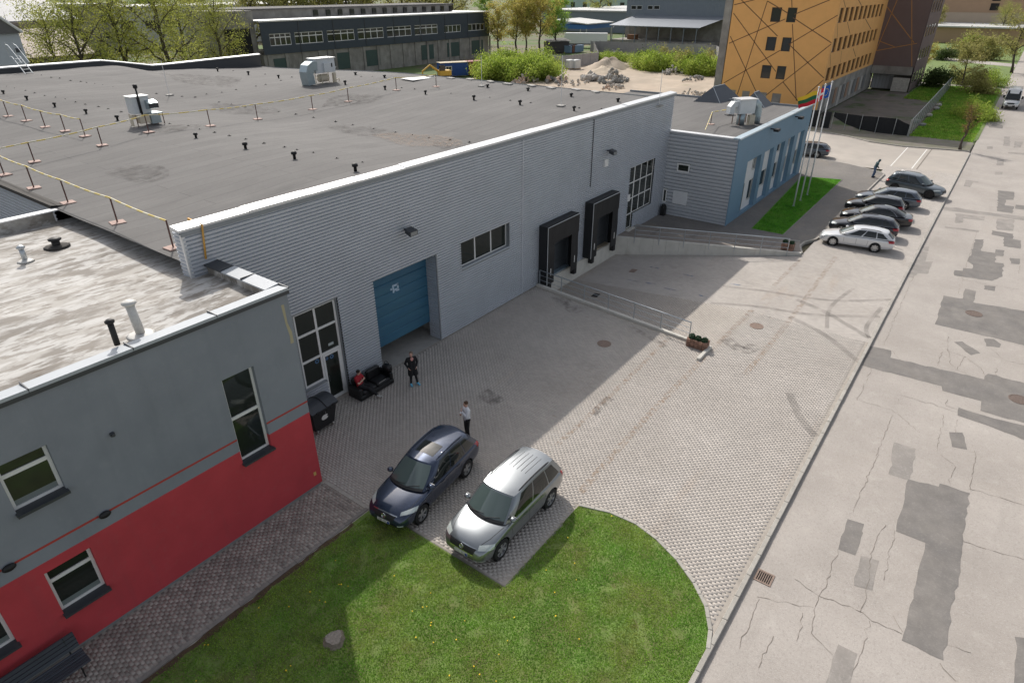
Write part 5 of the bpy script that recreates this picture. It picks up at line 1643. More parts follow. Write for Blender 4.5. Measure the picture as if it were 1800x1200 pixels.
# ================================================================== ROOF EQUIPMENT
m_unit = mat('unit_panel', (0.62, 0.65, 0.67), 0.45, 0.1, var=0.06, vscale=2, coord='O')
m_duct = mat('duct_steel', (0.36, 0.43, 0.46), 0.4, 0.6, var=0.12, vscale=3, coord='O')
m_bframe = mat('brown_frame', (0.20, 0.13, 0.10), 0.7)
m_cream = mat('cream_panel', (0.62, 0.55, 0.43), 0.65, var=0.08, vscale=2, coord='O')
def duct(B, pts, w_, h_):
    """square duct swept along pts in the local XZ plane (w_ across Y)"""
    P = [Vector(p) for p in pts]
    vs = []
    for i, p in enumerate(P):
        dd = (P[min(i + 1, len(P) - 1)] - P[max(i - 1, 0)]).normalized()
        nn = Vector((-dd.z, 0, dd.x))
        for (sy, sn) in ((-1, -1), (1, -1), (1, 1), (-1, 1)):
            vs.append(p + Vector((0, sy * w_ / 2, 0)) + nn * (sn * h_ / 2))
    fs = [(4 * i + k, 4 * i + (k + 1) % 4, 4 * i + 4 + (k + 1) % 4, 4 * i + 4 + k) for i in range(len(P) - 1) for k in range(4)]
    fs += [(3, 2, 1, 0), tuple(4 * (len(P) - 1) + k for k in range(4))]
    B.add(vs, fs)
def legs(t, xs, ys, h, m):
    for x in xs:
        for y in ys:
            MB().box(x - 0.03, x + 0.03, y - 0.03, y + 0.03, 0, h).build('leg', m, t)
# unit 1: white cabinet with hooded outlet and black flue
p = on_roof(256, 219)
u1 = thing('rooftop_unit', 'white rooftop air unit with black flue and hooded outlet', 'air unit', (p.x, p.y, p.z), 0.0)
u1.scale = (0.76,) * 3
legs(u1, (-0.85, 0.8), (-0.55, 0.6), 0.9, m_bframe)
MB().bbox(-0.85, 0.55, -0.5, 0.6, 0.95, 2.25, 0.02).build('cabinet', m_unit, u1)
MB().box(-0.92, 0.62, -0.57, 0.67, 2.25, 2.31).build('lid', m_capw, u1)
MB().box(-0.42, -0.22, -0.505, -0.495, 1.0, 2.2).build('service_slot', m_anth, u1)
MB().tube([(-0.32, -0.62, 0.9), (-0.32, -0.62, 2.95)], 0.075, 10).lathe([(0.1, 2.9), (0.17, 2.95), (0.17, 3.2), (0.1, 3.24)], 12, (-0.32, -0.62, 0)).build('flue', m_black, u1, True)
B = MB()
B.add([(0.15, -0.5, 1.25), (0.95, -0.5, 1.25), (0.95, -1.1, 1.35), (0.15, -1.1, 1.35), (0.15, -0.5, 1.95), (0.95, -0.5, 1.95), (0.95, -1.1, 1.75), (0.15, -1.1, 1.75)],
      [(0, 1, 2, 3), (4, 7, 6, 5), (0, 4, 5, 1), (1, 5, 6, 2), (0, 3, 7, 4)])
B.build('hood', m_duct, u1)
MB().box(0.2, 0.9, -1.09, -1.05, 1.38, 1.72).build('grille', m_anth, u1)
MB().bbox(0.2, 1.0, -0.85, 0.3, 0.12, 0.86, 0.02).build('duct', m_duct, u1)
MB().box(0.1, 1.25, -0.9, 0.4, 0.88, 0.93).build('shelf', m_duct, u1)
MB().box(-0.75, 0.05, -0.95, -0.3, 0.25, 0.85).build('filter_box', m_cream, u1)
MB().box(-1.25, -1.2, -0.7, -0.2, 0.1, 0.95).box(-1.2, -0.85, -0.5, -0.46, 0.6, 0.95).build('bracket', m_cream, u1)
legs(u1, (1.2,), (-0.85, 0.35), 0.9, m_bframe)
# unit 2: white cabinet with big bent duct
p = on_roof(569, 146)
u2 = thing('rooftop_unit', 'white rooftop air unit with large bent steel duct', 'air unit', (p.x, p.y, p.z), 0.0)
u2.scale = (0.78,) * 3
legs(u2, (-0.6, 1.3), (-0.6, 0.6), 1.05, m_cream)
MB().bbox(-1.3, 1.5, -0.6, 0.75, 1.15, 2.65, 0.03).build('cabinet', m_unit, u2)
MB().box(-1.4, 1.6, -0.7, 0.85, 2.65, 2.73).build('lid', m_capw, u2)
B = MB(); duct(B, [(-1.2, -0.15, 1.95), (-1.75, -0.15, 2.0), (-2.15, -0.15, 1.8), (-2.35, -0.15, 1.35), (-2.3, -0.15, 0.8), (-2.2, -0.15, 0.05)], 1.3, 0.95)
B.build('duct', m_duct, u2)
MB().bbox(-0.3, 0.7, -0.9, -0.55, 1.25, 2.2, 0.03).build('hood', m_unit, u2)
MB().box(0.8, 1.1, -0.615, -0.6, 1.7, 2.1).build('vent_grille', m_black, u2)
MB().box(1.0, 1.35, -0.75, -0.45, 0.0, 1.05).build('filter_box', m_cream, u2)
MB().lathe([(0.42, -0.6), (0.42, 0.6)], 14, (0.0, 0.0, 0.55), 'X').build('pipe', m_cream, u2, True)
MB().tube([(0.95, -0.2, 2.7), (0.95, -0.2, 3.5)], 0.04, 8).build('flue', m_black, u2)
MB().tube([(1.4, -0.2, 0.25), (2.2, -0.2, 0.25), (2.2, -0.2, 0.0)], 0.06, 8).build('drain_pipe', m_cream, u2)
MB().tube([(1.7, 0, 0), (1.7, 0, 1.6), (2.1, 0, 1.6), (1.7, 0, 1.2)], 0.03, 6).build('bracket', m_galv, u2)
# unit 3 on the annex
p = G(1304, 218, 6.12)
u3 = thing('rooftop_unit', 'white rooftop air unit with round elbow duct on the annex roof', 'air unit', (p.x, p.y, 6.12), rad(-35))
u3.scale = (0.93,) * 3
legs(u3, (-0.7, 0.7), (-0.5, 0.5), 0.9, m_bframe)
MB().bbox(-0.85, 0.75, -0.55, 0.55, 0.95, 2.1, 0.03).build('cabinet', m_unit, u3)
MB().box(-0.95, 0.85, -0.65, 0.65, 2.1, 2.17).build('lid', m_capw, u3)
MB().tube([(0.7, 0, 1.65), (1.0, 0, 1.72), (1.28, 0, 1.55), (1.38, 0, 1.2), (1.38, 0, 0.6), (1.38, 0, 0.0)], 0.40, 14).build('duct', m_duct, u3, True)
for z in (0.3, 0.65, 1.0):
    MB().lathe([(0.41, -0.02), (0.43, -0.015), (0.43, 0.015), (0.41, 0.02)], 14, (1.38, 0, z)).build('duct_ring', m_duct, u3, True)
MB().lathe([(0.35, 0.0), (0.35, 0.9)], 12, (-0.35, -0.2, 0.03)).build('duct', m_duct, u3, True)
B = MB(); duct(B, [(-0.85, 0, 1.7), (-1.2, 0, 1.75), (-1.4, 0, 1.5), (-1.42, 0, 0.95)], 0.55, 0.45); B.build('intake_duct', m_unit, u3)
MB().box(-1.75, -1.0, -0.3, 0.3, 0.80, 0.86).build('shelf', m_anth, u3)
MB().box(0.25, 0.8, -0.65, -0.3, 0.0, 0.8).build('filter_box', m_cream, u3)

# ---- guard posts with pink slabs and striped rope
PEOPLE_AT = 0
m_slab = mat('pink_slab', (0.42, 0.30, 0.26), 0.85, var=0.15, vscale=4, coord='O')
m_post = mat('brown_post', (0.115, 0.055, 0.045), 0.7)
m_rope = None
def rope_mat():
    m = mat('striped_rope', (0.72, 0.56, 0.16), 0.7)
    nt = m.node_tree
    b = nt.nodes['Principled BSDF']
    g = nt.nodes.new('ShaderNodeNewGeometry')
    sx = nt.nodes.new('ShaderNodeVectorMath'); sx.operation = 'DOT_PRODUCT'
    sx.inputs[1].default_value = (1, 1, 0)
    nt.links.new(g.outputs['Position'], sx.inputs[0])
    mm = nt.nodes.new('ShaderNodeMath'); mm.operation = 'PINGPONG'; mm.inputs[1].default_value = 0.45
    nt.links.new(sx.outputs['Value'], mm.inputs[0])
    cr_ = nt.nodes.new('ShaderNodeValToRGB'); cr_.color_ramp.interpolation = 'CONSTANT'
    cr_.color_ramp.elements[0].color = (0.72, 0.56, 0.16, 1)
    cr_.color_ramp.elements[1].position = 0.24; cr_.color_ramp.elements[1].color = (0.70, 0.66, 0.50, 1)
    nt.links.new(mm.outputs[0], cr_.inputs[0])
    nt.links.new(cr_.outputs[0], b.inputs['Base Color'])
    return m
m_rope = rope_mat()
me_slab = MB().bbox(-0.26, 0.26, -0.26, 0.26, 0, 0.05, 0.01).mesh('slab', m_slab)
me_gp = MB().tube([(0, 0, 0.05), (0, 0, 1.02)], 0.03, 8).mesh('pole', m_post)
ORD = 'first second third fourth fifth sixth seventh eighth ninth tenth eleventh'.split()
def guard_line(px, label, name_rope, roof_f, sag=0.05, extra=None, ref='', rev=False):
    P = []
    for i_, q in enumerate(px):
        p = roof_f(*q)
        k_ = len(px) - 1 - i_ if rev else i_
        t = thing('guard_post', (ORD[k_] + ' barrier post from ' + ref if ref else 'brown barrier post on a pink slab') + ' ' + label, 'barrier post', (p.x, p.y, p.z), RND.uniform(-0.2, 0.2), 'barrier posts ' + label)
        link('slab', me_slab, t); link('pole', me_gp, t)
        P.append(Vector((p.x, p.y, p.z + 1.0)))
    if extra:
        P = [Vector(e) for e in extra[0]] + P + [Vector(e) for e in extra[1]]
    Q = []
    for a_, b_ in zip(P[:-1], P[1:]):
        for k in range(5):
            f = k / 5
            Q.append(a_.lerp(b_, f) - Vector((0, 0, sag * 4 * f * (1 - f))))
    Q.append(P[-1])
    o = MB().tube(Q, 0.032, 6).build('barrier_rope', m_rope, None)
    tag(o, name_rope, 'rope')
pA = [(8, 308), (60, 331), (120, 357), (207, 392), (305, 436)]
guard_line(pA, 'along the roof edge above the office', 'yellow striped barrier rope along the roof edge above the office', on_roof, extra=([(9.6, 43, 9.1)], []), ref='the yellow ladder hoop', rev=True)
pB = [(61, 285), (180, 256), (262, 233), (370, 222), (453, 210), (550, 193), (613, 179), (655, 155), (696, 160)]
guard_line(pB[:7] + [(697, 159), (767, 153)], 'across the middle of the warehouse roof', 'yellow striped barrier rope across the middle of the warehouse roof', on_roof, extra=([(8.0, 39.3, 9.15)], []), ref='the white board', rev=True)
pC = [(15, 205), (47, 213), (80, 224), (115, 231), (150, 240)]
guard_line(pC, 'in the side row', 'yellow striped barrier rope joining the middle rope at the left', on_roof, extra=([(16.3, 62, 9.5)], []), ref='the middle rope', rev=True)
ax = lambda x, y: G(x, y, 6.12)
guard_line([(1249, 219)], 'on the annex roof', 'yellow striped barrier rope on the annex roof', ax, extra=([(48.0, 17.9, 6.75)], [(57.0, 19.0, 7.1), (58.0, 18.4, 7.05)]))
# ---- lightning rods, slabs at the far edge, pale patch
for (x, y, h, lb_) in ((298, 168, 2.6, 'beyond the unit with the black flue'), (986, 187, 3.4, 'facing the sand lot'), (1158, 187, 2.4, 'behind the right end of the wall capping'), (847, 152, 2.4, 'in front of the bright scrub')):
    p = on_roof(x, y)
    t = thing('lightning_rod', 'thin pale lightning rod on the warehouse roof ' + lb_, 'rod', (p.x, p.y, p.z), 0, 'lightning rods on the warehouse roof')
    MB().tube([(0, 0, 0), (0, 0, h)], 0.02, 6).build('rod', m_pole, t)
    MB().bbox(-0.25, 0.25, -0.25, 0.25, 0, 0.08, 0.01).build('foot', m_conc, t)
me_sl2 = MB().bbox(-0.45, 0.45, -0.22, 0.22, 0, 0.1, 0.02).mesh('concrete_slab', m_conc)
for i_, (x, y) in enumerate(((760, 135), (796, 138), (830, 140), (866, 144), (896, 148), (938, 151), (972, 155), (1016, 158), (1050, 162))):
    p = on_roof(x, y)
    o = link('concrete_slab', me_sl2, None, (p.x - 0.3, p.y, p.z))
    o.rotation_euler = (0, 0, RND.uniform(-0.3, 0.3) + 1.2)
    tag(o, ORD[i_] + ' grey concrete slab from the white board along the far roof edge', 'slab', 'concrete slabs along the far roof edge')
p = on_roof(735, 138)
o = MB().add([(-1.6, -0.9, 0.05), (1.4, -1.1, 0.05), (1.7, 0.8, 0.05), (-1.3, 1.0, 0.05), (-1.6, -0.9, 0.0), (1.4, -1.1, 0), (1.7, 0.8, 0), (-1.3, 1.0, 0)],
    [(0, 1, 2, 3), (4, 5, 1, 0), (5, 6, 2, 1), (6, 7, 3, 2), (7, 4, 0, 3)]).build('insulation_board', m_white, None, loc=(p.x, p.y, p.z))
tag(o, 'white board lying at the far edge of the warehouse roof', 'board')
# access ladder over the rear parapet
lad = thing('access_ladder', 'aluminium access ladder leaning over the rear roof parapet', 'ladder', (23.2, 71.8, hroof(23.2, 71.8)))
for x in (-0.3, 0.3):
    MB().tube([(x, -1.2, 0), (x, 0.6, 1.3), (x, 1.2, 1.3), (x, 1.2, 2.4)], 0.04, 6).build('stile', m_galv, lad)
    MB().tube([(x, -1.2, 0.9), (x, 0.6, 2.2), (x, 1.3, 2.3)], 0.03, 6).build('handrail', m_galv, lad)
for k in range(5):
    MB().box(-0.3, 0.3, -1.15 + k * 0.36, -0.98 + k * 0.36, 0.05 + k * 0.26, 0.09 + k * 0.26).build('tread', m_galv, lad)
# black box at the annex corner
o = MB().bbox(-0.2, 0.2, -0.18, 0.18, 0, 0.75, 0.03).lathe([(0.16, 0.75), (0.19, 0.8), (0.1, 0.9), (0.0001, 0.92)], 10).build('litter_bin', m_black, None, loc=(46.9, 20.0, 0.11))
tag(o, 'small black litter bin in the corner beside the glazed entrance', 'bin')
# ================================================================== VEHICLES
# local axes of a car: +x forward, +y left, z up, origin on the ground between the axles
m_tyre = mat('tyre', (0.013, 0.013, 0.014), 0.8)
m_rim = mat('alloy_rim', (0.50, 0.51, 0.52), 0.3, 0.8)
m_rimd = mat('black_rim', (0.03, 0.03, 0.032), 0.35, 0.5)
m_cglass = mat('car_glass', (0.012, 0.016, 0.015), 0.03, spec=0.7)
m_wsglass = mat('windscreen_glass', (0.075, 0.105, 0.10), 0.04, spec=1.0, coat=0.5)  # pale teal base carries the sky's reflection in its colour
m_chrome = mat('chrome', (0.68, 0.69, 0.70), 0.12, 1.0)
m_plast = mat('trim_plastic', (0.02, 0.021, 0.022), 0.55)
m_head = mat('headlamp_glass', (0.55, 0.60, 0.58), 0.08, 0.3, spec=0.8)
m_tail = mat('tail_lamp', (0.36, 0.012, 0.016), 0.12, spec=0.7)
m_plate = flat('number_plate', (0.62, 0.62, 0.60), 0.4)
m_ptext = flat('plate_text', (0.02, 0.02, 0.025), 0.6)
m_peu = flat('plate_blue', (0.02, 0.06, 0.30), 0.5)
def paint(name, col, metal=0.55, rough=0.32):
    return mat(name, col, rough, metal, coat=1.0)
def applied(me, mods):
    """run modifiers on a mesh and return the new mesh"""
    o = bpy.data.objects.new('tmp', me)
    COL.objects.link(o)
    for t, kw in mods:
        md = o.modifiers.new(t, t)
        for k, v in kw.items():
            setattr(md, k, v)
    dg = bpy.context.evaluated_depsgraph_get()
    dg.update()
    out = bpy.data.meshes.new_from_object(o.evaluated_get(dg), depsgraph=dg)
    bpy.data.objects.remove(o)
    return out
def lower_body(st, arches, m):
    """st: stations (x, zbottom, zshoulder, ztop, halfwidth); arches: (x, r)"""
    ring = []
    for (x, zb, zs, zt, w_) in st:
        h = zs - zb
        half = [(0.0, zb), (0.55 * w_, zb), (0.90 * w_, zb + 0.02), (0.985 * w_, zb + 0.22 * h), (1.0 * w_, zb + 0.55 * h), (0.985 * w_, zs - 0.10 * h), (0.94 * w_, zs - 0.01), (0.80 * w_, zs + 0.35 * (zt - zs)), (0.45 * w_, zt - 0.008), (0.0, zt)]
        pts = half + [(-y, z) for y, z in reversed(half[1:-1])]
        ring.append([(x, y, z) for y, z in pts])
    n = len(ring[0])
    B = MB()
    vs = sum(ring, [])
    fs = []
    for i in range(len(ring) - 1):
        for k in range(n):
            j = (k + 1) % n
            fs.append((i * n + k, (i + 1) * n + k, (i + 1) * n + j, i * n + j))
    fs.append(tuple(range(n)))
    fs.append(tuple(reversed([(len(ring) - 1) * n + k for k in range(n)])))
    B.add(vs, fs)
    me = B.mesh('body', m, True)
    me = applied(me, [('SUBSURF', dict(levels=2, render_levels=2))])
    bv = BVHTree.FromPolygons([v.co.copy() for v in me.vertices], [tuple(p.vertices) for p in me.polygons])
    # wheel arches
    cut = MB()
    for (x, r, y0, y1) in arches:
        cut.lathe([(r, y0), (r, y1)], 28, (x, 0, r - 0.045), 'Y')
    cme = cut.mesh('cut')
    co = bpy.data.objects.new('cut', cme)
    COL.objects.link(co)
    me2 = applied(me, [('BOOLEAN', dict(operation='DIFFERENCE', solver='EXACT', object=co))])
    bpy.data.objects.remove(co)
    me2.polygons.foreach_set('use_smooth', [True] * len(me2.polygons))
    me2.set_sharp_from_angle(angle=rad(40)) if hasattr(me2, 'set_sharp_from_angle') else None
    while len(me2.materials) > 1:
        me2.materials.pop()
    return me2, bv
def project(bv, name, pts_grid, nu, direction, off, m, parent):
    """lay a (nu x nv) grid of points on the body along a direction"""
    vs = []
    dr = Vector(direction).normalized()
    for p in pts_grid:
        hit, nr, _, _ = bv.ray_cast(Vector(p) - dr * 3.0, dr)
        if hit is None:
            hit, nr, _, _ = bv.find_nearest(Vector(p))
        if nr.dot(dr) > 0:
            nr = -nr
        vs.append(hit + nr * off)
    nv = len(vs) // nu
    fs = [(j * nu + i, j * nu + i + 1, (j + 1) * nu + i + 1, (j + 1) * nu + i) for j in range(nv - 1) for i in range(nu - 1)]
    return MB().add(vs, fs).build(name, m, parent, True)
def quad_grid(a, b, c, d, nu=8, nv=5):
    a, b, c, d = map(Vector, (a, b, c, d))
    out = []
    for j in range(nv):
        for i in range(nu):
            u, v = i / (nu - 1), j / (nv - 1)
            out.append(a.lerp(b, u).lerp(d.lerp(c, u), v))
    return out
def strip_path(bv, name, path, wd, direction, off, m, parent):
    P = [Vector(p) for p in path]
    dr = Vector(direction).normalized()
    Q = []
    for a, b in zip(P[:-1], P[1:]):
        k = max(1, int((b - a).length / 0.12))
        Q += [a.lerp(b, i / k) for i in range(k)]
    Q.append(P[-1])
    g = []
    for i, q in enumerate(Q):
        t = (Q[min(i + 1, len(Q) - 1)] - Q[max(i - 1, 0)]).normalized()
        s_ = t.cross(dr).normalized() * wd / 2
        g += [q - s_, q + s_]
    return project(bv, name, g, 2, direction, off, m, parent)
def wheel(parent, x, y, r, wid, side, m_r, spokes, double=False):
    w_ = empty_part('wheel', parent, (x, y, r))
    hw = wid / 2
    MB().lathe([(r * 0.66, -hw), (r * 0.95, -hw), (r, -hw * 0.7), (r, hw * 0.7), (r * 0.95, hw), (r * 0.66, hw)], 32, (0, 0, 0), 'Y', False).build('tyre', m_tyre, w_, True)
    B = MB()
    ri = r * 0.68
    yo = side * hw * 0.82
    prof = [(ri, side * hw * 0.98), (ri * 0.93, side * hw * 0.95), (ri * 0.90, side * hw * 0.4)]
    B.lathe(prof, 32, (0, 0, 0), 'Y', False)
    for k in range(spokes):
        aa = 2 * PI * k / spokes
        for off in ((-0.16, 0.16) if double else (0.0,)):
            t = aa + off
            u = Vector((math.sin(t), 0, math.cos(t)))
            tn = Vector((u.z, 0, -u.x))
            a = u * ri * 0.16; b = u * ri * 0.95
            wa, wb = (0.032, 0.024) if double else (0.036, 0.05)
            B.add([a - tn * wa + Vector((0, yo, 0)), a + tn * wa + Vector((0, yo, 0)), b + tn * wb + Vector((0, yo * 1.02, 0)), b - tn * wb + Vector((0, yo * 1.02, 0)),
                   a - tn * wa + Vector((0, yo * 0.6, 0)), a + tn * wa + Vector((0, yo * 0.6, 0)), b + tn * wb + Vector((0, yo * 0.6, 0)), b - tn * wb + Vector((0, yo * 0.6, 0))],
                  [(0, 1, 2, 3), (0, 4, 5, 1), (1, 5, 6, 2), (2, 6, 7, 3), (3, 7, 4, 0)])
    B.lathe([(ri * 0.22, yo * 0.6), (ri * 0.22, yo), (ri * 0.15, yo * 1.06), (0.0001, yo * 1.06)], 14, (0, 0, 0), 'Y')
    B.build('rim', m_r, w_)
    MB().lathe([(ri * 0.9, side * hw * 0.28), (0.0001, side * hw * 0.28)], 20, (0, 0, 0), 'Y').build('brake_disc', m_plast, w_)
    return w_
def make_car(name, label, cat, c, group=None):
    """c: dict with the dimensions. Returns the root, facing +x"""
    root = thing(name, label, cat, (0, 0, 0), 0, group)
    pm = c['paint']
    W = c['W'] / 2
    xf, xr = c['axle_f'], c['axle_r']
    r = c['wr']
    arches = [(x, r + 0.055, s * (W - 0.30) if s > 0 else -(W + 0.2), (W + 0.2) if s > 0 else -(W - 0.30)) for x in (xf, xr) for s in (-1, 1)]
    me, bv = lower_body(c['st'], arches, pm)
    body = link('body', me, root)
    for x in (xf, xr):
        for s in (-1, 1):
            wheel(root, x, s * (W - c.get('inset', 0.135)), r, c.get('tw', 0.23), s, c.get('rim', m_rim), c.get('spokes', 5), c.get('double', False))
            y0, y1 = s * (W - 0.31), s * (W - 0.05)
            B = MB().lathe([(0.0001, y0), (r + 0.05, y0), (r + 0.05, y1)], 24, (x, 0, r + 0.005), 'Y', False)
            B.build('wheel_arch', m_plast, root)
    # greenhouse -------------------------------------------------
    g = c['gh']            # belt: xbf, xbr, wb, zb ; roof: xtf, xtr, wt, zt, crown ; curvature of screens
    xbf, xbr, wb, zbf, zbr = g['belt']
    xtf, xtr, wt, ztf, ztm, ztr = g['roof']
    cf, crr = g.get('curve', (0.16, 0.08))
    def beltz(x):
        return zbf + (zbr - zbf) * (xbf - x) / (xbf - xbr)
    def roofz(x):
        t = (xtf - x) / (xtf - xtr)
        return (ztf * (1 - t) * (1 - 2 * t) + 4 * ztm * t * (1 - t) + ztr * t * (2 * t - 1)) if 0 <= t <= 1 else (ztf if t < 0 else ztr)
    bul = g.get('bulge', 0.035)
    tfr, tre = g.get('taper', (0.88, 0.90))       # width of belt ends and roof ends
    def wbelt(s_):                                # s_: 0 front .. 1 rear
        return wb * (1 - (1 - tfr) * max(0, 1 - s_ / 0.25) ** 2 - (1 - tre) * max(0, (s_ - 0.7) / 0.3) ** 2)
    def wroof(s_):
        return wt * (1 - (1 - tfr) * 0.55 * max(0, 1 - s_ / 0.2) ** 2 - (1 - tre) * 0.7 * max(0, (s_ - 0.75) / 0.25) ** 2)
    def SIDE(s_, v, sd, off=0.0):
        xb = xbf + (xbr - xbf) * s_; xt = xtf + (xtr - xtf) * s_
        x = xb + (xt - xb) * v
        y = wbelt(s_) + (wroof(s_) - wbelt(s_)) * v + bul * math.sin(PI * v)
        z = beltz(xb) + (roofz(xt) - beltz(xb)) * v
        return Vector((x, sd * (y + off), z + off * 0.35))
    def FRONT(t, v, off=0.0):
        a = SIDE(0, v, 1)
        x = a.x + cf * (1 - t * t) * (1 - 0.35 * v)
        z = a.z + (0.055 * v + 0.02) * (1 - t * t)
        return Vector((x + off * 0.6, a.y * t, z + off * 0.7))
    def REAR(t, v, off=0.0):
        a = SIDE(1, v, 1)
        x = a.x - crr * (1 - t * t)
        z = a.z + (0.05 * v) * (1 - t * t)
        return Vector((x - off * 0.8, a.y * t, z + off * 0.4))
    NS, NV, NT = 16, 6, 8
    B = MB()
    for sd in (-1, 1):
        vs = [SIDE(i / NS, j / NV, sd) for j in range(NV + 1) for i in range(NS + 1)]
        B.add(vs, [(j * (NS + 1) + i, j * (NS + 1) + i + 1, (j + 1) * (NS + 1) + i + 1, (j + 1) * (NS + 1) + i) for j in range(NV) for i in range(NS)])
    for fn in (FRONT, REAR):
        vs = [fn(-1 + 2 * i / NT, j / NV) for j in range(NV + 1) for i in range(NT + 1)]
        B.add(vs, [(j * (NT + 1) + i, j * (NT + 1) + i + 1, (j + 1) * (NT + 1) + i + 1, (j + 1) * (NT + 1) + i) for j in range(NV) for i in range(NT)])
    # roof skin
    vs = []
    for i in range(NS + 1):
        s_ = i / NS
        e = SIDE(s_, 1, 1)
        xe = e.x
        for k in range(NT + 1):
            t = -1 + 2 * k / NT
            fx = cf * 0.65 * (1 - s_) ** 4 - crr * s_ ** 4
            vs.append((xe + fx * (1 - t * t), e.y * t, e.z + 0.06 * (1 - t * t) * (0.9 + 0.0 * s_)))
    B.add(vs, [(i * (NT + 1) + k, (i + 1) * (NT + 1) + k, (i + 1) * (NT + 1) + k + 1, i * (NT + 1) + k + 1) for i in range(NS) for k in range(NT)])
    me_g = B.mesh('cabin', pm, True)
    bm = bmesh.new(); bm.from_mesh(me_g)
    bmesh.ops.remove_doubles(bm, verts=bm.verts, dist=0.004)
    bmesh.ops.recalc_face_normals(bm, faces=bm.faces)
    bm.to_mesh(me_g); bm.free()
    me_g.polygons.foreach_set('use_smooth', [True] * len(me_g.polygons))
    if hasattr(me_g, 'set_sharp_from_angle'):
        me_g.set_sharp_from_angle(angle=rad(38))
    link('cabin', me_g, root)
    def patch(nm, fn, t0, t1, v0, v1, m, nu=9, nv=4, inset=None):
        vs = [fn(t0(j / (nv - 1)) + (t1(j / (nv - 1)) - t0(j / (nv - 1))) * i / (nu - 1), v0 + (v1 - v0) * j / (nv - 1)) for j in range(nv) for i in range(nu)]
        return MB().add(vs, [(j * nu + i, j * nu + i + 1, (j + 1) * nu + i + 1, (j + 1) * nu + i) for j in range(nv - 1) for i in range(nu - 1)]).build(nm, m, root, True)
    ws = patch('windscreen', lambda t, v: FRONT(t, v, 0.008), lambda v: -0.93 + 0.0 * v, lambda v: 0.93, 0.02, 0.94, m_wsglass)
    patch('rear_window', lambda t, v: REAR(t, v, 0.008), lambda v: -0.88, lambda v: 0.88, c.get('rwv', (0.12, 0.9))[0], c.get('rwv', (0.12, 0.9))[1], m_cglass)
    # dashboard line and wipers at the foot of the screen
    vs = [FRONT(-0.93 + 1.86 * i / 10, v, 0.011) for v in (0.0, 0.10) for i in range(11)]
    MB().add(vs, [(i, i + 1, i + 12, i + 11) for i in range(10)]).build('cowl', m_plast, root)
    for (t0, t1, v1) in ((0.1, 0.72, 0.2), (-0.62, 0.0, 0.16)):
        MB().tube([FRONT(t0, 0.06, 0.02), FRONT((t0 + t1) / 2, 0.06 + (v1 - 0.06) * 0.6, 0.02), FRONT(t1, v1, 0.02)], 0.012, 5).build('wiper', m_plast, root)
    for sd in (-1, 1):
        for (b0, b1, q0, q1, v0, v1) in c['side_glass']:
            patch('side_window', lambda t, v, sd=sd: SIDE(t, v, sd, 0.008), lambda k, b0=b0, q0=q0: b0 + (q0 - b0) * k, lambda k, b1=b1, q1=q1: b1 + (q1 - b1) * k, v0, v1, m_cglass, 8, 5)
        if c.get('chrome_line'):
            b0, b1 = c['side_glass'][0][0], c['side_glass'][-1][1]
            MB().tube([SIDE(b0 + (b1 - b0) * i / 10, 0.05, sd, 0.012) for i in range(11)], 0.009, 5).build('window_trim', m_chrome, root)
        if c.get('chrome_arc'):
            q0, q1 = c['side_glass'][0][2], c['side_glass'][-1][3]
            b1 = c['side_glass'][-1][1]
            MB().tube([SIDE(q0 + (q1 - q0) * i / 8, 0.93, sd, 0.012) for i in range(9)] + [SIDE(b1 + 0.005, 0.5, sd, 0.012), SIDE(b1 - 0.02, 0.06, sd, 0.012)], 0.013, 5).build('window_trim', m_chrome, root)
        if c.get('rails'):
            s0, s1 = c['rails'][:2]
            hgt = 0.045
            P = [SIDE(s0 + (s1 - s0) * i / 8, 1.0, sd) + Vector((0, -sd * 0.05, hgt if 0 < i < 8 else 0.0)) for i in range(9)]
            MB().tube(P, 0.02, 6).build('roof_rail', c.get('rail_m', m_plast), root, True)
        # mirror
        mx_ = SIDE(0.045, 0.12, sd)
        mi = empty_part('mirror', root, (mx_.x - 0.02, mx_.y + sd * 0.12, mx_.z + 0.06))
        B = MB()
        prof = [(-0.05, 0.7), (0.0, 1.0), (0.07, 0.92), (0.115, 0.5)]
        vs = []
        for (x, k) in prof:
            for q in range(10):
                t = 2 * PI * q / 10
                vs.append((x, k * 0.115 * math.cos(t), k * 0.08 * math.sin(t)))
        B.add(vs, [(i * 10 + q, i * 10 + (q + 1) % 10, (i + 1) * 10 + (q + 1) % 10, (i + 1) * 10 + q) for i in range(3) for q in range(10)] + [tuple(range(9, -1, -1)), tuple(30 + q for q in range(10))])
        B.build('housing', pm, mi, True)
        MB().box(-0.056, -0.051, -0.085, 0.085, -0.055, 0.055).build('glass', m_chrome, mi)
        MB().tube([(0.02, -sd * 0.13, -0.05), (0.02, -sd * 0.06, -0.03)], 0.025, 6).build('arm', m_plast, mi)
        # seams and handles on the flank
        zb = c['st'][len(c['st']) // 2][1]
        for path in c['seams']:
            strip_path(bv, 'door_seam', [(x, sd * 2, z) for x, z in path], 0.013, (0, -sd, 0), 0.002, m_plast, root)
        for (x, z) in c['handles']:
            project(bv, 'door_handle', quad_grid((x + 0.11, sd * 2, z - 0.018), (x - 0.11, sd * 2, z - 0.018), (x - 0.11, sd * 2, z + 0.018), (x + 0.11, sd * 2, z + 0.018), 5, 3), 5, (0, -sd, 0), 0.028, c.get('handle_m', pm), root)
        if c.get('sill'):
            x0, x1, z0, z1 = c['sill']
            project(bv, 'sill_trim', quad_grid((x0, sd * 2, z0), (x1, sd * 2, z0), (x1, sd * 2, z1), (x0, sd * 2, z1), 14, 3), 14, (0, -sd, 0), 0.008, m_plast, root)
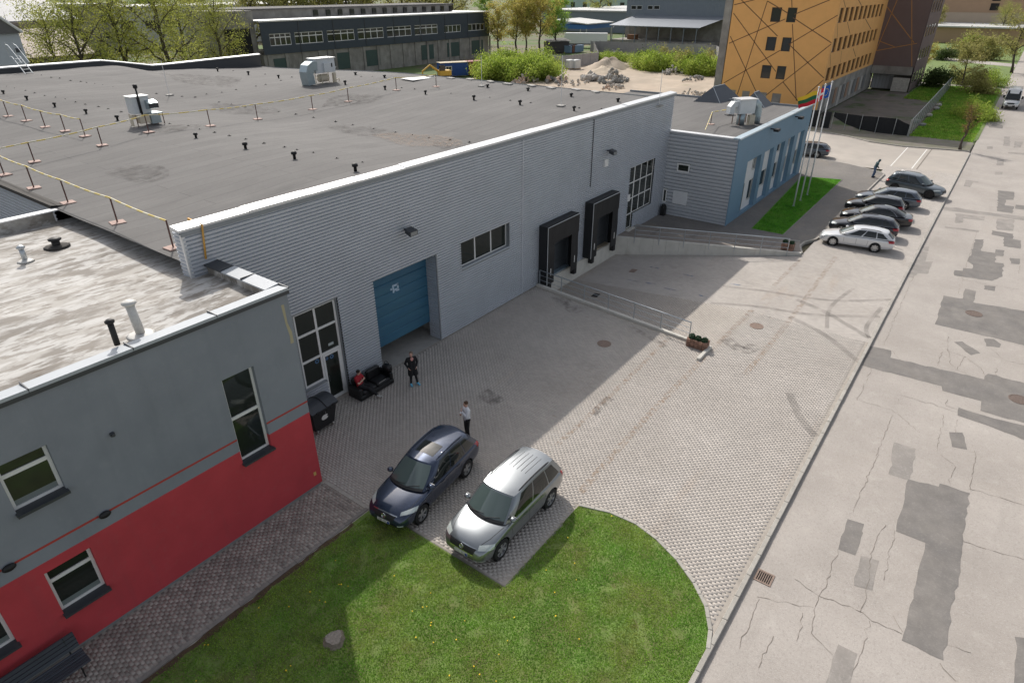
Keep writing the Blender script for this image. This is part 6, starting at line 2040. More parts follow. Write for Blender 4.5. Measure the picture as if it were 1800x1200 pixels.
        # lamps
        for (nm, quad, dr, m) in c['lamps']:
            q = [(p[0], sd * p[1], p[2]) for p in quad]
            project(bv, nm, quad_grid(*q, 8, 5), 8, (dr[0], sd * dr[1], dr[2]), 0.007, m, root)
    for (nm, quad, dr, off, m) in c['fronts']:
        project(bv, nm, quad_grid(*quad, 11, 5), 11, dr, off, m, root)
    for (nm, path, wd, dr, m) in c.get('lines', []):
        strip_path(bv, nm, path, wd, dr, 0.004, m, root)
    # number plates
    for (x, z, dx, pl_text) in c['plates']:
        pl = empty_part('number_plate', root, (x, 0, z))
        MB().box(-0.008, 0.008, -0.26, 0.26, -0.055, 0.055).build('plate', m_plate, pl)
        s_ = 1 if dx > 0 else -1
        MB().box(s_ * 0.008 if s_ > 0 else -0.011, s_ * 0.011 if s_ > 0 else -0.008, s_ * 0.215 - 0.04, s_ * 0.215 + 0.04, -0.05, 0.05).build('country_band', m_peu, pl)
        glyphs(pl_text, pl, s_)
    if c.get('badge'):
        bx, bz, br_ = c['badge']
        o = MB().lathe([(br_, 0), (br_, 0.02), (br_ * 0.82, 0.024), (br_ * 0.78, 0.008), (0.0001, 0.008)], 20, (0, 0, 0), 'X').build('badge', m_chrome, root, True, loc=(bx, 0, bz))
        o.rotation_euler = (0, -0.25, 0)
        for path in c.get('badge_strokes', []):
            MB().tube([(0.02, y * br_, z * br_) for y, z in path], br_ * 0.085, 5).build('stroke', m_chrome, o)
    return root, bv, SIDE, FRONT, REAR
SEG = {'A': 'abcefg', 'C': 'adef', 'E': 'adefg', 'F': 'aefg', 'H': 'bcefg', 'J': 'bcde', 'L': 'def', 'U': 'bcdef', 'Y': 'bcdfg', 'P': 'abefg', 'Z': 'abdeg',
       '0': 'abcdef', '1': 'bc', '2': 'abdeg', '3': 'abcdg', '5': 'acdfg', '7': 'abc', '8': 'abcdefg', ' ': ''}
def glyphs(text, parent, s_):
    B = MB()
    x = -0.155 * s_
    h = 0.034; w_ = 0.017; th = 0.006
    for ch in text:
        segs = {'a': (-w_, w_, h - th, h), 'd': (-w_, w_, -h, -h + th), 'g': (-w_, w_, -th / 2, th / 2), 'b': (w_ - th, w_, 0, h), 'c': (w_ - th, w_, -h, 0), 'f': (-w_, -w_ + th, 0, h), 'e': (-w_, -w_ + th, -h, 0)}
        for k in SEG.get(ch, ''):
            a0, a1, z0, z1 = segs[k]
            y0, y1 = sorted((-x * 1.0 - a0 * s_ * -1 * -1, -x * 1.0 - a1 * s_))
            B.box(0.008 * s_ if s_ > 0 else -0.011, 0.011 if s_ > 0 else -0.008, y0, y1, z0, z1)
        x += 0.056 * s_
    if B.v:
        B.build('characters', m_ptext, parent)
# ---- SUV family -------------------------------------------------
def suv_spec(L, W, H, wb, fo, wr, pm, hood=1.06, belt=1.08, **kw):
    xf = wb / 2
    xr = -wb / 2
    F = xf + fo
    R = F - L
    w_ = W / 2
    st = [(R + 0.0, 0.52, 0.80, 0.86, w_ * 0.70), (R + 0.05, 0.42, 0.95, 1.0, w_ * 0.88), (R + 0.30, 0.30, belt - 0.01, belt + 0.01, w_ * 0.97), (xr + 0.05, 0.26, belt, belt + 0.01, w_ * 1.0), (0.0, 0.24, belt - 0.02, belt, w_ * 0.985),
          (xf - 0.55, 0.24, belt - 0.04, hood + 0.0, w_ * 0.985), (xf - 0.1, 0.25, hood - 0.10, hood - 0.01, w_ * 0.99), (xf + 0.3, 0.27, hood - 0.18, hood - 0.06, w_ * 0.965),
          (F - 0.35, 0.27, hood - 0.25, hood - 0.12, w_ * 0.93), (F - 0.12, 0.30, hood - 0.36, hood - 0.22, w_ * 0.82), (F - 0.02, 0.36, hood - 0.50, hood - 0.36, w_ * 0.66), (F, 0.42, hood - 0.56, hood - 0.48, w_ * 0.5)]
    d = dict(W=W, axle_f=xf, axle_r=xr, wr=wr, paint=pm, st=st, F=F, R=R)
    d.update(kw)
    return d
P_BLUE = paint('midnight_blue_paint', (0.028, 0.044, 0.085), 0.55, 0.27)
P_SILV = paint('silver_paint', (0.25, 0.27, 0.285), 0.75, 0.28)
# dark blue SUV
sp = suv_spec(4.73, 1.85, 1.69, 2.715, 0.95, 0.36, P_BLUE, 1.02, 1.04)
F_, R_ = sp['F'], sp['R']
sp.update(gh=dict(belt=(1.02, R_ + 0.20, 0.86, 1.02, 1.06), roof=(0.20, R_ + 0.62, 0.62, 1.57, 1.66, 1.56), curve=(0.22, 0.12)), spokes=5, double=True,
    side_glass=[(0.10, 0.42, 0.16, 0.42, 0.06, 0.90), (0.44, 0.72, 0.44, 0.72, 0.06, 0.90), (0.74, 0.93, 0.74, 0.88, 0.10, 0.86)], rails=(0.10, 0.9), rail_m=P_BLUE,
    seams=[[(0.86, 0.95), (0.80, 0.55), (0.72, 0.34)], [(-0.12, 1.0), (-0.12, 0.36)], [(-1.02, 1.0), (-1.0, 0.72), (-0.86, 0.5), (-0.84, 0.36)]], handles=[(0.08, 0.88), (-0.86, 0.9)],
    lamps=[('headlamp', [(F_ - 0.30, 0.50, 0.70), (F_ - 0.62, 0.93, 0.76), (F_ - 0.78, 0.90, 0.87), (F_ - 0.34, 0.52, 0.80)], (-0.75, -0.5, -0.35), m_head),
           ('fog_lamp', [(F_, 0.56, 0.40), (F_ - 0.1, 0.74, 0.40), (F_ - 0.1, 0.74, 0.46), (F_, 0.56, 0.46)], (-1, -0.25, 0), m_head),
           ('tail_lamp', [(R_, 0.62, 0.86), (R_ + 0.2, 0.93, 0.86), (R_ + 0.24, 0.9, 1.02), (R_ + 0.05, 0.62, 1.02)], (1, -0.6, 0), m_tail)],
    fronts=[('grille', [(F_, -0.36, 0.55), (F_, 0.36, 0.55), (F_, 0.47, 0.74), (F_, -0.47, 0.74)], (-1, 0, -0.12), 0.006, m_plast),
            ('lower_grille', [(F_, -0.55, 0.36), (F_, 0.55, 0.36), (F_, 0.5, 0.44), (F_, -0.5, 0.44)], (-1, 0, 0), 0.006, m_plast)],
    lines=[('grille_trim', [(F_, -0.5, 0.755), (F_, -0.25, 0.775), (F_, 0, 0.78), (F_, 0.25, 0.775), (F_, 0.5, 0.755)], 0.028, (-1, 0, -0.2), m_chrome),
           ('grille_trim', [(F_, -0.47, 0.74), (F_, -0.36, 0.56), (F_, 0, 0.545), (F_, 0.36, 0.56), (F_, 0.47, 0.74)], 0.018, (-1, 0, -0.1), m_chrome),
           ('bonnet_seam', [(F_ - 0.25, 0.60, 3), (F_ - 0.6, 0.72, 3), (F_ - 1.15, 0.76, 3)], 0.014, (0, 0, -1), m_plast), ('bonnet_seam', [(F_ - 0.25, -0.60, 3), (F_ - 0.6, -0.72, 3), (F_ - 1.15, -0.76, 3)], 0.014, (0, 0, -1), m_plast)],
    plates=[(F_ + 0.012, 0.46, 1, 'LCY 785'), (R_ - 0.012, 0.66, -1, 'LCY 785')], badge=(F_ - 0.03, 0.655, 0.085), badge_strokes=[[(0.35, 0.5), (-0.1, -0.3), (-0.5, -0.3)]])
lex, bvl, SI, FRN, REA = make_car('parked_suv', 'dark blue SUV with sunroof parked nose to the lawn', 'car', sp)
a, b = SI(0.10, 1, 1), SI(0.42, 1, 1)
vs = []
for i in range(5):
    e = SI(0.12 + 0.30 * i / 4, 1, 1)
    for k in range(5):
        t = -0.62 + 1.24 * k / 4
        vs.append((e.x + 0.0, e.y * t, e.z + 0.06 * (1 - t * t) + 0.008))
MB().add(vs, [(i * 5 + k, i * 5 + k + 1, (i + 1) * 5 + k + 1, (i + 1) * 5 + k) for i in range(4) for k in range(4)]).build('sunroof', m_cglass, lex, True)
hd = math.atan2(-0.31, -2.78)
fwd = Vector((math.cos(hd), math.sin(hd), 0)); lft = Vector((-fwd.y, fwd.x, 0))
mid = Vector((12.44, 12.33, 0)) - lft * 0.83
lex.location = (mid.x, mid.y, 0); lex.rotation_euler = (0, 0, hd)
# silver SUV
sp = suv_spec(4.76, 1.93, 1.73, 2.855, 0.90, 0.375, P_SILV, 1.07, 1.09)
F_, R_ = sp['F'], sp['R']
sp.update(gh=dict(belt=(1.06, R_ + 0.16, 0.905, 1.06, 1.10), roof=(0.34, R_ + 0.50, 0.67, 1.63, 1.705, 1.63), curve=(0.22, 0.10)), spokes=6, double=False,
    side_glass=[(0.10, 0.40, 0.15, 0.41, 0.06, 0.90), (0.43, 0.70, 0.43, 0.70, 0.06, 0.90), (0.72, 0.93, 0.72, 0.90, 0.08, 0.88)], rails=(0.12, 0.9), rail_m=m_plast,
    seams=[[(0.90, 0.98), (0.84, 0.55), (0.76, 0.34)], [(-0.10, 1.05), (-0.10, 0.36)], [(-1.06, 1.04), (-1.02, 0.72), (-0.9, 0.52), (-0.88, 0.36)]], handles=[(0.12, 0.92), (-0.84, 0.94)], sill=(0.95, -0.95, 0.27, 0.38),
    lamps=[('headlamp', [(F_ - 0.24, 0.50, 0.70), (F_ - 0.50, 0.93, 0.72), (F_ - 0.60, 0.90, 0.86), (F_ - 0.30, 0.52, 0.84)], (-0.75, -0.45, -0.35), m_head),
           ('fog_lamp', [(F_, 0.48, 0.36), (F_ - 0.1, 0.82, 0.36), (F_ - 0.1, 0.82, 0.43), (F_, 0.48, 0.43)], (-1, -0.25, 0), m_head),
           ('tail_lamp', [(R_, 0.62, 0.86), (R_ + 0.16, 0.95, 0.86), (R_ + 0.2, 0.92, 1.06), (R_ + 0.05, 0.62, 1.06)], (1, -0.6, 0), m_tail)],
    fronts=[('grille', [(F_, -0.46, 0.60), (F_, 0.46, 0.60), (F_, 0.52, 0.80), (F_, -0.52, 0.80)], (-1, 0, -0.15), 0.006, m_plast),
            ('lower_grille', [(F_, -0.46, 0.36), (F_, 0.46, 0.36), (F_, 0.46, 0.42), (F_, -0.46, 0.42)], (-1, 0, 0), 0.006, m_plast)],
    lines=[('grille_bar', [(F_, -0.5, 0.72), (F_, 0, 0.735), (F_, 0.5, 0.72)], 0.03, (-1, 0, -0.15), m_chrome), ('grille_bar', [(F_, -0.52, 0.81), (F_, 0, 0.83), (F_, 0.52, 0.81)], 0.022, (-1, 0, -0.2), m_chrome),
           ('bumper_bar', [(F_, -0.46, 0.575), (F_, 0, 0.575), (F_, 0.46, 0.575)], 0.045, (-1, 0, -0.1), m_chrome),
           ('bonnet_seam', [(F_ - 0.22, 0.55, 3), (F_ - 0.6, 0.70, 3), (F_ - 1.2, 0.80, 3)], 0.016, (0, 0, -1), m_plast), ('bonnet_seam', [(F_ - 0.22, -0.55, 3), (F_ - 0.6, -0.70, 3), (F_ - 1.2, -0.80, 3)], 0.016, (0, 0, -1), m_plast)],
    plates=[(F_ + 0.012, 0.49, 1, 'HJZ 117'), (R_ - 0.012, 0.70, -1, 'HJZ 117')], badge=(F_ - 0.035, 0.715, 0.08), badge_strokes=[[(-0.55, 0.5), (-0.2, -0.6), (0, 0.1), (0.2, -0.6), (0.55, 0.5)]])
tou, bvt, SI, FRN, REA = make_car('parked_suv', 'silver SUV with black roof rails parked on the paved bay beside the lawn', 'car', sp)
for t in (-0.52, -0.26, 0.0, 0.26, 0.52):         # pressed grooves in the rear of the roof
    MB().tube([(SI(s_, 1, 1).x, SI(s_, 1, 1).y * t, SI(s_, 1, 1).z + 0.06 * (1 - t * t)) for s_ in (0.45, 0.6, 0.75, 0.88)], 0.007, 5).build('roof_groove', m_plast, tou)
tou.location = (12.88, 9.94, 0); tou.rotation_euler = (0, 0, PI + 0.012)

# ---- estates, saloon and hatch ----------------------------------
def low_spec(L, W, wb, fo, wr, pm, kind, hood=0.92, belt=0.93, Hh=1.45, **kw):
    xf = wb / 2; xr = -wb / 2
    F = xf + fo; R = F - L
    w_ = W / 2
    tail = belt + (0.05 if kind == 'saloon' else 0.0)
    st = [(R, 0.45, 0.72, 0.80, w_ * 0.72), (R + 0.06, 0.34, 0.86, 0.93, w_ * 0.88), (R + 0.30, 0.24, tail - 0.02, tail + 0.02, w_ * 0.96), (xr + 0.1, 0.19, belt, belt + 0.03, w_ * 1.0), (0.0, 0.17, belt - 0.02, belt, w_ * 0.985),
          (xf - 0.5, 0.17, belt - 0.05, hood + 0.01, w_ * 0.985), (xf, 0.18, hood - 0.10, hood - 0.02, w_ * 0.985), (xf + 0.35, 0.19, hood - 0.17, hood - 0.07, w_ * 0.95),
          (F - 0.28, 0.20, hood - 0.24, hood - 0.13, w_ * 0.90), (F - 0.10, 0.22, hood - 0.33, hood - 0.22, w_ * 0.80), (F - 0.02, 0.28, hood - 0.42, hood - 0.32, w_ * 0.64), (F, 0.34, hood - 0.48, hood - 0.42, w_ * 0.5)]
    d = dict(W=W, axle_f=xf, axle_r=xr, wr=wr, paint=pm, st=st, F=F, R=R, inset=0.12, tw=0.21)
    if kind == 'estate':
        d['gh'] = dict(belt=(0.92, R + 0.16, w_ * 0.93, hood, belt + 0.04), roof=(0.10, R + 0.62, w_ * 0.66, Hh - 0.09, Hh - 0.03, Hh - 0.12), curve=(0.2, 0.1))
        d['side_glass'] = [(0.10, 0.38, 0.16, 0.39, 0.08, 0.88), (0.41, 0.68, 0.41, 0.68, 0.08, 0.88), (0.70, 0.93, 0.70, 0.86, 0.10, 0.84)]
    elif kind == 'saloon':
        d['gh'] = dict(belt=(0.92, R + 0.62, w_ * 0.93, hood, belt + 0.06), roof=(0.05, R + 1.45, w_ * 0.63, Hh - 0.09, Hh - 0.02, Hh - 0.11), curve=(0.2, 0.14))
        d['side_glass'] = [(0.08, 0.43, 0.16, 0.46, 0.08, 0.88), (0.46, 0.86, 0.49, 0.82, 0.08, 0.88)]
    else:
        d['gh'] = dict(belt=(0.80, R + 0.14, w_ * 0.93, hood + 0.02, belt + 0.06), roof=(0.05, R + 0.50, w_ * 0.68, Hh - 0.08, Hh - 0.02, Hh - 0.10), curve=(0.2, 0.1))
        d['side_glass'] = [(0.10, 0.46, 0.16, 0.47, 0.08, 0.88), (0.50, 0.84, 0.50, 0.82, 0.08, 0.88)]
    d.update(seams=[[(xf - 0.62, belt - 0.06), (xf - 0.66, 0.5), (xf - 0.72, 0.28)], [(-0.10, belt - 0.02), (-0.10, 0.28)], [(xr + 0.52, belt - 0.02), (xr + 0.5, 0.6), (xr + 0.56, 0.3)]], handles=[(0.1, belt - 0.12), (-0.86, belt - 0.1)],
        lamps=[('headlamp', [(F - 0.16, 0.42, hood - 0.30), (F - 0.42, 0.86, hood - 0.28), (F - 0.52, 0.84, hood - 0.17), (F - 0.22, 0.44, hood - 0.2)], (-0.75, -0.5, -0.35), m_head),
               ('tail_lamp', [(R, 0.48, belt - 0.17), (R + 0.22, 0.92, belt - 0.17), (R + 0.24, 0.9, belt - 0.03), (R + 0.05, 0.48, belt - 0.03)], (1, -0.6, 0), m_tail)],
        fronts=[('grille', [(F, -0.32, hood - 0.46), (F, 0.32, hood - 0.46), (F, 0.4, hood - 0.30), (F, -0.4, hood - 0.30)], (-1, 0, -0.1), 0.006, m_plast)],
        plates=[(F + 0.012, 0.42, 1, ''), (R - 0.012, 0.62, -1, '')])
    d.update(kw)
    return d
P_WHITE = paint('white_paint_car', (0.66, 0.67, 0.68), 0.25, 0.3)
P_BLACK = paint('black_paint', (0.012, 0.013, 0.016), 0.4, 0.25)
P_DBLUE = paint('dark_graphite_paint', (0.022, 0.026, 0.036), 0.5, 0.28)
P_GREY = paint('grey_paint', (0.10, 0.12, 0.145), 0.6, 0.3)
P_GREY2 = paint('slate_grey_paint', (0.075, 0.095, 0.11), 0.5, 0.3)
ROW = 'cars parked nose in along the pavement'
def place(root, x, y, rz):
    root.location = (x, y, root.location.z)
    root.rotation_euler = (0, 0, rz)
c1, *_ = make_car('parked_car', 'silver white estate car at the end of the row of parked cars', 'car', low_spec(4.7, 1.77, 2.65, 0.93, 0.325, P_WHITE, 'estate', rails=(0.15, 0.85), spokes=7, chrome_line=False), ROW)
place(c1, 48.85, 6.28, PI / 2 + 0.12)
c2, *_ = make_car('parked_car', 'dark estate car parked between the silver white estate and the black saloon', 'car', low_spec(4.6, 1.78, 2.65, 0.9, 0.325, P_DBLUE, 'estate', rails=(0.15, 0.85), chrome_line=True), ROW)
place(c2, 51.95, 6.42, PI / 2 + 0.10)
c3, *_ = make_car('parked_car', 'black saloon car with chrome window line in the parked row', 'car', low_spec(4.95, 1.88, 2.9, 0.87, 0.345, P_BLACK, 'saloon', chrome_arc=True, chrome_line=True), ROW)
place(c3, 54.95, 6.22, PI / 2 + 0.12)
c4, *_ = make_car('parked_car', 'black hatchback parked beyond the black saloon', 'car', low_spec(4.25, 1.78, 2.62, 0.82, 0.325, P_BLACK, 'hatch', 0.98, 1.0, 1.52), ROW)
place(c4, 57.75, 6.68, PI / 2 + 0.05)
c5, *_ = make_car('parked_car', 'grey estate car parked between the black hatchback and the grey SUV', 'car', low_spec(4.85, 1.84, 2.85, 0.87, 0.335, P_GREY, 'estate', chrome_line=False), ROW)
place(c5, 60.95, 6.35, PI / 2 + 0.08)
sp = suv_spec(4.66, 1.89, 1.66, 2.82, 0.87, 0.37, P_GREY2, 1.00, 1.02)
F_, R_ = sp['F'], sp['R']
sp.update(gh=dict(belt=(1.0, R_ + 0.16, 0.89, 1.0, 1.06), roof=(0.20, R_ + 0.55, 0.64, 1.58, 1.655, 1.56), curve=(0.22, 0.12)), spokes=5, double=True, rim=m_rimd, chrome_arc=False, chrome_line=True,
    side_glass=[(0.10, 0.42, 0.16, 0.42, 0.06, 0.88), (0.44, 0.73, 0.44, 0.73, 0.06, 0.88), (0.75, 0.91, 0.75, 0.86, 0.10, 0.82)], rails=(0.1, 0.9), rail_m=m_chrome,
    seams=[[(0.86, 0.92), (0.80, 0.55), (0.72, 0.34)], [(-0.12, 1.0), (-0.12, 0.36)], [(-1.02, 1.0), (-0.96, 0.66), (-0.84, 0.36)]], handles=[(0.08, 0.84), (-0.86, 0.86)], sill=(0.95, -0.95, 0.25, 0.34),
    lamps=[('headlamp', [(F_ - 0.24, 0.46, 0.66), (F_ - 0.52, 0.92, 0.70), (F_ - 0.62, 0.90, 0.80), (F_ - 0.28, 0.48, 0.76)], (-0.75, -0.5, -0.35), m_head), ('tail_lamp', [(R_, 0.48, 0.84), (R_ + 0.2, 0.95, 0.86), (R_ + 0.24, 0.92, 1.0), (R_ + 0.05, 0.48, 0.98)], (1, -0.6, 0), m_tail)],
    fronts=[('grille', [(F_, -0.36, 0.42), (F_, 0.36, 0.42), (F_, 0.46, 0.70), (F_, -0.46, 0.70)], (-1, 0, -0.1), 0.006, m_plast)], plates=[(F_ + 0.012, 0.46, 1, ''), (R_ - 0.012, 0.66, -1, '')])
q5, *_ = make_car('parked_suv', 'slate grey SUV with black wheels parked tail to the pavement beside the row', 'car', sp)
place(q5, 66.15, 4.85, -PI / 2 - 0.22)
# grey car half hidden behind the annex
c6 = copy_tree(c5)
tag(c6, 'grey car parked behind the far corner of the annex', 'car'); del c6['group']
place(c6, 75.9, 16.9, PI / 2 + 0.1)
# dark car among the bushes, pale cars by the trees
c7 = copy_tree(c4); tag(c7, 'dark car parked among the bushes beyond the brown block', 'car'); del c7['group']
place(c7, 224.0, 18.6, PI)
for (x, y, lab, rz) in ((143.4, 98.0, 'silver white car parked beside the dark shed by the trees', 2.4), (147.5, 103.5, 'silver white car parked behind another under the yellow leaved trees', 2.2)):
    cc = copy_tree(c1); tag(cc, lab, 'car'); del cc['group']
    place(cc, x, y, rz)
# ---- white van on the road --------------------------------------
van = thing('delivery_van', 'white delivery van driving along the road', 'van', (128.0, 0.45, RZ), PI)
van.scale = (1.12, 1.05, 1.2)
m_vanw = paint('van_white_paint', (0.72, 0.73, 0.73), 0.0, 0.35)
st = [(-2.75, 0.45, 1.0, 1.1, 0.93), (-2.7, 0.35, 1.2, 1.3, 0.99), (-2.2, 0.30, 1.3, 1.35, 1.0), (0.0, 0.28, 1.25, 1.3, 1.0), (1.0, 0.28, 1.18, 1.24, 1.0), (1.7, 0.28, 1.05, 1.15, 0.99), (2.2, 0.28, 0.92, 1.06, 0.95), (2.55, 0.32, 0.75, 0.9, 0.85), (2.7, 0.4, 0.62, 0.72, 0.7), (2.72, 0.45, 0.58, 0.64, 0.55)]
me, bvv = lower_body(st, [(1.75, 0.41, 0.7, 1.2), (1.75, 0.41, -1.2, -0.7), (-1.55, 0.41, 0.7, 1.2), (-1.55, 0.41, -1.2, -0.7)], m_vanw)
link('body', me, van)
B = MB()
prof = [(-2.68, 1.25, 0.96), (-2.6, 2.15, 0.88), (-2.3, 2.28, 0.82), (0.9, 2.28, 0.82), (1.15, 2.2, 0.80), (1.95, 1.18, 0.90)]
vs = []
for (x, z, w_) in prof:
    vs += [(x, -w_, z), (x, -w_ * 0.6, z + 0.05), (x, w_ * 0.6, z + 0.05), (x, w_, z)]
B.add(vs, [(4 * i + k, 4 * i + k + 1, 4 * i + k + 5, 4 * i + k + 4) for i in range(5) for k in range(3)])
for sd in (-1, 1):
    k = 0 if sd < 0 else 3
    B.add([vs[4 * i + k] for i in range(6)] + [(1.95, sd * 0.97, 1.1), (-2.68, sd * 0.98, 1.15)], [tuple(range(8))])
B.build('cargo_box', m_vanw, van)
MB().add([(1.22, -0.74, 2.12), (1.22, 0.74, 2.12), (1.97, 0.86, 1.2), (1.97, -0.86, 1.2)], [(0, 1, 2, 3)]).build('windscreen', m_cglass, van, loc=(0.012, 0, 0.012))
for sd in (-1, 1):
    MB().add([(1.15, sd * 0.845, 2.05), (0.45, sd * 0.865, 2.05), (0.45, sd * 0.985, 1.3), (1.75, sd * 0.97, 1.28)], [(0, 1, 2, 3)]).build('side_window', m_cglass, van, loc=(0, sd * 0.02, 0))
    mi = MB().bbox(-0.06, 0.06, -0.12, 0.12, -0.16, 0.16, 0.03).build('mirror', m_plast, van, loc=(1.55, sd * 1.1, 1.4))
    project(bvv, 'headlamp', quad_grid((2.7, sd * 0.45, 0.72), (2.4, sd * 0.93, 0.74), (2.25, sd * 0.93, 0.95), (2.6, sd * 0.5, 0.84), 6, 4), 6, (-0.8, -sd * 0.4, -0.2), 0.008, m_head, van)
    for x in (1.75, -1.55):
        wheel(van, x, sd * 0.86, 0.35, 0.22, sd, m_rim, 6)
project(bvv, 'bumper', quad_grid((2.7, -0.9, 0.34), (2.7, 0.9, 0.34), (2.7, 0.9, 0.56), (2.7, -0.9, 0.56), 11, 4), 11, (-1, 0, 0), 0.01, m_plast, van)
project(bvv, 'grille', quad_grid((2.7, -0.4, 0.66), (2.7, 0.4, 0.66), (2.6, 0.45, 0.82), (2.6, -0.45, 0.82), 9, 3), 9, (-1, 0, -0.2), 0.01, m_plast, van)
MB().box(2.735, 2.75, -0.26, 0.26, 0.43, 0.54).build('number_plate', m_plate, van)
# ================================================================== PEOPLE
def capsule(B, p0, p1, r0, r1, n=12):
    p0, p1 = Vector(p0), Vector(p1)
    d = p1 - p0
    L = d.length
    d = d.normalized() if L > 1e-6 else Vector((0, 0, 1))
    pts = []; rs = []
    for a in (-90, -60, -30):
        pts.append(p0 + d * (r0 * math.sin(rad(a)))); rs.append(max(r0 * math.cos(rad(a)), 0.0008))
    pts.append(p0); rs.append(r0)
    pts.append(p1); rs.append(r1)
    for a in (30, 60, 90):
        pts.append(p1 + d * (r1 * math.sin(rad(a)))); rs.append(max(r1 * math.cos(rad(a)), 0.0008))
    B.tube(pts, rs, n)
def ellipsoid(B, c, r, n=14, m=9, rot=None):
    vs = []
    for j in range(m + 1):
        a = -PI / 2 + PI * j / m
        for k in range(n):
            t = 2 * PI * k / n
            v = Vector((r[0] * max(math.cos(a), 0.01) * math.cos(t), r[1] * max(math.cos(a), 0.01) * math.sin(t), r[2] * math.sin(a)))
            if rot is not None:
                v = rot @ v
            vs.append(Vector(c) + v)
    fs = [(j * n + k, j * n + (k + 1) % n, (j + 1) * n + (k + 1) % n, (j + 1) * n + k) for j in range(m) for k in range(n)]
    fs += [tuple(reversed(range(n))), tuple(m * n + k for k in range(n))]
    B.add(vs, fs)
def fuse(B, name, m, parent, voxel=0.011, it=4):
    me = applied(B.mesh(name), [('REMESH', dict(mode='VOXEL', voxel_size=voxel, use_smooth_shade=True)), ('SMOOTH', dict(factor=0.5, iterations=it))])
    me.materials.clear(); me.materials.append(m)
    me.polygons.foreach_set('use_smooth', [True] * len(me.polygons))
    return link(name, me, parent)
def hand(B, wrist, direction, palm_n, curl=0.5):
    """palm and five fingers leaving the wrist; direction: along the hand, palm_n: palm normal"""
    w_ = Vector(wrist); d = Vector(direction).normalized(); nn = Vector(palm_n)
    nn = (nn - d * nn.dot(d)).normalized(); s_ = d.cross(nn).normalized()
    for k in (-1, 0, 1):
        capsule(B, w_ + s_ * 0.02 * k, w_ + d * 0.085 + s_ * 0.024 * k, 0.016, 0.015, 8)
    for k, (l, o) in enumerate(((0.07, -0.033), (0.08, -0.011), (0.075, 0.012), (0.06, 0.034))):
        a = w_ + d * 0.085 + s_ * o
        b = a + (d * math.cos(curl * 0.6) + nn * math.sin(curl * 0.6)) * l * 0.55
        c = b + (d * math.cos(curl * 1.6) + nn * math.sin(curl * 1.6)) * l * 0.5
        capsule(B, a, b, 0.0095, 0.009, 8); capsule(B, b, c, 0.009, 0.008, 8)
    t0 = w_ + d * 0.025 + s_ * -0.03
    t1 = t0 + (d * 0.6 - s_ * 0.7 + nn * 0.3).normalized() * 0.045
    capsule(B, t0, t1, 0.012, 0.011, 8); capsule(B, t1, t1 + (d * 0.85 - s_ * 0.2 + nn * 0.4).normalized() * 0.032, 0.011, 0.009, 8)
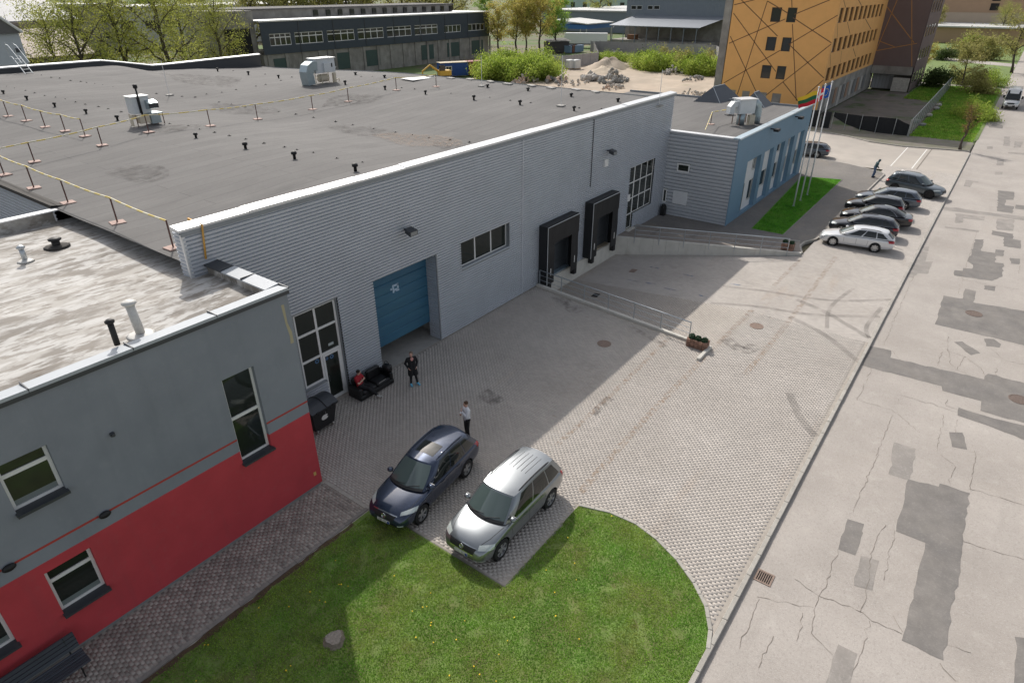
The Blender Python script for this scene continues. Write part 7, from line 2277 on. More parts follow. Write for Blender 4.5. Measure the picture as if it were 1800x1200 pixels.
def person(label, loc, rz, J, skin, shirt, pants, shoes, hair, female=False, coat=None, sleeves='long', hood=None, long_hair=False):
    """J: joints in local space (facing +x, y left)"""
    t = thing('person', label, 'person', loc, rz)
    V = {k: Vector(v) for k, v in J.items() if k != 'curl'}
    hd = V['head']; look = Vector(J.get('look', (1, 0, 0))).normalized()
    B = MB()
    up = (hd - V['neck']).normalized()
    sd = up.cross(look).normalized(); look = sd.cross(up).normalized()
    R = Matrix((look, sd, up)).transposed()
    ellipsoid(B, hd + up * 0.025, (0.098, 0.078, 0.105), rot=R)
    ellipsoid(B, hd - up * 0.05 + look * 0.022, (0.066, 0.056, 0.068), rot=R)         # jaw
    capsule(B, hd + look * 0.088 + up * 0.012, hd + look * 0.108 - up * 0.022, 0.008, 0.013, 8)   # nose
    for s_ in (-1, 1):
        ellipsoid(B, hd + sd * s_ * 0.079 - look * 0.006, (0.02, 0.010, 0.03), 8, 6, R)            # ears
    capsule(B, V['neck'] - up * 0.05, hd - up * 0.06, 0.055, 0.05)
    k = 0.93 if female else 1.0
    def torso(Bq, e=0.0, low=True):
        capsule(Bq, V['chest'] + (V['shL'] - V['chest']) * 0.55, V['chest'] + (V['shR'] - V['chest']) * 0.55, 0.108 * k + e, 0.108 * k + e)
        capsule(Bq, V['shL'] * 0.96 + V['chest'] * 0.04, V['shR'] * 0.96 + V['chest'] * 0.04, 0.062 + e, 0.062 + e)
        for s_ in (-1, 1):
            lat = (V['hipL'] - V['hipR']).normalized() * 0.055 * s_
            capsule(Bq, V['chest'] + lat * 1.2, V['waist'] + lat, 0.115 * k + e, 0.105 * k + e)
            capsule(Bq, V['waist'] + lat, V['pelvis'] + lat * 1.3, 0.108 * k + e, 0.118 + e)
    torso(B)
    capsule(B, V['chest'] + up * 0.08, V['neck'], 0.07, 0.056)
    for s_ in 'LR':
        capsule(B, V['sh' + s_], V['el' + s_], 0.048, 0.038); capsule(B, V['el' + s_], V['wr' + s_], 0.038, 0.026)
        hdir = J.get('hand' + s_, tuple(V['wr' + s_] - V['el' + s_])); pn = J.get('palm' + s_, (0, -1 if s_ == 'L' else 1, 0))
        hand(B, V['wr' + s_], hdir, pn, J.get('curl', 0.6))
        capsule(B, V['hip' + s_], V['kn' + s_], 0.08, 0.055); capsule(B, V['kn' + s_], V['an' + s_], 0.055, 0.038)
        capsule(B, V['an' + s_] - Vector((0, 0, 0.03)), V['toe' + s_], 0.036, 0.03)
    fuse(B, 'body', skin, t, 0.0105, 3)
    # clothes over the body
    B = MB(); torso(B, 0.016)
    capsule(B, V['chest'] + up * 0.09, V['neck'] - up * 0.02, 0.085, 0.068)
    for s_ in 'LR':
        capsule(B, V['sh' + s_], V['el' + s_] if sleeves == 'long' else V['sh' + s_].lerp(V['el' + s_], 0.62), 0.066, 0.054 if sleeves == 'long' else 0.064)
        if sleeves == 'long':
            capsule(B, V['el' + s_], V['wr' + s_].lerp(V['el' + s_], 0.05), 0.054, 0.042)
    if hood:
        ellipsoid(B, hd + up * 0.02 - look * 0.012, (0.118, 0.108, 0.135), rot=R)
        capsule(B, V['neck'], hd - up * 0.02 - look * 0.02, 0.09, 0.09)
    if coat:
        for s_ in (-1, 1):
            sgn = 'L' if s_ > 0 else 'R'
            capsule(B, V['pelvis'] + (V['hip' + sgn] - V['pelvis']) * 0.6, V['hip' + sgn].lerp(V['kn' + sgn], 0.72), 0.145, 0.135)
    fuse(B, 'coat' if coat else 'top', shirt, t, 0.014, 3)
    B = MB()
    capsule(B, V['hipL'] + Vector((0, 0, 0.03)), V['hipR'] + Vector((0, 0, 0.03)), 0.128, 0.128)
    capsule(B, V['pelvis'], V['pelvis'].lerp(V['waist'], 0.4), 0.125, 0.122)
    f = 0.86 if female else 1.0
    for s_ in 'LR':
        capsule(B, V['hip' + s_], V['kn' + s_], 0.102 * f, 0.072 * f); capsule(B, V['kn' + s_], V['an' + s_] + Vector((0, 0, 0.02)), 0.072 * f, 0.056 * f)
    fuse(B, 'trousers', pants, t, 0.014, 3)
    for s_ in 'LR':
        B = MB()
        a = V['an' + s_]; tt = V['toe' + s_]
        hl = a - (tt - a).normalized() * 0.03 - Vector((0, 0, 0.03))
        capsule(B, hl, tt, 0.048, 0.044); capsule(B, a + Vector((0, 0, 0.01)), a.lerp(tt, 0.5), 0.05, 0.045)
        fuse(B, 'shoe', shoes, t, 0.012, 2)
    if hair is not None and not hood:
        B = MB()
        ellipsoid(B, hd + up * 0.052 - look * 0.018, (0.1, 0.085, 0.09), rot=R)
        if long_hair:
            capsule(B, hd - look * 0.05 + up * 0.03, hd - look * 0.06 - up * 0.1, 0.07, 0.05)
        fuse(B, 'hair', hair, t, 0.012, 2)
    for s_ in (-1, 1):
        B = MB(); ellipsoid(B, hd + sd * s_ * 0.034 + look * 0.084 + up * 0.018, (0.009, 0.014, 0.008), 8, 6, R)
        B.build('eye', flat('eye_dark', (0.03, 0.02, 0.02), 0.3), t, True)
    B = MB(); capsule(B, hd + sd * 0.022 + look * 0.083 - up * 0.055, hd - sd * 0.022 + look * 0.083 - up * 0.055, 0.006, 0.006, 8)
    B.build('mouth', flat('lip', (0.36, 0.12, 0.10), 0.5), t, True)
    return t
m_skin = mat('skin', (0.52, 0.30, 0.22), 0.55)
m_skin2 = mat('fair_skin', (0.60, 0.36, 0.28), 0.55)
def fab(name, c):
    return mat(name, c, 0.9, var=0.15, vscale=6, coord='O')
STAND = dict(pelvis=(0, 0, 0.95), waist=(0, 0, 1.10), chest=(0, 0, 1.28), neck=(0.0, 0, 1.50), head=(0.02, 0, 1.63), shL=(0, 0.185, 1.42), shR=(0, -0.185, 1.42),
    hipL=(0, 0.095, 0.92), hipR=(0, -0.095, 0.92), knL=(0.02, 0.11, 0.50), knR=(0.02, -0.11, 0.50), anL=(-0.01, 0.12, 0.09), anR=(-0.01, -0.12, 0.09), toeL=(0.15, 0.15, 0.045), toeR=(0.15, -0.15, 0.045),
    elL=(-0.03, 0.25, 1.14), elR=(-0.03, -0.25, 1.14), wrL=(0.06, 0.24, 0.90), wrR=(0.06, -0.24, 0.90))
# woman in a long dark cardigan
J = dict(STAND); J.update(elL=(-0.09, 0.28, 1.15), elR=(-0.09, -0.28, 1.15), wrL=(0.07, 0.19, 0.98), wrR=(0.07, -0.19, 0.98), palmL=(0, -1, 0), palmR=(0, 1, 0), look=(0.85, -0.5, -0.1),
    knL=(0.05, 0.13, 0.50), knR=(0.02, -0.09, 0.50), anL=(0.03, 0.19, 0.09), anR=(0.0, -0.11, 0.09), toeL=(0.18, 0.24, 0.045), toeR=(0.15, -0.12, 0.045))
pw = person('woman in long black coat and blue shoe covers standing on the paving', (17.14, 18.5, 0), rad(-118), J, m_skin2, fab('black_knit', (0.012, 0.012, 0.014)), fab('black_leggings', (0.010, 0.010, 0.012)), fab('blue_shoe_cover', (0.16, 0.50, 0.72)), fab('ash_hair', (0.16, 0.12, 0.09)), True, coat=True, long_hair=True)
pw['label'] = 'person in long black coat and light blue shoe covers standing on the paving'
B = MB(); ellipsoid(B, (0.095, 0, 1.42), (0.035, 0.075, 0.10)); B.build('scarf', fab('pink_scarf', (0.60, 0.30, 0.27)), pw, True)
# man in a white shirt with one hand to the face
J = dict(STAND); J.update(elR=(0.05, -0.27, 1.17), wrR=(0.24, -0.10, 1.16), handR=(0.4, 1, 0.3), palmR=(-1, 0, 0), elL=(0.10, 0.25, 1.18), wrL=(0.24, 0.10, 1.40), handL=(0.1, -0.3, 1), palmL=(-1, 0, 0), look=(1, 0.15, -0.1), curl=0.9)
person('person in white shirt and black trousers standing behind the dark blue SUV', (15.62, 13.95, 0), rad(150), J, m_skin, fab('white_shirt', (0.66, 0.67, 0.70)), fab('black_trousers', (0.012, 0.012, 0.014)), fab('black_shoe', (0.02, 0.02, 0.02)), fab('brown_hair', (0.075, 0.04, 0.022)))
# seated man in a red T-shirt
J = dict(pelvis=(0, 0, 0.53), waist=(-0.06, 0, 0.68), chest=(-0.10, 0, 0.86), neck=(-0.08, 0, 1.08), head=(-0.04, 0, 1.21), shL=(-0.10, 0.185, 1.0), shR=(-0.10, -0.185, 1.0),
    hipL=(0.02, 0.095, 0.52), hipR=(0.02, -0.095, 0.52), knL=(0.44, 0.10, 0.52), knR=(0.44, -0.06, 0.50), anL=(0.72, 0.02, 0.14), anR=(0.76, 0.07, 0.10), toeL=(0.88, 0.0, 0.10), toeR=(0.92, 0.10, 0.07),
    elL=(0.06, 0.25, 0.78), elR=(0.06, -0.25, 0.78), wrL=(0.13, 0.02, 0.84), wrR=(0.10, -0.02, 0.80), handL=(0.0, -1, 0.1), handR=(0, 1, 0), palmL=(-1, 0, 0), palmR=(-1, 0, 0), look=(0.85, 0.5, -0.05), curl=0.4)
person('person in red T-shirt sitting with folded arms on the black sofa', (15.12, 19.72, 0), rad(-70), J, m_skin2, fab('red_tshirt', (0.36, 0.018, 0.03)), fab('dark_jeans', (0.014, 0.014, 0.017)), fab('pale_sneaker', (0.40, 0.39, 0.37)), fab('dark_hair', (0.025, 0.016, 0.012)), sleeves='short')
# hooded walker on the pavement
J = dict(STAND); J.update(waist=(0.03, 0, 1.10), chest=(0.09, 0, 1.27), neck=(0.17, 0, 1.47), head=(0.23, 0, 1.59), shL=(0.10, 0.185, 1.41), shR=(0.10, -0.185, 1.41), look=(0.85, 0, -0.5), elL=(0.08, 0.25, 1.13), elR=(0.08, -0.25, 1.13), wrL=(0.24, 0.16, 0.98), wrR=(0.24, -0.16, 0.98),
    knL=(0.14, 0.10, 0.50), knR=(-0.04, -0.10, 0.49), anL=(0.08, 0.10, 0.09), anR=(-0.12, -0.10, 0.10), toeL=(0.23, 0.12, 0.045), toeR=(0.03, -0.11, 0.045))
person('person in teal hooded jacket and jeans bending forward at the kerb', (69.5, 8.85, 0.10), rad(-62), J, m_skin, fab('teal_jacket', (0.045, 0.085, 0.095)), fab('blue_jeans', (0.07, 0.11, 0.19)), fab('black_shoe2', (0.02, 0.02, 0.02)), None, hood=True)
# ================================================================== BACKGROUND BUILDINGS
m_or = mat('orange_render', (0.80, 0.43, 0.15), 0.85, var=0.05, vscale=0.3)
m_br = mat('brown_render', (0.17, 0.122, 0.115), 0.85, var=0.06, vscale=0.3)
m_brl = flat('brown_line', (0.14, 0.07, 0.035), 0.8)
m_orl = flat('orange_line', (0.46, 0.23, 0.08), 0.8)
m_oldc = mat('weathered_concrete', (0.33, 0.315, 0.285), 0.9, col2=(0.23, 0.215, 0.195), vscale=0.4, var=0.18, layers=[((0.12, 0.105, 0.095), 0.5, (1, 1, 0.35), (0.56, 0.72), 0.6)])
m_bglass = mat('far_glass', (0.025, 0.028, 0.03), 0.08, spec=0.7)
m_bframe2 = flat('dark_window_frame', (0.05, 0.035, 0.025), 0.6)
tower = world_parts(thing('orange_tower', 'tall orange office block with criss-cross brown lines', 'building', (101.5, 22.1, 0)))
TX, TY = 101.5, 22.1
PT = Plane('X', TX); PS = Plane('Y', TY)
def simple_window(parent, pl, a0, a1, z0, z1, depth=0.12, m_f=None, split=True):
    w_ = empty_part('window', parent)
    B = MB()
    f = 0.08
    for c in ((a0, a1, z0, z0 + f), (a0, a1, z1 - f, z1), (a0, a0 + f, z0 + f, z1 - f), (a1 - f, a1, z0 + f, z1 - f)):
        pl.box(B, *c, -depth - 0.05, -depth + 0.03)
    B.build('frame', m_f or m_bframe2, w_)
    B = MB(); pl.box(B, a0 + f, a1 - f, z0 + f, z1 - f, -depth - 0.02, -depth); B.build('pane', m_bglass, w_)
    return w_
rows = [(0.8, 2.6), (4.5, 6.25), (8.15, 9.92), (11.8, 13.6), (15.4, 17.2)]
FW = []
for zi, (z0, z1) in enumerate(rows):
    FW += [(27.35, 28.6, z0, z1), (29.4, 30.75, z0, z1)]
    if zi == 0:
        FW += [(31.9, 33.0, z0, z1), (34.0, 35.0, z0, z1)]
B = MB(); plain_wall(B, PT, TY, 36.4, 0.0, 20.0, FW, 0.15); B.build('front_wall', m_or, tower)
for q in FW:
    simple_window(tower, PT, *q)
SW = []
for (z0, z1) in rows[1:]:
    for k in range(10):
        x = 102.5 + k * 3.12
        SW.append((x, x + 2.05, z0, z1))
B = MB(); plain_wall(B, PS, TX, 136.05, 4.15, 20.0, SW, 0.25); B.build('side_wall', m_or, tower)
for q in SW:
    simple_window(tower, PS, *q, depth=0.2)
MB().box(TX + 0.05, 138.6, TY + 0.03, 36.4, 0, 4.15).build('ground_floor', m_oldc, tower)
MB().box(TX + 0.1, 133.2, TY + 0.3, 36.3, 19.9, 20.0).build('roof', m_felt, tower)
MB().box(TX, 133, 36.3, 37.5, 0, 20).build('rear_wall', m_oldc, tower)
for k in range(11):
    x = 105 + k * 2.55
    B = MB(); PS.box(B, x, x + 1.5, 0.7 if k != 3 else 0.0, 2.9, 0.0, 0.04)
    B.build('boarded_window', flat('board_%d' % (k % 3), ((0.42, 0.40, 0.37), (0.30, 0.19, 0.13), (0.17, 0.17, 0.17))[(k * 2) % 3], 0.8), tower)
def z3_(x, y): return (1250 + x / 4.445, y / 4.445)
FL = [((235, 0), (520, 285)), ((175, 105), (505, 560)), ((150, 285), (365, 745)), ((440, 10), (600, 105)), ((440, 10), (205, 740)), ((180, 40), (340, 0)), ((140, 340), (580, 150)), ((100, 650), (540, 395)),
      ((630, 0), (632, 60)), ((635, 190), (665, 790)), ((650, 115), (930, 0)), ((640, 140), (945, 340)), ((605, 350), (990, 120)), ((605, 345), (885, 615)), ((430, 745), (940, 345)), ((560, 640), (690, 805)), ((885, 620), (690, 790))]
for a, b in FL:
    p, q = PX(*z3_(*a), TX), PX(*z3_(*b), TX)
    d = Vector((0, q.y - p.y, q.z - p.z)); s_ = Vector((0, -d.z, d.y)).normalized() * 0.055
    if max(p.y, q.y) > 36.5:
        continue
    if min(p.y, q.y) < TY:                         # end at the corner of the block
        lo, hi = (p, q) if p.y < q.y else (q, p)
        f = (TY - lo.y) / (hi.y - lo.y)
        lo2 = lo.lerp(hi, f)
        p, q = lo2, hi
    MB().add([(TX - 0.004, p.y - s_.y, p.z - s_.z), (TX - 0.004, p.y + s_.y, p.z + s_.z), (TX - 0.004, q.y + s_.y, q.z + s_.z), (TX - 0.004, q.y - s_.y, q.z - s_.z)], [(0, 1, 2, 3)]).build('painted_line', m_brl, tower)
for a, b in [((1035, 0), (1050, 60)), ((1150, 0), (1175, 45)), ((990, 185), (985, 300)), ((1065, 175), (1085, 265)), ((1205, 150), (1250, 230)), ((935, 415), (930, 530)), ((1020, 400), (1010, 490)), ((1110, 380), (1130, 445))]:
    p, q = PY(*z3_(*a), TY), PY(*z3_(*b), TY)
    d = Vector((q.x - p.x, 0, q.z - p.z)); s_ = Vector((-d.z, 0, d.x)).normalized() * 0.06
    MB().add([(p.x - s_.x, TY - 0.004, p.z - s_.z), (p.x + s_.x, TY - 0.004, p.z + s_.z), (q.x + s_.x, TY - 0.004, q.z + s_.z), (q.x - s_.x, TY - 0.004, q.z - s_.z)], [(3, 2, 1, 0)]).build('painted_line', m_brl, tower)
# brown block
brown = world_parts(thing('brown_block', 'brown office wing with thin orange lines beside the orange block', 'building', (136, 15.5, 0)))
PBf = Plane('X', 136.0); PBs = Plane('Y', 15.5)
MB().box(136, 152, 15.56, 22.4, 4.0, 20).build('wall', m_br, brown)
BW = [(137.0 + k * 3.3, 139.0 + k * 3.3, z0 + 0.4, z1 + 0.5) for (z0, z1) in rows[0:] for k in range(4)]
B = MB(); plain_wall(B, PBs, 136, 152, 0.0, 20.0, BW, 0.04); B.build('side_wall', m_br, brown)
for q in BW:
    simple_window(brown, PBs, *q, depth=0.03)
MB().box(136.02, 151.9, 15.7, 22.05, 2.7, 4.0).build('beam', m_oldc, brown)
MB().box(138.5, 151.9, 15.7, 22.05, 0, 2.7).build('recess_wall', m_oldc, brown)
for k in range(6):
    MB().box(138.40, 138.46, 18.6 + k * 0.55, 19.1 + k * 0.55, 0.1, 2.5).build('shutter_panel', flat('shutter_grey', (0.42, 0.42, 0.43), 0.6), brown)
B = MB().prism([(136.0, 15.7), (138.4, 15.7), (138.4, 18.0), (136.0, 18.3)], 0.0, 2.2); B.build('block_infill', mat('rough_blocks', (0.42, 0.40, 0.36), 0.95, var=0.25, vscale=2), brown)
for a, b in [((1370, 50), (1585, 335)), ((1455, 0), (1290, 395)), ((1568, 0), (1568, 520)), ((1290, 398), (1610, 340)), ((1295, 315), (1445, 372))]:
    p, q = PX(*z3_(*a), 136), PX(*z3_(*b), 136)
    d = Vector((0, q.y - p.y, q.z - p.z)); s_ = Vector((0, -d.z, d.y)).normalized() * 0.06
    MB().add([(135.994, p.y - s_.y, p.z - s_.z), (135.994, p.y + s_.y, p.z + s_.z), (135.994, q.y + s_.y, q.z + s_.z), (135.994, q.y - s_.y, q.z - s_.z)], [(0, 1, 2, 3)]).build('painted_line', m_orl, brown)
# ---- dark clad office over a concrete base
m_dclad = mat('dark_cladding', (0.045, 0.06, 0.08), 0.55, 0.1, var=0.08, vscale=0.4)
dk = world_parts(thing('dark_office', 'long dark clad office over a stained concrete ground floor', 'building', (78, 117, 0)))
PD = Plane('Y', 117.0)
DW = []
def z8_(x, y): return (390 + x / 3.53, y / 3.53)
for (xa, ya, xb, yb) in [(290, 205, 437, 280), (447, 195, 635, 268), (650, 185, 828, 255), (840, 175, 1008, 242), (1022, 165, 1180, 232), (1194, 155, 1342, 222)]:
    DW.append((PY(*z8_(xa, ya), 117).x, PY(*z8_(xb, yb), 117).x, 6.35, 8.45))
for (xa, ya, xb, yb) in [(1380, 168, 1485, 212), (1528, 158, 1630, 205)]:
    DW.append((PY(*z8_(xa, ya), 117).x, PY(*z8_(xb, yb), 117).x, 6.4, 8.0))
B = MB(); plain_wall(B, PD, 78.0, 146.5, 4.9, 10.5, DW, 0.2); B.build('upper_wall', m_dclad, dk)
for i, q in enumerate(DW):
    window(dk, PD, *q, [0.25, 0.5, 0.75], [] if i > 5 else [0.68], m_pvc, m_bglass, 0.12, fw=0.12, mull=0.08)
for k in range(9):
    x = 78 + k * 8.56
    B = MB(); PD.box(B, x - 0.08, x + 0.08, 4.9, 10.5, 0, 0.06); B.build('joint_strip', m_anth, dk)
MB().box(77.8, 146.7, 116.8, 130, 10.5, 10.75).build('roof', m_capw, dk)
MB().box(78, 146.5, 117.3, 130, -0.2, 4.9).build('ground_floor', m_oldc, dk)
for k in range(18):
    x = 79 + k * 4.0
    B = MB(); PD.box(B, x - 0.3, x + 0.3, 0, 4.9, -0.35, -0.1); B.build('pier', m_oldc, dk)
for (xa, xb) in [(320, 415), (718, 805), (900, 985), (1245, 1320), (1405, 1478), (1557, 1625)]:
    p, q = PY(*z8_(xa, 340), 117), PY(*z8_(xb, 340), 117)
    B = MB(); PD.box(B, p.x, q.x, 0.9, 4.1, -0.28, -0.2); B.build('green_door', mat('green_metal_door', (0.05, 0.085, 0.075), 0.6, var=0.2, vscale=2) if xa == 320 else bpy.data.materials['green_metal_door'], dk)
MB().box(70.5, 77.9, 118.5, 130, 0, 12.4).build('end_block', m_oldc, dk)
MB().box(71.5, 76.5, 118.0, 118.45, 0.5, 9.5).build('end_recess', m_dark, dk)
MB().box(78, 140, 124, 138, 10.7, 12.3).build('rear_storey', m_oldc, dk)
MB().box(77.5, 140.5, 123.6, 138.4, 12.3, 12.55).build('rear_roof', m_felt, dk)
for k in range(14):
    MB().box(96 + k * 3.3, 97.1 + k * 3.3, 123.7, 123.95, 10.9, 12.0).build('rear_window', m_bglass, dk)
# ---- grey shed with loading canopy
sh = world_parts(thing('canopy_shed', 'grey metal shed with a long sloping canopy on posts', 'building', (205, 79, 0)))
m_shc = mat('shed_cladding', (0.20, 0.23, 0.265), 0.6, 0.15, var=0.05, vscale=0.3)
def z5_(x, y): return (850 + x / 4.09, y / 4.09)
SX = 216.0
ya_, yb_ = PX(*z5_(1030, 60), SX).y, 62.0
zt_ = PX(*z5_(1030, 0), SX).z
B = MB(); corrugated(B, Plane('X', SX), yb_, ya_, 7.5, zt_ + 0.3, 0.6, 0.05, vertical=True); B.build('wall', m_shc, sh)
MB().box(SX + 0.06, SX + 30, yb_, ya_, 0, 7.5).build('lower_wall', m_oldc, sh)
MB().box(SX - 0.2, SX + 30, yb_, ya_ + 0.3, zt_ + 0.3, zt_ + 0.6).build('roof', flat('mint_flashing', (0.38, 0.55, 0.55), 0.4), sh)
for (x, w2) in ((1063, 35), (1105, 35), (1182, 35), (1227, 38)):
    p, q = PX(*z5_(x, 42), SX), PX(*z5_(x + w2, 70), SX)
    simple_window(sh, Plane('X', SX), q.y, p.y, q.z, p.z, -0.08, m_pvc)
ca, cb = PX(*z5_(905, 165), 205).y, PX(*z5_(1530, 205), 205).y
za_ = PX(*z5_(905, 165), 205).z; zb2 = PX(*z5_(1530, 205), 205).z
MB().add([(205, cb - 1, 5.4), (205, ca, 5.4), (SX, ca - 4, 8.2), (SX, cb - 6, 8.2), (205, cb - 1, 5.2), (205, ca, 5.2)], [(3, 2, 1, 0), (0, 1, 5, 4)]).build('canopy', mat('canopy_metal', (0.23, 0.25, 0.28), 0.45, 0.3), sh)
for k in range(8):
    y = ca - 1 - (ca - cb - 1) * k / 7
    MB().tube([(205.4, y, -0.2), (205.4, y, 5.3)], 0.14, 8).build('post', m_shc, sh)
    MB().tube([(205.4, y, 4.4), (208.0, y, 5.6)], 0.08, 6).build('brace', m_shc, sh)
MB().box(206, SX + 0.05, cb - 4, ca, -0.2, 1.2).build('loading_platform', m_oldc, sh)
MB().box(208.5, 210.5, ca - 8, ca - 5, 1.2, 2.6).build('crate_stack', flat('crate_brown', (0.22, 0.11, 0.06), 0.8), sh)
# ---- left: pale plant room with dark roof, open shed
lb = world_parts(thing('plant_room', 'pale metal plant room standing behind the rear parapet', 'building', (24, 84, 0)))
m_pale = mat('pale_cladding', (0.44, 0.47, 0.50), 0.55, 0.1, var=0.06, vscale=0.5)
MB().box(8, 28.2, 85, 95, 0, 12.0).build('wall', m_pale, lb)
MB().add([(8, 84.6, 13.6), (26.6, 84.6, 13.6), (28.3, 84.6, 12.05), (8, 95, 13.6), (26.6, 95, 13.6), (28.3, 95, 12.05), (8, 84.6, 12.0), (8, 95, 12.0), (28.3, 84.6, 12.0), (28.3, 95, 12)],
         [(0, 1, 4, 3), (1, 2, 5, 4), (0, 6, 8, 2, 1), (3, 4, 5, 9, 7)]).build('roof', m_felt, lb)
MB().tube([(26.7, 84.5, 13.65), (28.4, 84.5, 12.1)], 0.14, 6).build('verge_trim', m_white, lb)
MB().box(27.3, 27.9, 84.95, 84.99, 10.2, 10.6).build('vent', m_anth, lb)
sd_ = world_parts(thing('open_shed', 'open sided shed with brown sheet roof behind the plant room', 'building', (40, 118, 0)))
m_brsh = mat('brown_sheet_roof', (0.29, 0.235, 0.20), 0.8, var=0.1, vscale=0.4, layers=[((0.5, 0.46, 0.42), 0.3, (1, 1, 1), (0.62, 0.7), 0.6)])
MB().add([(30, 112, 7.6), (46.5, 112, 7.6), (56, 145, 9.8), (30, 145, 9.8), (30, 112, 7.3), (46.5, 112, 7.3), (56, 145, 9.5)], [(0, 1, 2, 3), (4, 5, 1, 0), (5, 6, 2, 1)]).build('roof', m_brsh, sd_)
for k in range(8):
    MB().box(45.6 + k * 1.05, 46.0 + k * 1.05, 113 + k * 3.6, 113.3 + k * 3.6, 0, 7.4).build('post', mat('pale_post', (0.46, 0.40, 0.33), 0.8) if k == 0 else bpy.data.materials['pale_post'], sd_)
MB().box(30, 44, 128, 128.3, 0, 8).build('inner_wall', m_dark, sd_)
gh = world_parts(thing('grey_roof_building', 'low building with dark grey roof beyond the open shed', 'building', (45, 160, 0)))
MB().box(35, 62, 160, 175, 0, 10.8).build('wall', m_oldc, gh)
MB().add([(34, 158, 10.6), (64, 158, 10.6), (63, 176, 15.5), (36, 176, 15.5), (34, 158, 10.2), (64, 158, 10.2)], [(0, 1, 2, 3), (4, 5, 1, 0)]).build('roof', m_slate, gh)
MB().box(49.5, 60, 157, 157.4, 7.0, 10.4).build('annexe', m_brsh, gh)
MB().box(60.2, 61.4, 159.9, 159.98, 8.9, 10.0).build('window', m_pvc, gh)
# ---- far row of buildings
def far_building(name, label, x0, x1, y0, y1, h, m, rm, rows_, face='X', dx=6.0, wm=None, wh=1.6, ww=1.6):
    t = world_parts(thing(name, label, 'building', (x0, y0, 0)))
    MB().box(x0, x1, y0, y1, 0, h).build('wall', m, t)
    MB().box(x0 - 0.4, x1 + 0.4, y0 - 0.4, y1 + 0.4, h, h + 0.5).build('roof', rm, t)
    pl = Plane(face, x0 if face == 'X' else y0)
    a0, a1 = (y0, y1) if face == 'X' else (x0, x1)
    for z in rows_:
        a = a0 + dx * 0.4
        while a + ww < a1:
            B = MB(); pl.box(B, a, a + ww, z, z + wh, 0.0, 0.05); B.build('window', wm or m_bglass, t)
            a += dx
    return t
m_mint = mat('mint_render', (0.42, 0.55, 0.50), 0.85, var=0.05); m_beige = mat('beige_render', (0.50, 0.40, 0.30), 0.85, var=0.06, vscale=0.1); m_tan = mat('tan_render', (0.42, 0.28, 0.18), 0.85, var=0.06, vscale=0.1)
m_paler = mat('pale_far_roof', (0.52, 0.52, 0.51), 0.7, var=0.06, vscale=0.05)
far_building('mint_building', 'pale mint green building far beyond the canopy shed', 400, 420, 190, 262, 15, m_mint, m_paler, (5, 10.5), 'X', 9, None, 3.0, 3.0)
far_building('cream_building', 'pale cream building beside the mint green one', 405, 430, 264, 290, 14, m_beige, m_paler, (6, 10.5), 'X', 8, None, 2.4, 2.0)
far_building('flat_warehouse', 'long low warehouse with pale flat roof beyond the trees', 255, 330, 130, 175, 7.5, m_shc, m_paler, (3,), 'X', 10)
far_building('long_white_building', 'long white building behind the row of bare trunks', 95, 190, 215, 245, 11, mat('far_white', (0.55, 0.55, 0.53), 0.8, var=0.05, vscale=0.05), m_paler, (5.5,), 'Y', 7, None, 2.2, 3.4)
far_building('grey_far_building', 'grey far building seen between the willow crowns', 62, 92, 205, 230, 12, m_oldc, m_paler, (4, 8), 'Y', 6)
t = far_building('tan_building', 'tan and beige factory building at the end of the grass', 300, 330, -60, 62, 20, m_beige, m_paler, (9.0, 12.5), 'X', 17, None, 2.0, 2.4)
MB().box(299.9, 300.0, -60, 62, 8.2, 14.2).build('tan_band', m_tan, t)
for k in range(7):
    for z in (8.9, 11.8):
        MB().box(299.8, 299.88, -54 + k * 17, -51.5 + k * 17, z, z + 2.2).build('window', m_bglass, t)
MB().box(270, 299.8, -60, 40, 4.6, 5.0).build('low_roof', m_paler, t)
MB().box(271, 299.8, -60, 39, 0, 4.6).build('low_wall', m_tan, t)
# ---- white trailer, blue booth roof, containers, machine, site cabin
tr = thing('trailer', 'white box trailer parked behind the precast fence', 'trailer', (186.5, 111.0, 0), rad(-62))
MB().bbox(-6.5, 6.5, -1.25, 1.25, 1.1, 4.0, 0.08).build('box', flat('trailer_white', (0.74, 0.74, 0.73), 0.4), tr)
for x in (-4.8, -3.6, 3.8):
    for y in (-1.0, 1.0):
        MB().lathe([(0.5, -0.15), (0.5, 0.15)], 16, (x, y, 0.5), 'Y').build('wheel', m_tyre, tr)
MB().box(-6.4, 6.4, -0.5, 0.5, 0.75, 1.1).build('chassis', m_black, tr)
bo = thing('booth', 'open booth with white roof and blue panels beside the shed', 'booth', (213, 128, 0))
MB().add([(-9, -7, 5.6), (9, -7, 5.6), (9, 7, 6.6), (-9, 7, 6.6), (-9, -7, 5.3), (9, -7, 5.3), (-9, 7, 6.3)], [(0, 1, 2, 3), (4, 5, 1, 0), (6, 4, 0, 3)]).build('roof', m_paler, bo)
MB().box(-8.5, 8.5, -6.4, 6.4, 3.9, 5.2).build('panel', flat('booth_blue', (0.05, 0.16, 0.40), 0.6), bo)
for x in (-8.4, 8.4):
    for y in (-6.3, 6.3):
        MB().box(x - 0.15, x + 0.15, y - 0.15, y + 0.15, 0, 4).build('post', m_galv, bo)
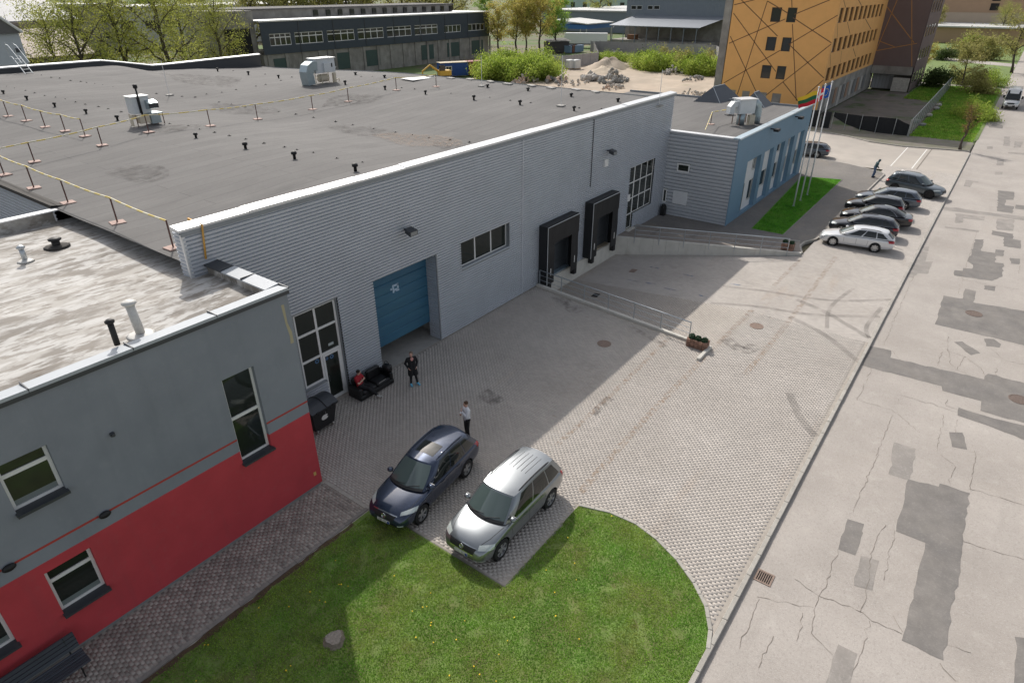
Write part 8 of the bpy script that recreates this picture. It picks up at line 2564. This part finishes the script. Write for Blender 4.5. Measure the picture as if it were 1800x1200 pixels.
def container(label, x, y, rz, L, col, roof=None):
    t = thing('shipping_container', label, 'container', (x, y, 0), rz)
    m = mat('container_' + label.split()[0], col, 0.6, 0.1, var=0.15, vscale=2, coord='O')
    B = MB(); corrugated(B, Plane('Y', -1.2), -L / 2, L / 2, 0.15, 2.55, 0.28, 0.04, vertical=True); corrugated(B, Plane('X', -L / 2), -1.2, 1.2, 0.15, 2.55, 0.28, 0.04, vertical=True)
    B.build('wall', m, t)
    MB().box(-L / 2 + 0.02, L / 2, -1.18, 1.2, 0.1, 2.6).build('shell', m, t)
    MB().box(-L / 2 - 0.1, L / 2 + 0.1, -1.35, 1.3, 2.6, 2.68).build('roof', roof or m, t)
    return t
p = G(797, 135); ct = container('blue site cabin with pale roof and white window', p.x + 1, p.y + 1, rad(-28), 6.0, (0.03, 0.09, 0.32), flat('cabin_roof', (0.45, 0.38, 0.26), 0.7))
w_ = empty_part('window', ct); MB().box(-2.0, -0.6, -1.27, -1.24, 1.1, 2.0).build('frame', m_pvc, w_); MB().box(-1.85, -1.35, -1.29, -1.27, 1.2, 1.9).build('pane', m_bglass, w_); MB().box(-1.25, -0.75, -1.29, -1.27, 1.2, 1.9).build('pane', m_bglass, w_)
p = G(833, 133); container('red shipping container next to the blue cabin', p.x + 1.5, p.y + 1, rad(-28), 3.6, (0.24, 0.035, 0.04))
p = G(785, 138)
ex = thing('digger', 'yellow digger parked in front of the blue cabin', 'digger', (p.x - 1.5, p.y - 0.5, 0), rad(150))
m_dig = mat('digger_yellow', (0.62, 0.38, 0.05), 0.55, var=0.15, vscale=3, coord='O')
for s_ in (-0.9, 0.9):
    MB().bbox(-1.6, 1.6, s_ - 0.25, s_ + 0.25, 0, 0.7, 0.15).build('track', m_black, ex)
MB().bbox(-1.5, 0.9, -0.95, 0.95, 0.75, 1.7, 0.1).build('body', m_dig, ex)
MB().bbox(-0.2, 0.9, 0.1, 0.95, 1.7, 2.7, 0.08).build('cab', m_bglass, ex)
MB().tube([(0.8, -0.3, 1.4), (2.6, -0.3, 2.7), (4.2, -0.3, 1.6)], [0.25, 0.2, 0.15], 8).build('boom', m_dig, ex)
MB().tube([(4.2, -0.3, 1.6), (4.0, -0.3, 0.4)], 0.14, 8).build('arm', m_dig, ex)
MB().bbox(3.5, 4.3, -0.7, 0.1, 0.05, 0.6, 0.1).build('bucket', m_black, ex)
p = G(978, 92); sdk = thing('dark_shed', 'small dark lean-to shed behind the fence by the parked cars', 'shed', (p.x, p.y, 0), rad(-30))
MB().box(-3, 3, -2, 2, 0, 2.8).build('wall', mat('dark_boards', (0.06, 0.055, 0.055), 0.8, var=0.2, vscale=2, coord='O'), sdk)
MB().add([(-3.4, -2.4, 2.8), (3.4, -2.4, 3.0), (3.4, 2.4, 3.5), (-3.4, 2.4, 3.3)], [(0, 1, 2, 3)]).build('roof', m_felt, sdk)
for k in range(3):
    p = G(1005 + k * 10, 94); o = MB().box(-2.2, 2.2, -1, 1, 0, 1.6).box(-2.3, 2.3, -1.1, 1.1, 1.6, 1.75).build('pallet_stack', flat(('stack_blue', 'stack_rust', 'stack_blue')[k], ((0.20, 0.30, 0.42), (0.22, 0.10, 0.06), (0.20, 0.30, 0.42))[k], 0.7), None, loc=(p.x + 3, p.y + 2 + k, 0))
    tag(o, ('pale blue covered stack nearest the dark shed', 'rusty brown stack behind the fence panels', 'pale blue covered stack at the fence corner')[k], 'stack')
# ---- precast fences
m_prec = mat('precast_fence', (0.35, 0.34, 0.34), 0.9, var=0.12, vscale=0.6)
def fence_run(label, a, b, h, step, m, name='precast_fence'):
    a, b = Vector((*a, 0)), Vector((*b, 0))
    t = world_parts(thing(name, label, 'fence', a))
    L = (b - a).length; n = max(1, round(L / step)); d = (b - a) / n
    nn = Vector((-d.y, d.x, 0)).normalized()
    for k in range(n):
        q0, q1 = a + d * k, a + d * (k + 1)
        e = d.normalized() * 0.09
        z = 0.06 * math.sin(k * 1.3)
        P = [q0 + e - nn * 0.04, q1 - e - nn * 0.04, q1 - e + nn * 0.04, q0 + e + nn * 0.04]
        MB().prism([(v.x, v.y) for v in P], -0.2, h + z).build('panel', m, t)
        P = [q0 - e - nn * 0.09, q0 + e - nn * 0.09, q0 + e + nn * 0.09, q0 - e + nn * 0.09]
        MB().prism([(v.x, v.y) for v in P], -0.2, h + 0.12 + z).build('post', m, t)
    return t
fence_run('grey precast concrete fence between the parked cars and the sand lot', (126, 88.5), (146.5, 83.5), 2.4, 2.6, m_prec)
fence_run('grey precast concrete fence turning back towards the trailer', (146.5, 83.5), (176, 102), 2.4, 2.8, m_prec)
fence_run('grey precast concrete fence in front of the canopy shed', (176, 103), (182, 68), 2.6, 2.8, m_prec)
fence_run('grey precast concrete fence behind the bushes near the orange block', (182, 68), (158, 54), 2.4, 2.8, m_prec)
# ---- sand lot with heaps of rubble
m_sand = mat('sand', (0.44, 0.36, 0.28), 0.95, col2=(0.36, 0.30, 0.235), vscale=0.12, var=0.12, bump=0.4, bscale=4, layers=[((0.17, 0.19, 0.08), 0.16, (1, 1, 1), (0.62, 0.72), 0.7), ((0.52, 0.45, 0.36), 0.3, (1, 1, 1), (0.55, 0.7), 0.6)])
lot = sgroup('sand_lot')
MB().sheet([(68, 38), (100, 40), (160, 46), (180, 66), (150, 84), (128, 88), (96, 92), (52, 76), (52, 40)], -0.10).build('sand', m_sand, lot)
def heap(name, px, rx, ry, h, m, seed, label):
    p = G(*px)
    N, Mr = 26, 7
    rg = random.Random(seed)
    ph = [rg.uniform(0, 6) for _ in range(6)]
    vs = [(0, 0, h)]
    for j in range(1, Mr + 1):
        f = j / Mr
        for k in range(N):
            a = 2 * PI * k / N
            rr = 1 + 0.16 * math.sin(2 * a + ph[0]) + 0.1 * math.sin(5 * a + ph[1])
            z = h * (math.cos(f * PI / 2) ** 1.3) * (1 + 0.22 * math.sin(3 * a + f * 5 + ph[2])) + rg.gauss(0, 0.05)
            vs.append((rx * f * rr * math.cos(a), ry * f * rr * math.sin(a), max(z, -0.12) if j < Mr else -0.15))
    fs = [(0, 1 + k, 1 + (k + 1) % N) for k in range(N)]
    fs += [(1 + (j - 1) * N + k, 1 + j * N + k, 1 + j * N + (k + 1) % N, 1 + (j - 1) * N + (k + 1) % N) for j in range(1, Mr) for k in range(N)]
    o = MB().add(vs, fs).build(name, m, None, True, loc=(p.x, p.y, 0))
    return tag(o, label, 'heap')
heap('sand_heap', z5_(890, 490), 7.5, 5, 2.0, m_sand, 3, 'brown sand heap near the fence corner')
heap('sand_heap', z5_(870, 515), 5, 3.5, 1.0, mat('pale_sand', (0.52, 0.44, 0.34), 0.95, var=0.1, vscale=0.5), 4, 'low pale sand heap in front of the brown one')
heap('sand_heap', z5_(455, 515), 3, 2.4, 1.4, m_sand, 5, 'small sand heap beside the tall bright grass')
m_rock = [mat('rubble_%d' % k, c, 0.95, var=0.2, vscale=3, coord='O') for k, c in enumerate([(0.36, 0.35, 0.33), (0.45, 0.42, 0.38), (0.24, 0.24, 0.23), (0.48, 0.36, 0.28)])]
def rock_mesh(seed, m):
    rg = random.Random(seed)
    bm = bmesh.new()
    bmesh.ops.create_icosphere(bm, subdivisions=1, radius=0.5)
    for v in bm.verts:
        v.co *= rg.uniform(0.7, 1.15)
        v.co.z *= 0.7
    me = bpy.data.meshes.new('rock'); bm.to_mesh(me); bm.free(); me.materials.append(m)
    return me
ROCKS = [rock_mesh(k, m_rock[k % 4]) for k in range(8)]
def rubble(px, n, rx, ry, h, s0, label, kinds=range(8), seed=1):
    p = G(*px)
    rg = random.Random(seed)
    t = thing('rubble_heap', label, 'rubble', (p.x, p.y, 0))
    for k in range(int(n * 1.7)):
        a, r = rg.uniform(0, 2 * PI), rg.uniform(0, 1) ** 0.6
        o = link('rock', ROCKS[rg.choice(list(kinds))], t, (rx * r * math.cos(a), ry * r * math.sin(a), h * (1 - r) * rg.uniform(0.3, 1) + 0.1))
        o.rotation_euler = (rg.uniform(0, 3), rg.uniform(0, 3), rg.uniform(0, 6))
        q = s0 * 0.62 * rg.uniform(0.5, 1.5)
        o.scale = (q * rg.uniform(0.8, 1.6), q, q)
rubble(z5_(930, 585), 34, 4.4, 2.6, 2.4, 1.3, 'large grey heap of broken concrete on the sand', (0, 2, 4, 6), 1)
rubble(z5_(775, 575), 10, 2.4, 1.8, 1.2, 1.9, 'few large grey boulders beside the concrete heap', (0, 1, 5), 2)
rubble(z5_(930, 635), 26, 3.2, 1.6, 0.8, 0.7, 'low pale heap of small rubble below the concrete heap', (1, 3, 5), 3)
rubble(z5_(300, 590), 60, 4.2, 1.5, 1.8, 0.7, 'heap of stacked pinkish bricks by the tall bright grass', (3, 7, 1), 4)
rubble(z5_(515, 590), 16, 3.0, 2.4, 1.4, 1.2, 'brown heap of stones at the edge of the warehouse roof', (2, 3, 6), 5)
rubble(z5_(1365, 525), 26, 4.0, 2.0, 1.6, 0.9, 'grey rubble heap below the right hand bushes', (0, 2, 1), 6)
rubble(z5_(1505, 575), 18, 5.0, 1.4, 0.8, 0.9, 'row of greenish rubble near the orange block', (0, 2), 7)
rubble(z5_(1480, 685), 18, 2.6, 1.5, 1.3, 0.7, 'pile of pale scrap by the annex rooflight', (0, 1), 8)
rubble(z5_(1570, 695), 22, 2.4, 1.5, 1.0, 0.5, 'heap of pale scrap beside the larger rooflight', (1, 5), 9)
rubble(z5_(1010, 370), 24, 8.0, 2.4, 1.6, 1.2, 'long heap of dark rubble in front of the precast fence', (2, 0, 6), 10)
rubble(z5_(650, 605), 14, 5.0, 2.0, 0.5, 0.8, 'scattered pale stones on the sand', (1, 5), 11)
p = G(*z5_(1225, 500)); o = MB().add([(-2.4, -0.1, 0), (2.2, -0.3, 0), (2.6, 0.3, 1.9), (-1.6, 0.5, 2.5), (-2.4, 0.2, 0), (2.2, 0.0, 0), (2.6, 0.6, 1.9), (-1.6, 0.8, 2.5)], [(0, 1, 2, 3), (7, 6, 5, 4), (0, 3, 7, 4), (1, 5, 6, 2), (3, 2, 6, 7)]).build('concrete_panel', m_white, None, loc=(p.x, p.y, 0)); o.rotation_euler = (0, 0, -0.9); tag(o, 'white concrete panel leaning among the bushes', 'panel')
for k, xx in enumerate((622, 663)):
    p = G(*z5_(xx, 495)); t = thing('liquid_tank', 'white liquid tank standing by the fence', 'tank', (p.x, p.y, 0), -0.3, 'pair of white liquid tanks by the fence')
    MB().bbox(-0.8, 0.8, -0.8, 0.8, 0.15, 1.9, 0.12).build('tank', flat('tank_white', (0.62, 0.63, 0.62), 0.5), t); MB().box(-0.85, 0.85, -0.85, 0.85, 0, 0.15).build('pallet', flat('pallet', (0.3, 0.22, 0.14), 0.8), t)
# ---- black screen fence and mesh fence
m_screen = mat('black_screen', (0.008, 0.009, 0.011), 0.75, var=0.25, vscale=1.5)
sf = world_parts(thing('screen_fence', 'black sheeted site fence in front of the derelict yard', 'fence', (93.4, 9.4, 0)))
ys = [9.4, 11.0, 13.0, 14.8, 16.6, 18.2]
for i, (a, b) in enumerate(zip(ys[:-1], ys[1:])):
    bot = [0.1, 0.1, 0.1, 0.25, 0.75][i]; bot2 = [0.1, 0.1, 0.25, 0.75, 1.5][i]
    top = [1.75, 1.95, 1.95, 1.9, 1.95][i]; t2 = [1.95, 1.95, 1.9, 1.95, 2.0][i]
    if i == 0: top = 1.35
    n = 5
    vs = []
    for k in range(n + 1):
        f = k / n; x = 93.4 + 0.05 * math.sin(k * 2 + i)
        vs += [(x, a + (b - a) * f, bot + (bot2 - bot) * f), (x + 0.04, a + (b - a) * f, top + (t2 - top) * f)]
    MB().add(vs, [(2 * k, 2 * k + 2, 2 * k + 3, 2 * k + 1) for k in range(n)]).build('sheet', m_screen, sf)
for y in ys:
    MB().tube([(93.32, y, 0), (93.32, y, 2.05)], 0.035, 6).build('post', m_galv, sf)
for a, b in ((18.4, 19.5), (19.7, 20.9)):
    MB().bbox(93.0, 93.3, a, b, 0.05, 2.1, 0.08).build('sheet', m_screen, sf)
cf_ = world_parts(thing('mesh_fence', 'grey wire mesh fence running back from the sheeted fence', 'fence', (93.4, 9.3, 0)))
a, b = Vector((93.4, 9.3, 0)), Vector((144, 10.2, 0))
m_wire = mat('wire_mesh', (0.22, 0.25, 0.24), 0.6, 0.3)
for k in range(19):
    p = a.lerp(b, k / 18); MB().tube([p, p + Vector((0, 0, 2.1))], 0.045, 6).build('post', m_galv, cf_)
    if k < 18:
        q = a.lerp(b, (k + 1) / 18); B = MB()
        for j in range(15):
            z = 0.12 + j * 0.135; dv = Vector((0, 0.012, 0))
            B.quad(p + Vector((0, 0, z)), q + Vector((0, 0, z)), q + Vector((0, 0, z + 0.02)), p + Vector((0, 0, z + 0.02)))
        for j in range(24):
            r_ = p.lerp(q, j / 24); B.quad(r_ + Vector((0, 0, 0.1)), r_ + Vector((0.02, 0, 0.1)), r_ + Vector((0.02, 0, 2.03)), r_ + Vector((0, 0, 2.03)))
        stuff(B.build('mesh_panel', m_wire, cf_))
MB().tube([a + Vector((0, 0, 2.08)), b + Vector((0, 0, 2.08))], 0.03, 6).build('top_rail', m_galv, cf_)
for k, (x, y) in enumerate(((1645, 193), (1632, 205), (1621, 222), (1610, 215), (1649, 187))):
    p = G(x, y); o = link('boulder', ROCKS[k % 3], None, (p.x, p.y, 0.2)); o.scale = (1.1, 1.0, 0.9); tag(o, 'pale boulder lying along the wire mesh fence', 'boulder', 'boulders along the mesh fence')
# ---- derelict yard, verge, cross paths
dy = sgroup('derelict_yard')
MB().sheet([(93.6, 9.4), (136, 9.6), (136, 22.0), (94, 22.0)], -0.08).build('dirt', mat('dirt', (0.19, 0.165, 0.14), 0.95, col2=(0.15, 0.135, 0.115), vscale=0.2, var=0.15, layers=[((0.06, 0.10, 0.025), 0.18, (1, 1, 1), (0.52, 0.62), 0.85)]), dy)
m_vturf = mat('verge_turf', (0.12, 0.17, 0.05), 0.95, col2=(0.16, 0.23, 0.055), vscale=0.3, var=0.25, layers=[((0.20, 0.17, 0.12), 0.3, (1, 1, 1), (0.6, 0.7), 0.6)])
vg = sgroup('verge')
MB().sheet([(94.0, 2.75), (94.0, 9.3), (300, 11), (300, 2.3), (97, 2.3)], -0.06).build('turf', m_vturf, vg)
MB().sheet([(126, 9.7), (300, 11), (300, 40), (153, 40), (153, 15.2), (136, 15.2), (126, 12)], -0.065).build('turf', m_vturf, vg)
def vtest(x, y): return 94.2 < x < 175 and (2.7 < y < 9.2 or (x > 128 and y < 15))
grass('grass', vtest, 94, 150, 2.7, 15, 80, 0.2, -0.06, m_blade, vg, wdt=0.07)
cp = sgroup('cross_path')
MB().sheet([(146, 2.3), (152, 2.3), (156, 40), (150, 40)], -0.05).build('surface', m_road, cp)
MB().sheet([(196, 2.3), (204, 2.3), (226, 40), (216, 40)], -0.05).build('surface', m_road, cp)
MB().sheet([(94.1, 2.7), (95.5, 2.7), (95.2, 8.5), (94.1, 8.7)], -0.045).build('surface', m_ramp, cp)

# ================================================================== TREES AND BUSHES
m_bark2 = mat('tree_bark', (0.075, 0.06, 0.048), 0.95, var=0.3, vscale=3, coord='O')
def leafm(name, c, c2):
    m = mat(name, c, 0.65, col2=c2, vscale=0.5, fac=(0.4, 0.6), island=0.35, coord='O', spec=0.25)
    nt = m.node_tree; b = nt.nodes['Principled BSDF']
    tr_ = nt.nodes.new('ShaderNodeBsdfTranslucent'); mxs = nt.nodes.new('ShaderNodeMixShader'); mxs.inputs[0].default_value = 0.45
    src = b.inputs['Base Color'].links[0].from_socket
    nt.links.new(src, tr_.inputs['Color'])
    out = nt.nodes['Material Output']
    nt.links.new(b.outputs[0], mxs.inputs[1]); nt.links.new(tr_.outputs[0], mxs.inputs[2]); nt.links.new(mxs.outputs[0], out.inputs['Surface'])
    return m
L_WIL = leafm('willow_leaf', (0.30, 0.34, 0.07), (0.42, 0.42, 0.11))
L_GRN = leafm('fresh_leaf', (0.24, 0.38, 0.06), (0.30, 0.44, 0.09))
L_YEL = leafm('yellow_leaf', (0.42, 0.42, 0.10), (0.50, 0.40, 0.12))
L_OLV = leafm('olive_leaf', (0.29, 0.29, 0.09), (0.36, 0.33, 0.12))
L_BSH = leafm('bush_leaf', (0.29, 0.40, 0.06), (0.38, 0.45, 0.09))
L_DRK = leafm('dark_bush_leaf', (0.07, 0.11, 0.03), (0.10, 0.13, 0.04))
def tree_meshes(seed, H, spread, m_leaf, base=0.28, nlimb=9, leaves=6500, leaf=0.15, droop=0.0, up=0.6, sparse=1.0):
    rg = random.Random(seed)
    B = MB()
    pts = []; x = y = 0
    for k in range(9):
        f = k / 8
        pts.append(Vector((x, y, H * 0.88 * f))); x += rg.gauss(0, H * 0.012); y += rg.gauss(0, H * 0.012)
    r0 = H * 0.017 + 0.05
    B.tube(pts, [r0 * (1.35 if k == 0 else 1) * (1 - 0.85 * k / 8) for k in range(9)], 8)
    tips = []
    for i in range(nlimb):
        f = base + (0.95 - base) * (i + rg.random() * 0.6) / nlimb
        k = min(int(f * 8), 7); p = pts[k].lerp(pts[k + 1], f * 8 - k)
        az = i * 2.4 + rg.uniform(-0.5, 0.5)
        ln = spread * (1.05 - 0.6 * abs(f - 0.5)) * rg.uniform(0.75, 1.15)
        d = Vector((math.cos(az), math.sin(az), up + rg.uniform(-0.1, 0.35))).normalized()
        q = [p]
        for s_ in range(1, 6):
            d2 = d + Vector((rg.gauss(0, 0.14), rg.gauss(0, 0.14), rg.gauss(0, 0.1) - droop * s_ * 0.1)); q.append(q[-1] + d2.normalized() * ln / 5)
        rr = r0 * (1 - 0.8 * f) * 0.55
        B.tube(q, [rr * (1 - 0.16 * s_) for s_ in range(6)], 5)
        for s_ in range(2, 6):
            for _ in range(3):
                dd = Vector((rg.gauss(0, 1), rg.gauss(0, 1), rg.gauss(0.35, 0.6) - droop)).normalized()
                e = q[s_] + dd * ln * rg.uniform(0.18, 0.42)
                B.tube([q[s_], q[s_].lerp(e, 0.5) + Vector((0, 0, 0.1 * ln * 0.2)), e], [rr * 0.4, rr * 0.25, rr * 0.1], 4)
                tips += [e, q[s_].lerp(e, 0.55)]
    tips += [pts[-1], pts[-2]]
    rgn = np.random.default_rng(seed)
    T = np.array([tuple(t) for t in tips])
    wts = rgn.uniform(0.2, 1.0, len(T)) ** (1.6 * sparse); wts /= wts.sum()
    idx = rgn.choice(len(T), leaves, p=wts)
    P = T[idx] + rgn.normal(0, 1, (leaves, 3)) * np.array([spread * 0.10, spread * 0.10, spread * 0.085])
    if droop:
        P[:, 2] -= np.abs(rgn.normal(0, droop * 1.6, leaves))
    A = rgn.normal(0, 1, (leaves, 3)); A[:, 2] -= droop; A /= np.linalg.norm(A, axis=1)[:, None]
    Bv = rgn.normal(0, 1, (leaves, 3)); Bv -= (Bv * A).sum(1)[:, None] * A; Bv /= np.linalg.norm(Bv, axis=1)[:, None]
    s_ = leaf * rgn.uniform(0.6, 1.35, leaves)[:, None]
    V = np.stack([P - A * s_, P + Bv * s_ * 0.55, P + A * s_, P - Bv * s_ * 0.55], 1).reshape(-1, 3)
    return B.mesh('trunk', m_bark2, True), np_mesh('crown', V, np.arange(leaves * 4).reshape(leaves, 4), m_leaf)
def put_tree(ms, x, y, label, s=1.0, rz=0.0, group=None, name='tree', z=-0.1, cat='tree'):
    t = thing(name, label, cat, (x, y, z), rz, group)
    t.scale = (s, s, s)
    link('trunk', ms[0], t); stuff(link('crown', ms[1], t))
    return t
WIL = [tree_meshes(21 + k, 18, 6.0, L_WIL, 0.2, 15, 9000, 0.12, 0.35, 0.9, 1.3) for k in range(2)]
GRN = tree_meshes(31, 13, 4.2, L_GRN, 0.25, 11, 8000, 0.17, 0.0, 0.7)
YEL = [tree_meshes(41 + k, 14, 4.6, L_YEL, 0.28, 11, 6500, 0.17, 0.0, 0.8, 1.2) for k in range(2)]
OLV = [tree_meshes(51 + k, 11, 3.6, L_OLV, 0.25, 10, 4200, 0.14, 0.1, 0.7, 1.3) for k in range(2)]
# willows behind the rear parapet
for k, (px, Yd, s_, lab) in enumerate([(95, 108, 0.9, 'thin willow at the end of the open shed'), (148, 104, 0.95, 'leafy willow beside the open shed'), (215, 106, 1.1, 'broad green willow behind the rear parapet'), (282, 103, 1.15, 'tall willow with dark leaning trunk behind the rear parapet'),
        (330, 118, 1.0, 'pale willow beyond the leaning willow'), (398, 112, 0.95, 'slim willow at the concrete end of the dark office')]):
    p = PY(px, 100, Yd)
    put_tree(WIL[k % 2], p.x, p.y, lab, s_, k * 1.7, 'willows behind the warehouse', 'willow_tree')
# trees between the dark office and the shed
for k, (px, base, kind, s_, lab) in enumerate([(877, 100, 0, 0.95, 'yellow leaved tree next to the corner of the dark office'), (907, 98, 0, 1.05, 'yellow leaved tree with forked trunk by the parked cars'), (925, 97, 1, 1.0, 'thin yellow leaved tree in the middle of the clump'), (948, 97, 1, 1.1, 'yellow leaved tree beside the fresh green one'),
        (975, 92, 2, 1.1, 'fresh green tree next to the white trailer')]):
    p = G(px, base)
    put_tree(GRN if kind == 2 else YEL[kind], p.x, p.y, lab, s_, k * 2.1, 'trees between the dark office and the canopy shed', 'deciduous_tree')
# row of trunks behind the dark office
for k, px in enumerate((440, 472, 506, 535, 560, 590, 618, 655, 700, 745, 800)):
    p = PY(px, 15, 150 + (k % 3) * 6)
    put_tree(OLV[k % 2], p.x, p.y, ORD[k] + ' tree from the concrete end block in the row behind the dark office', 2.2 + 0.15 * (k % 3), k * 1.3, 'row of trees behind the dark office')
for k in range(26):                                # distant tree belt
    a = rad(8 + k * 3.1)
    d = 330 + 40 * math.sin(k * 2.7)
    put_tree((OLV[k % 2], YEL[k % 2], GRN, WIL[k % 2])[k % 4], d * math.cos(a), d * math.sin(a), 'tree in the distant belt beyond the buildings', 1.2 + 0.3 * math.sin(k * 1.9), k, 'distant belt of trees')
# right side
for (px, base, ms, s_, lab, rz) in [((1778), 128, OLV[0], 1.15, 'spreading tree with thick trunk on the grass by the road', 0.4), (1690, 150, OLV[1], 0.7, 'slender bare branched tree near the end of the mesh fence', 2.0), (1640, 70, OLV[0], 1.0, 'thin tree beside the dark car', 1.0), (1712, 60, OLV[1], 1.15, 'olive leaved tree beyond the cross path', 2.6), (1755, 75, WIL[1], 0.7, 'green leaved tree at the roadside beyond the cross path', 0.5), (1800, 60, OLV[0], 1.3, 'large thinly leaved tree beside the far road', 4.0),
        (1622, 128, YEL[1], 0.42, 'small pale tree against the side of the brown block', 0.3), (1665, 45, OLV[1], 1.2, 'thin tree in front of the tan building', 5.0), (1740, 45, YEL[0], 1.0, 'pale yellow tree in front of the tan building', 3.0)]:
    p = G(px, base); put_tree(ms, p.x, p.y, lab, s_, rz, None, 'roadside_tree')
YNG = tree_meshes(71, 5.2, 1.2, leafm('bud_leaf', (0.26, 0.16, 0.06), (0.24, 0.22, 0.06)), 0.3, 12, 1300, 0.06, 0.0, 1.4)
p = G(1687, 264); put_tree(YNG, p.x, p.y, 'thin young tree with reddish buds at the kerb corner', 1.0, 0, None, 'young_tree', 0.0)
def bush_mesh(seed, r, h, n, leaf, m):
    rg = np.random.default_rng(seed)
    k = 14
    C = np.stack([rg.normal(0, r * 0.5, k), rg.normal(0, r * 0.5, k), np.abs(rg.normal(h * 0.4, h * 0.25, k))], 1)
    idx = rg.integers(0, k, n)
    P = C[idx] + rg.normal(0, 1, (n, 3)) * np.array([r * 0.24, r * 0.24, h * 0.2])
    P[:, 2] = np.abs(P[:, 2])
    A = rg.normal(0, 1, (n, 3)); A[:, 2] += 0.8; A /= np.linalg.norm(A, axis=1)[:, None]
    Bv = rg.normal(0, 1, (n, 3)); Bv -= (Bv * A).sum(1)[:, None] * A; Bv /= np.linalg.norm(Bv, axis=1)[:, None]
    s_ = leaf * rg.uniform(0.6, 1.4, n)[:, None]
    V = np.stack([P - A * s_, P + Bv * s_ * 0.4, P + A * s_, P - Bv * s_ * 0.4], 1).reshape(-1, 3)
    B = MB()
    for j in range(7):
        B.tube([(C[j][0] * 0.15, C[j][1] * 0.15, 0), tuple(C[j] * 0.6), tuple(C[j])], [0.05, 0.035, 0.015], 5)
    return B.mesh('stems', m_bark2, True), np_mesh('foliage', V, np.arange(n * 4).reshape(n, 4), m)
BG = [bush_mesh(81 + k, 2.6, 3.0, 5000, 0.17, L_BSH) for k in range(2)]
BD = [bush_mesh(91 + k, 2.4, 2.8, 4500, 0.16, m_) for k, m_ in enumerate((L_DRK, L_OLV))]
def put_bush(ms, px, s_, label, rz=0, group=None, sz=1.0, at=None):
    p = at or G(*px)
    t = thing('bush', label, 'bush', (p[0], p[1], -0.1), rz, group); t.scale = (s_, s_, s_ * sz)
    link('stems', ms[0], t); stuff(link('foliage', ms[1], t))
for k in range(9):
    put_bush(BG[k % 2], z5_(30 + k * 52, 575 - 6 * (k % 3)), 1.25, 'bright green willow scrub at the far edge of the warehouse roof', k * 1.1, 'bright green scrub beyond the warehouse')
for k in range(5):
    put_bush(BG[(k + 1) % 2], z5_(90 + k * 80, 500), 1.2, 'bright green willow scrub at the far edge of the warehouse roof', k * 1.7, 'bright green scrub beyond the warehouse')
for k in range(11):
    put_bush(BG[k % 2], z5_(1130 + k * 53, 490 + 10 * math.sin(k) + k * 5), 1.0 + 0.18 * math.sin(k * 2.2), ORD[10 - k] + ' bright green bush from the orange block along the sand lot', k * 0.9, 'bright green bushes along the sand lot')
for k in range(6):
    put_bush(BD[k % 2], z5_(1180 + k * 90, 480 + k * 9), 1.1, ORD[5 - k] + ' dark green bush from the orange block behind the bright ones', k * 1.9, 'dark bushes along the sand lot')
for k in range(4):
    put_bush(BG[k % 2], z5_(820 + k * 60, 440), 0.9, 'low green bush beside the brown sand heap', k, 'low bushes by the sand heap', 0.7)
for (px, ms, s_, lab, rz, sz) in [((1722, 212), BG[0], 0.8, 'bright green bush overhanging the road edge', 0, 0.8), ((1706, 205), BG[1], 0.75, 'bright green bush behind the roadside one', 1, 0.9), ((1642, 153), BD[0], 1.15, 'dark green bush at the corner of the brown block', 2, 0.9), ((1722, 165), BD[1], 1.1, 'olive bush beside the road near the van', 3, 0.9),
        ((1738, 150), BG[1], 0.9, 'green bush beside the cross path', 4, 0.9), ((1695, 147), BD[1], 0.9, 'small olive bush on the cross path edge', 5, 0.8), ((1690, 100), BD[1], 1.9, 'large brown green thicket beside the dark car', 0.5, 0.8), ((1725, 105), BD[1], 1.6, 'brown green thicket behind the spreading tree', 1.5, 0.8), ((1655, 105), BD[0], 1.2, 'dark thicket below the dark car', 2.5, 0.7), ((1715, 85), BG[0], 1.4, 'light green bush beyond the thicket', 1.2, 0.8)]:
    put_bush(ms, px, s_, lab, rz, None, sz)
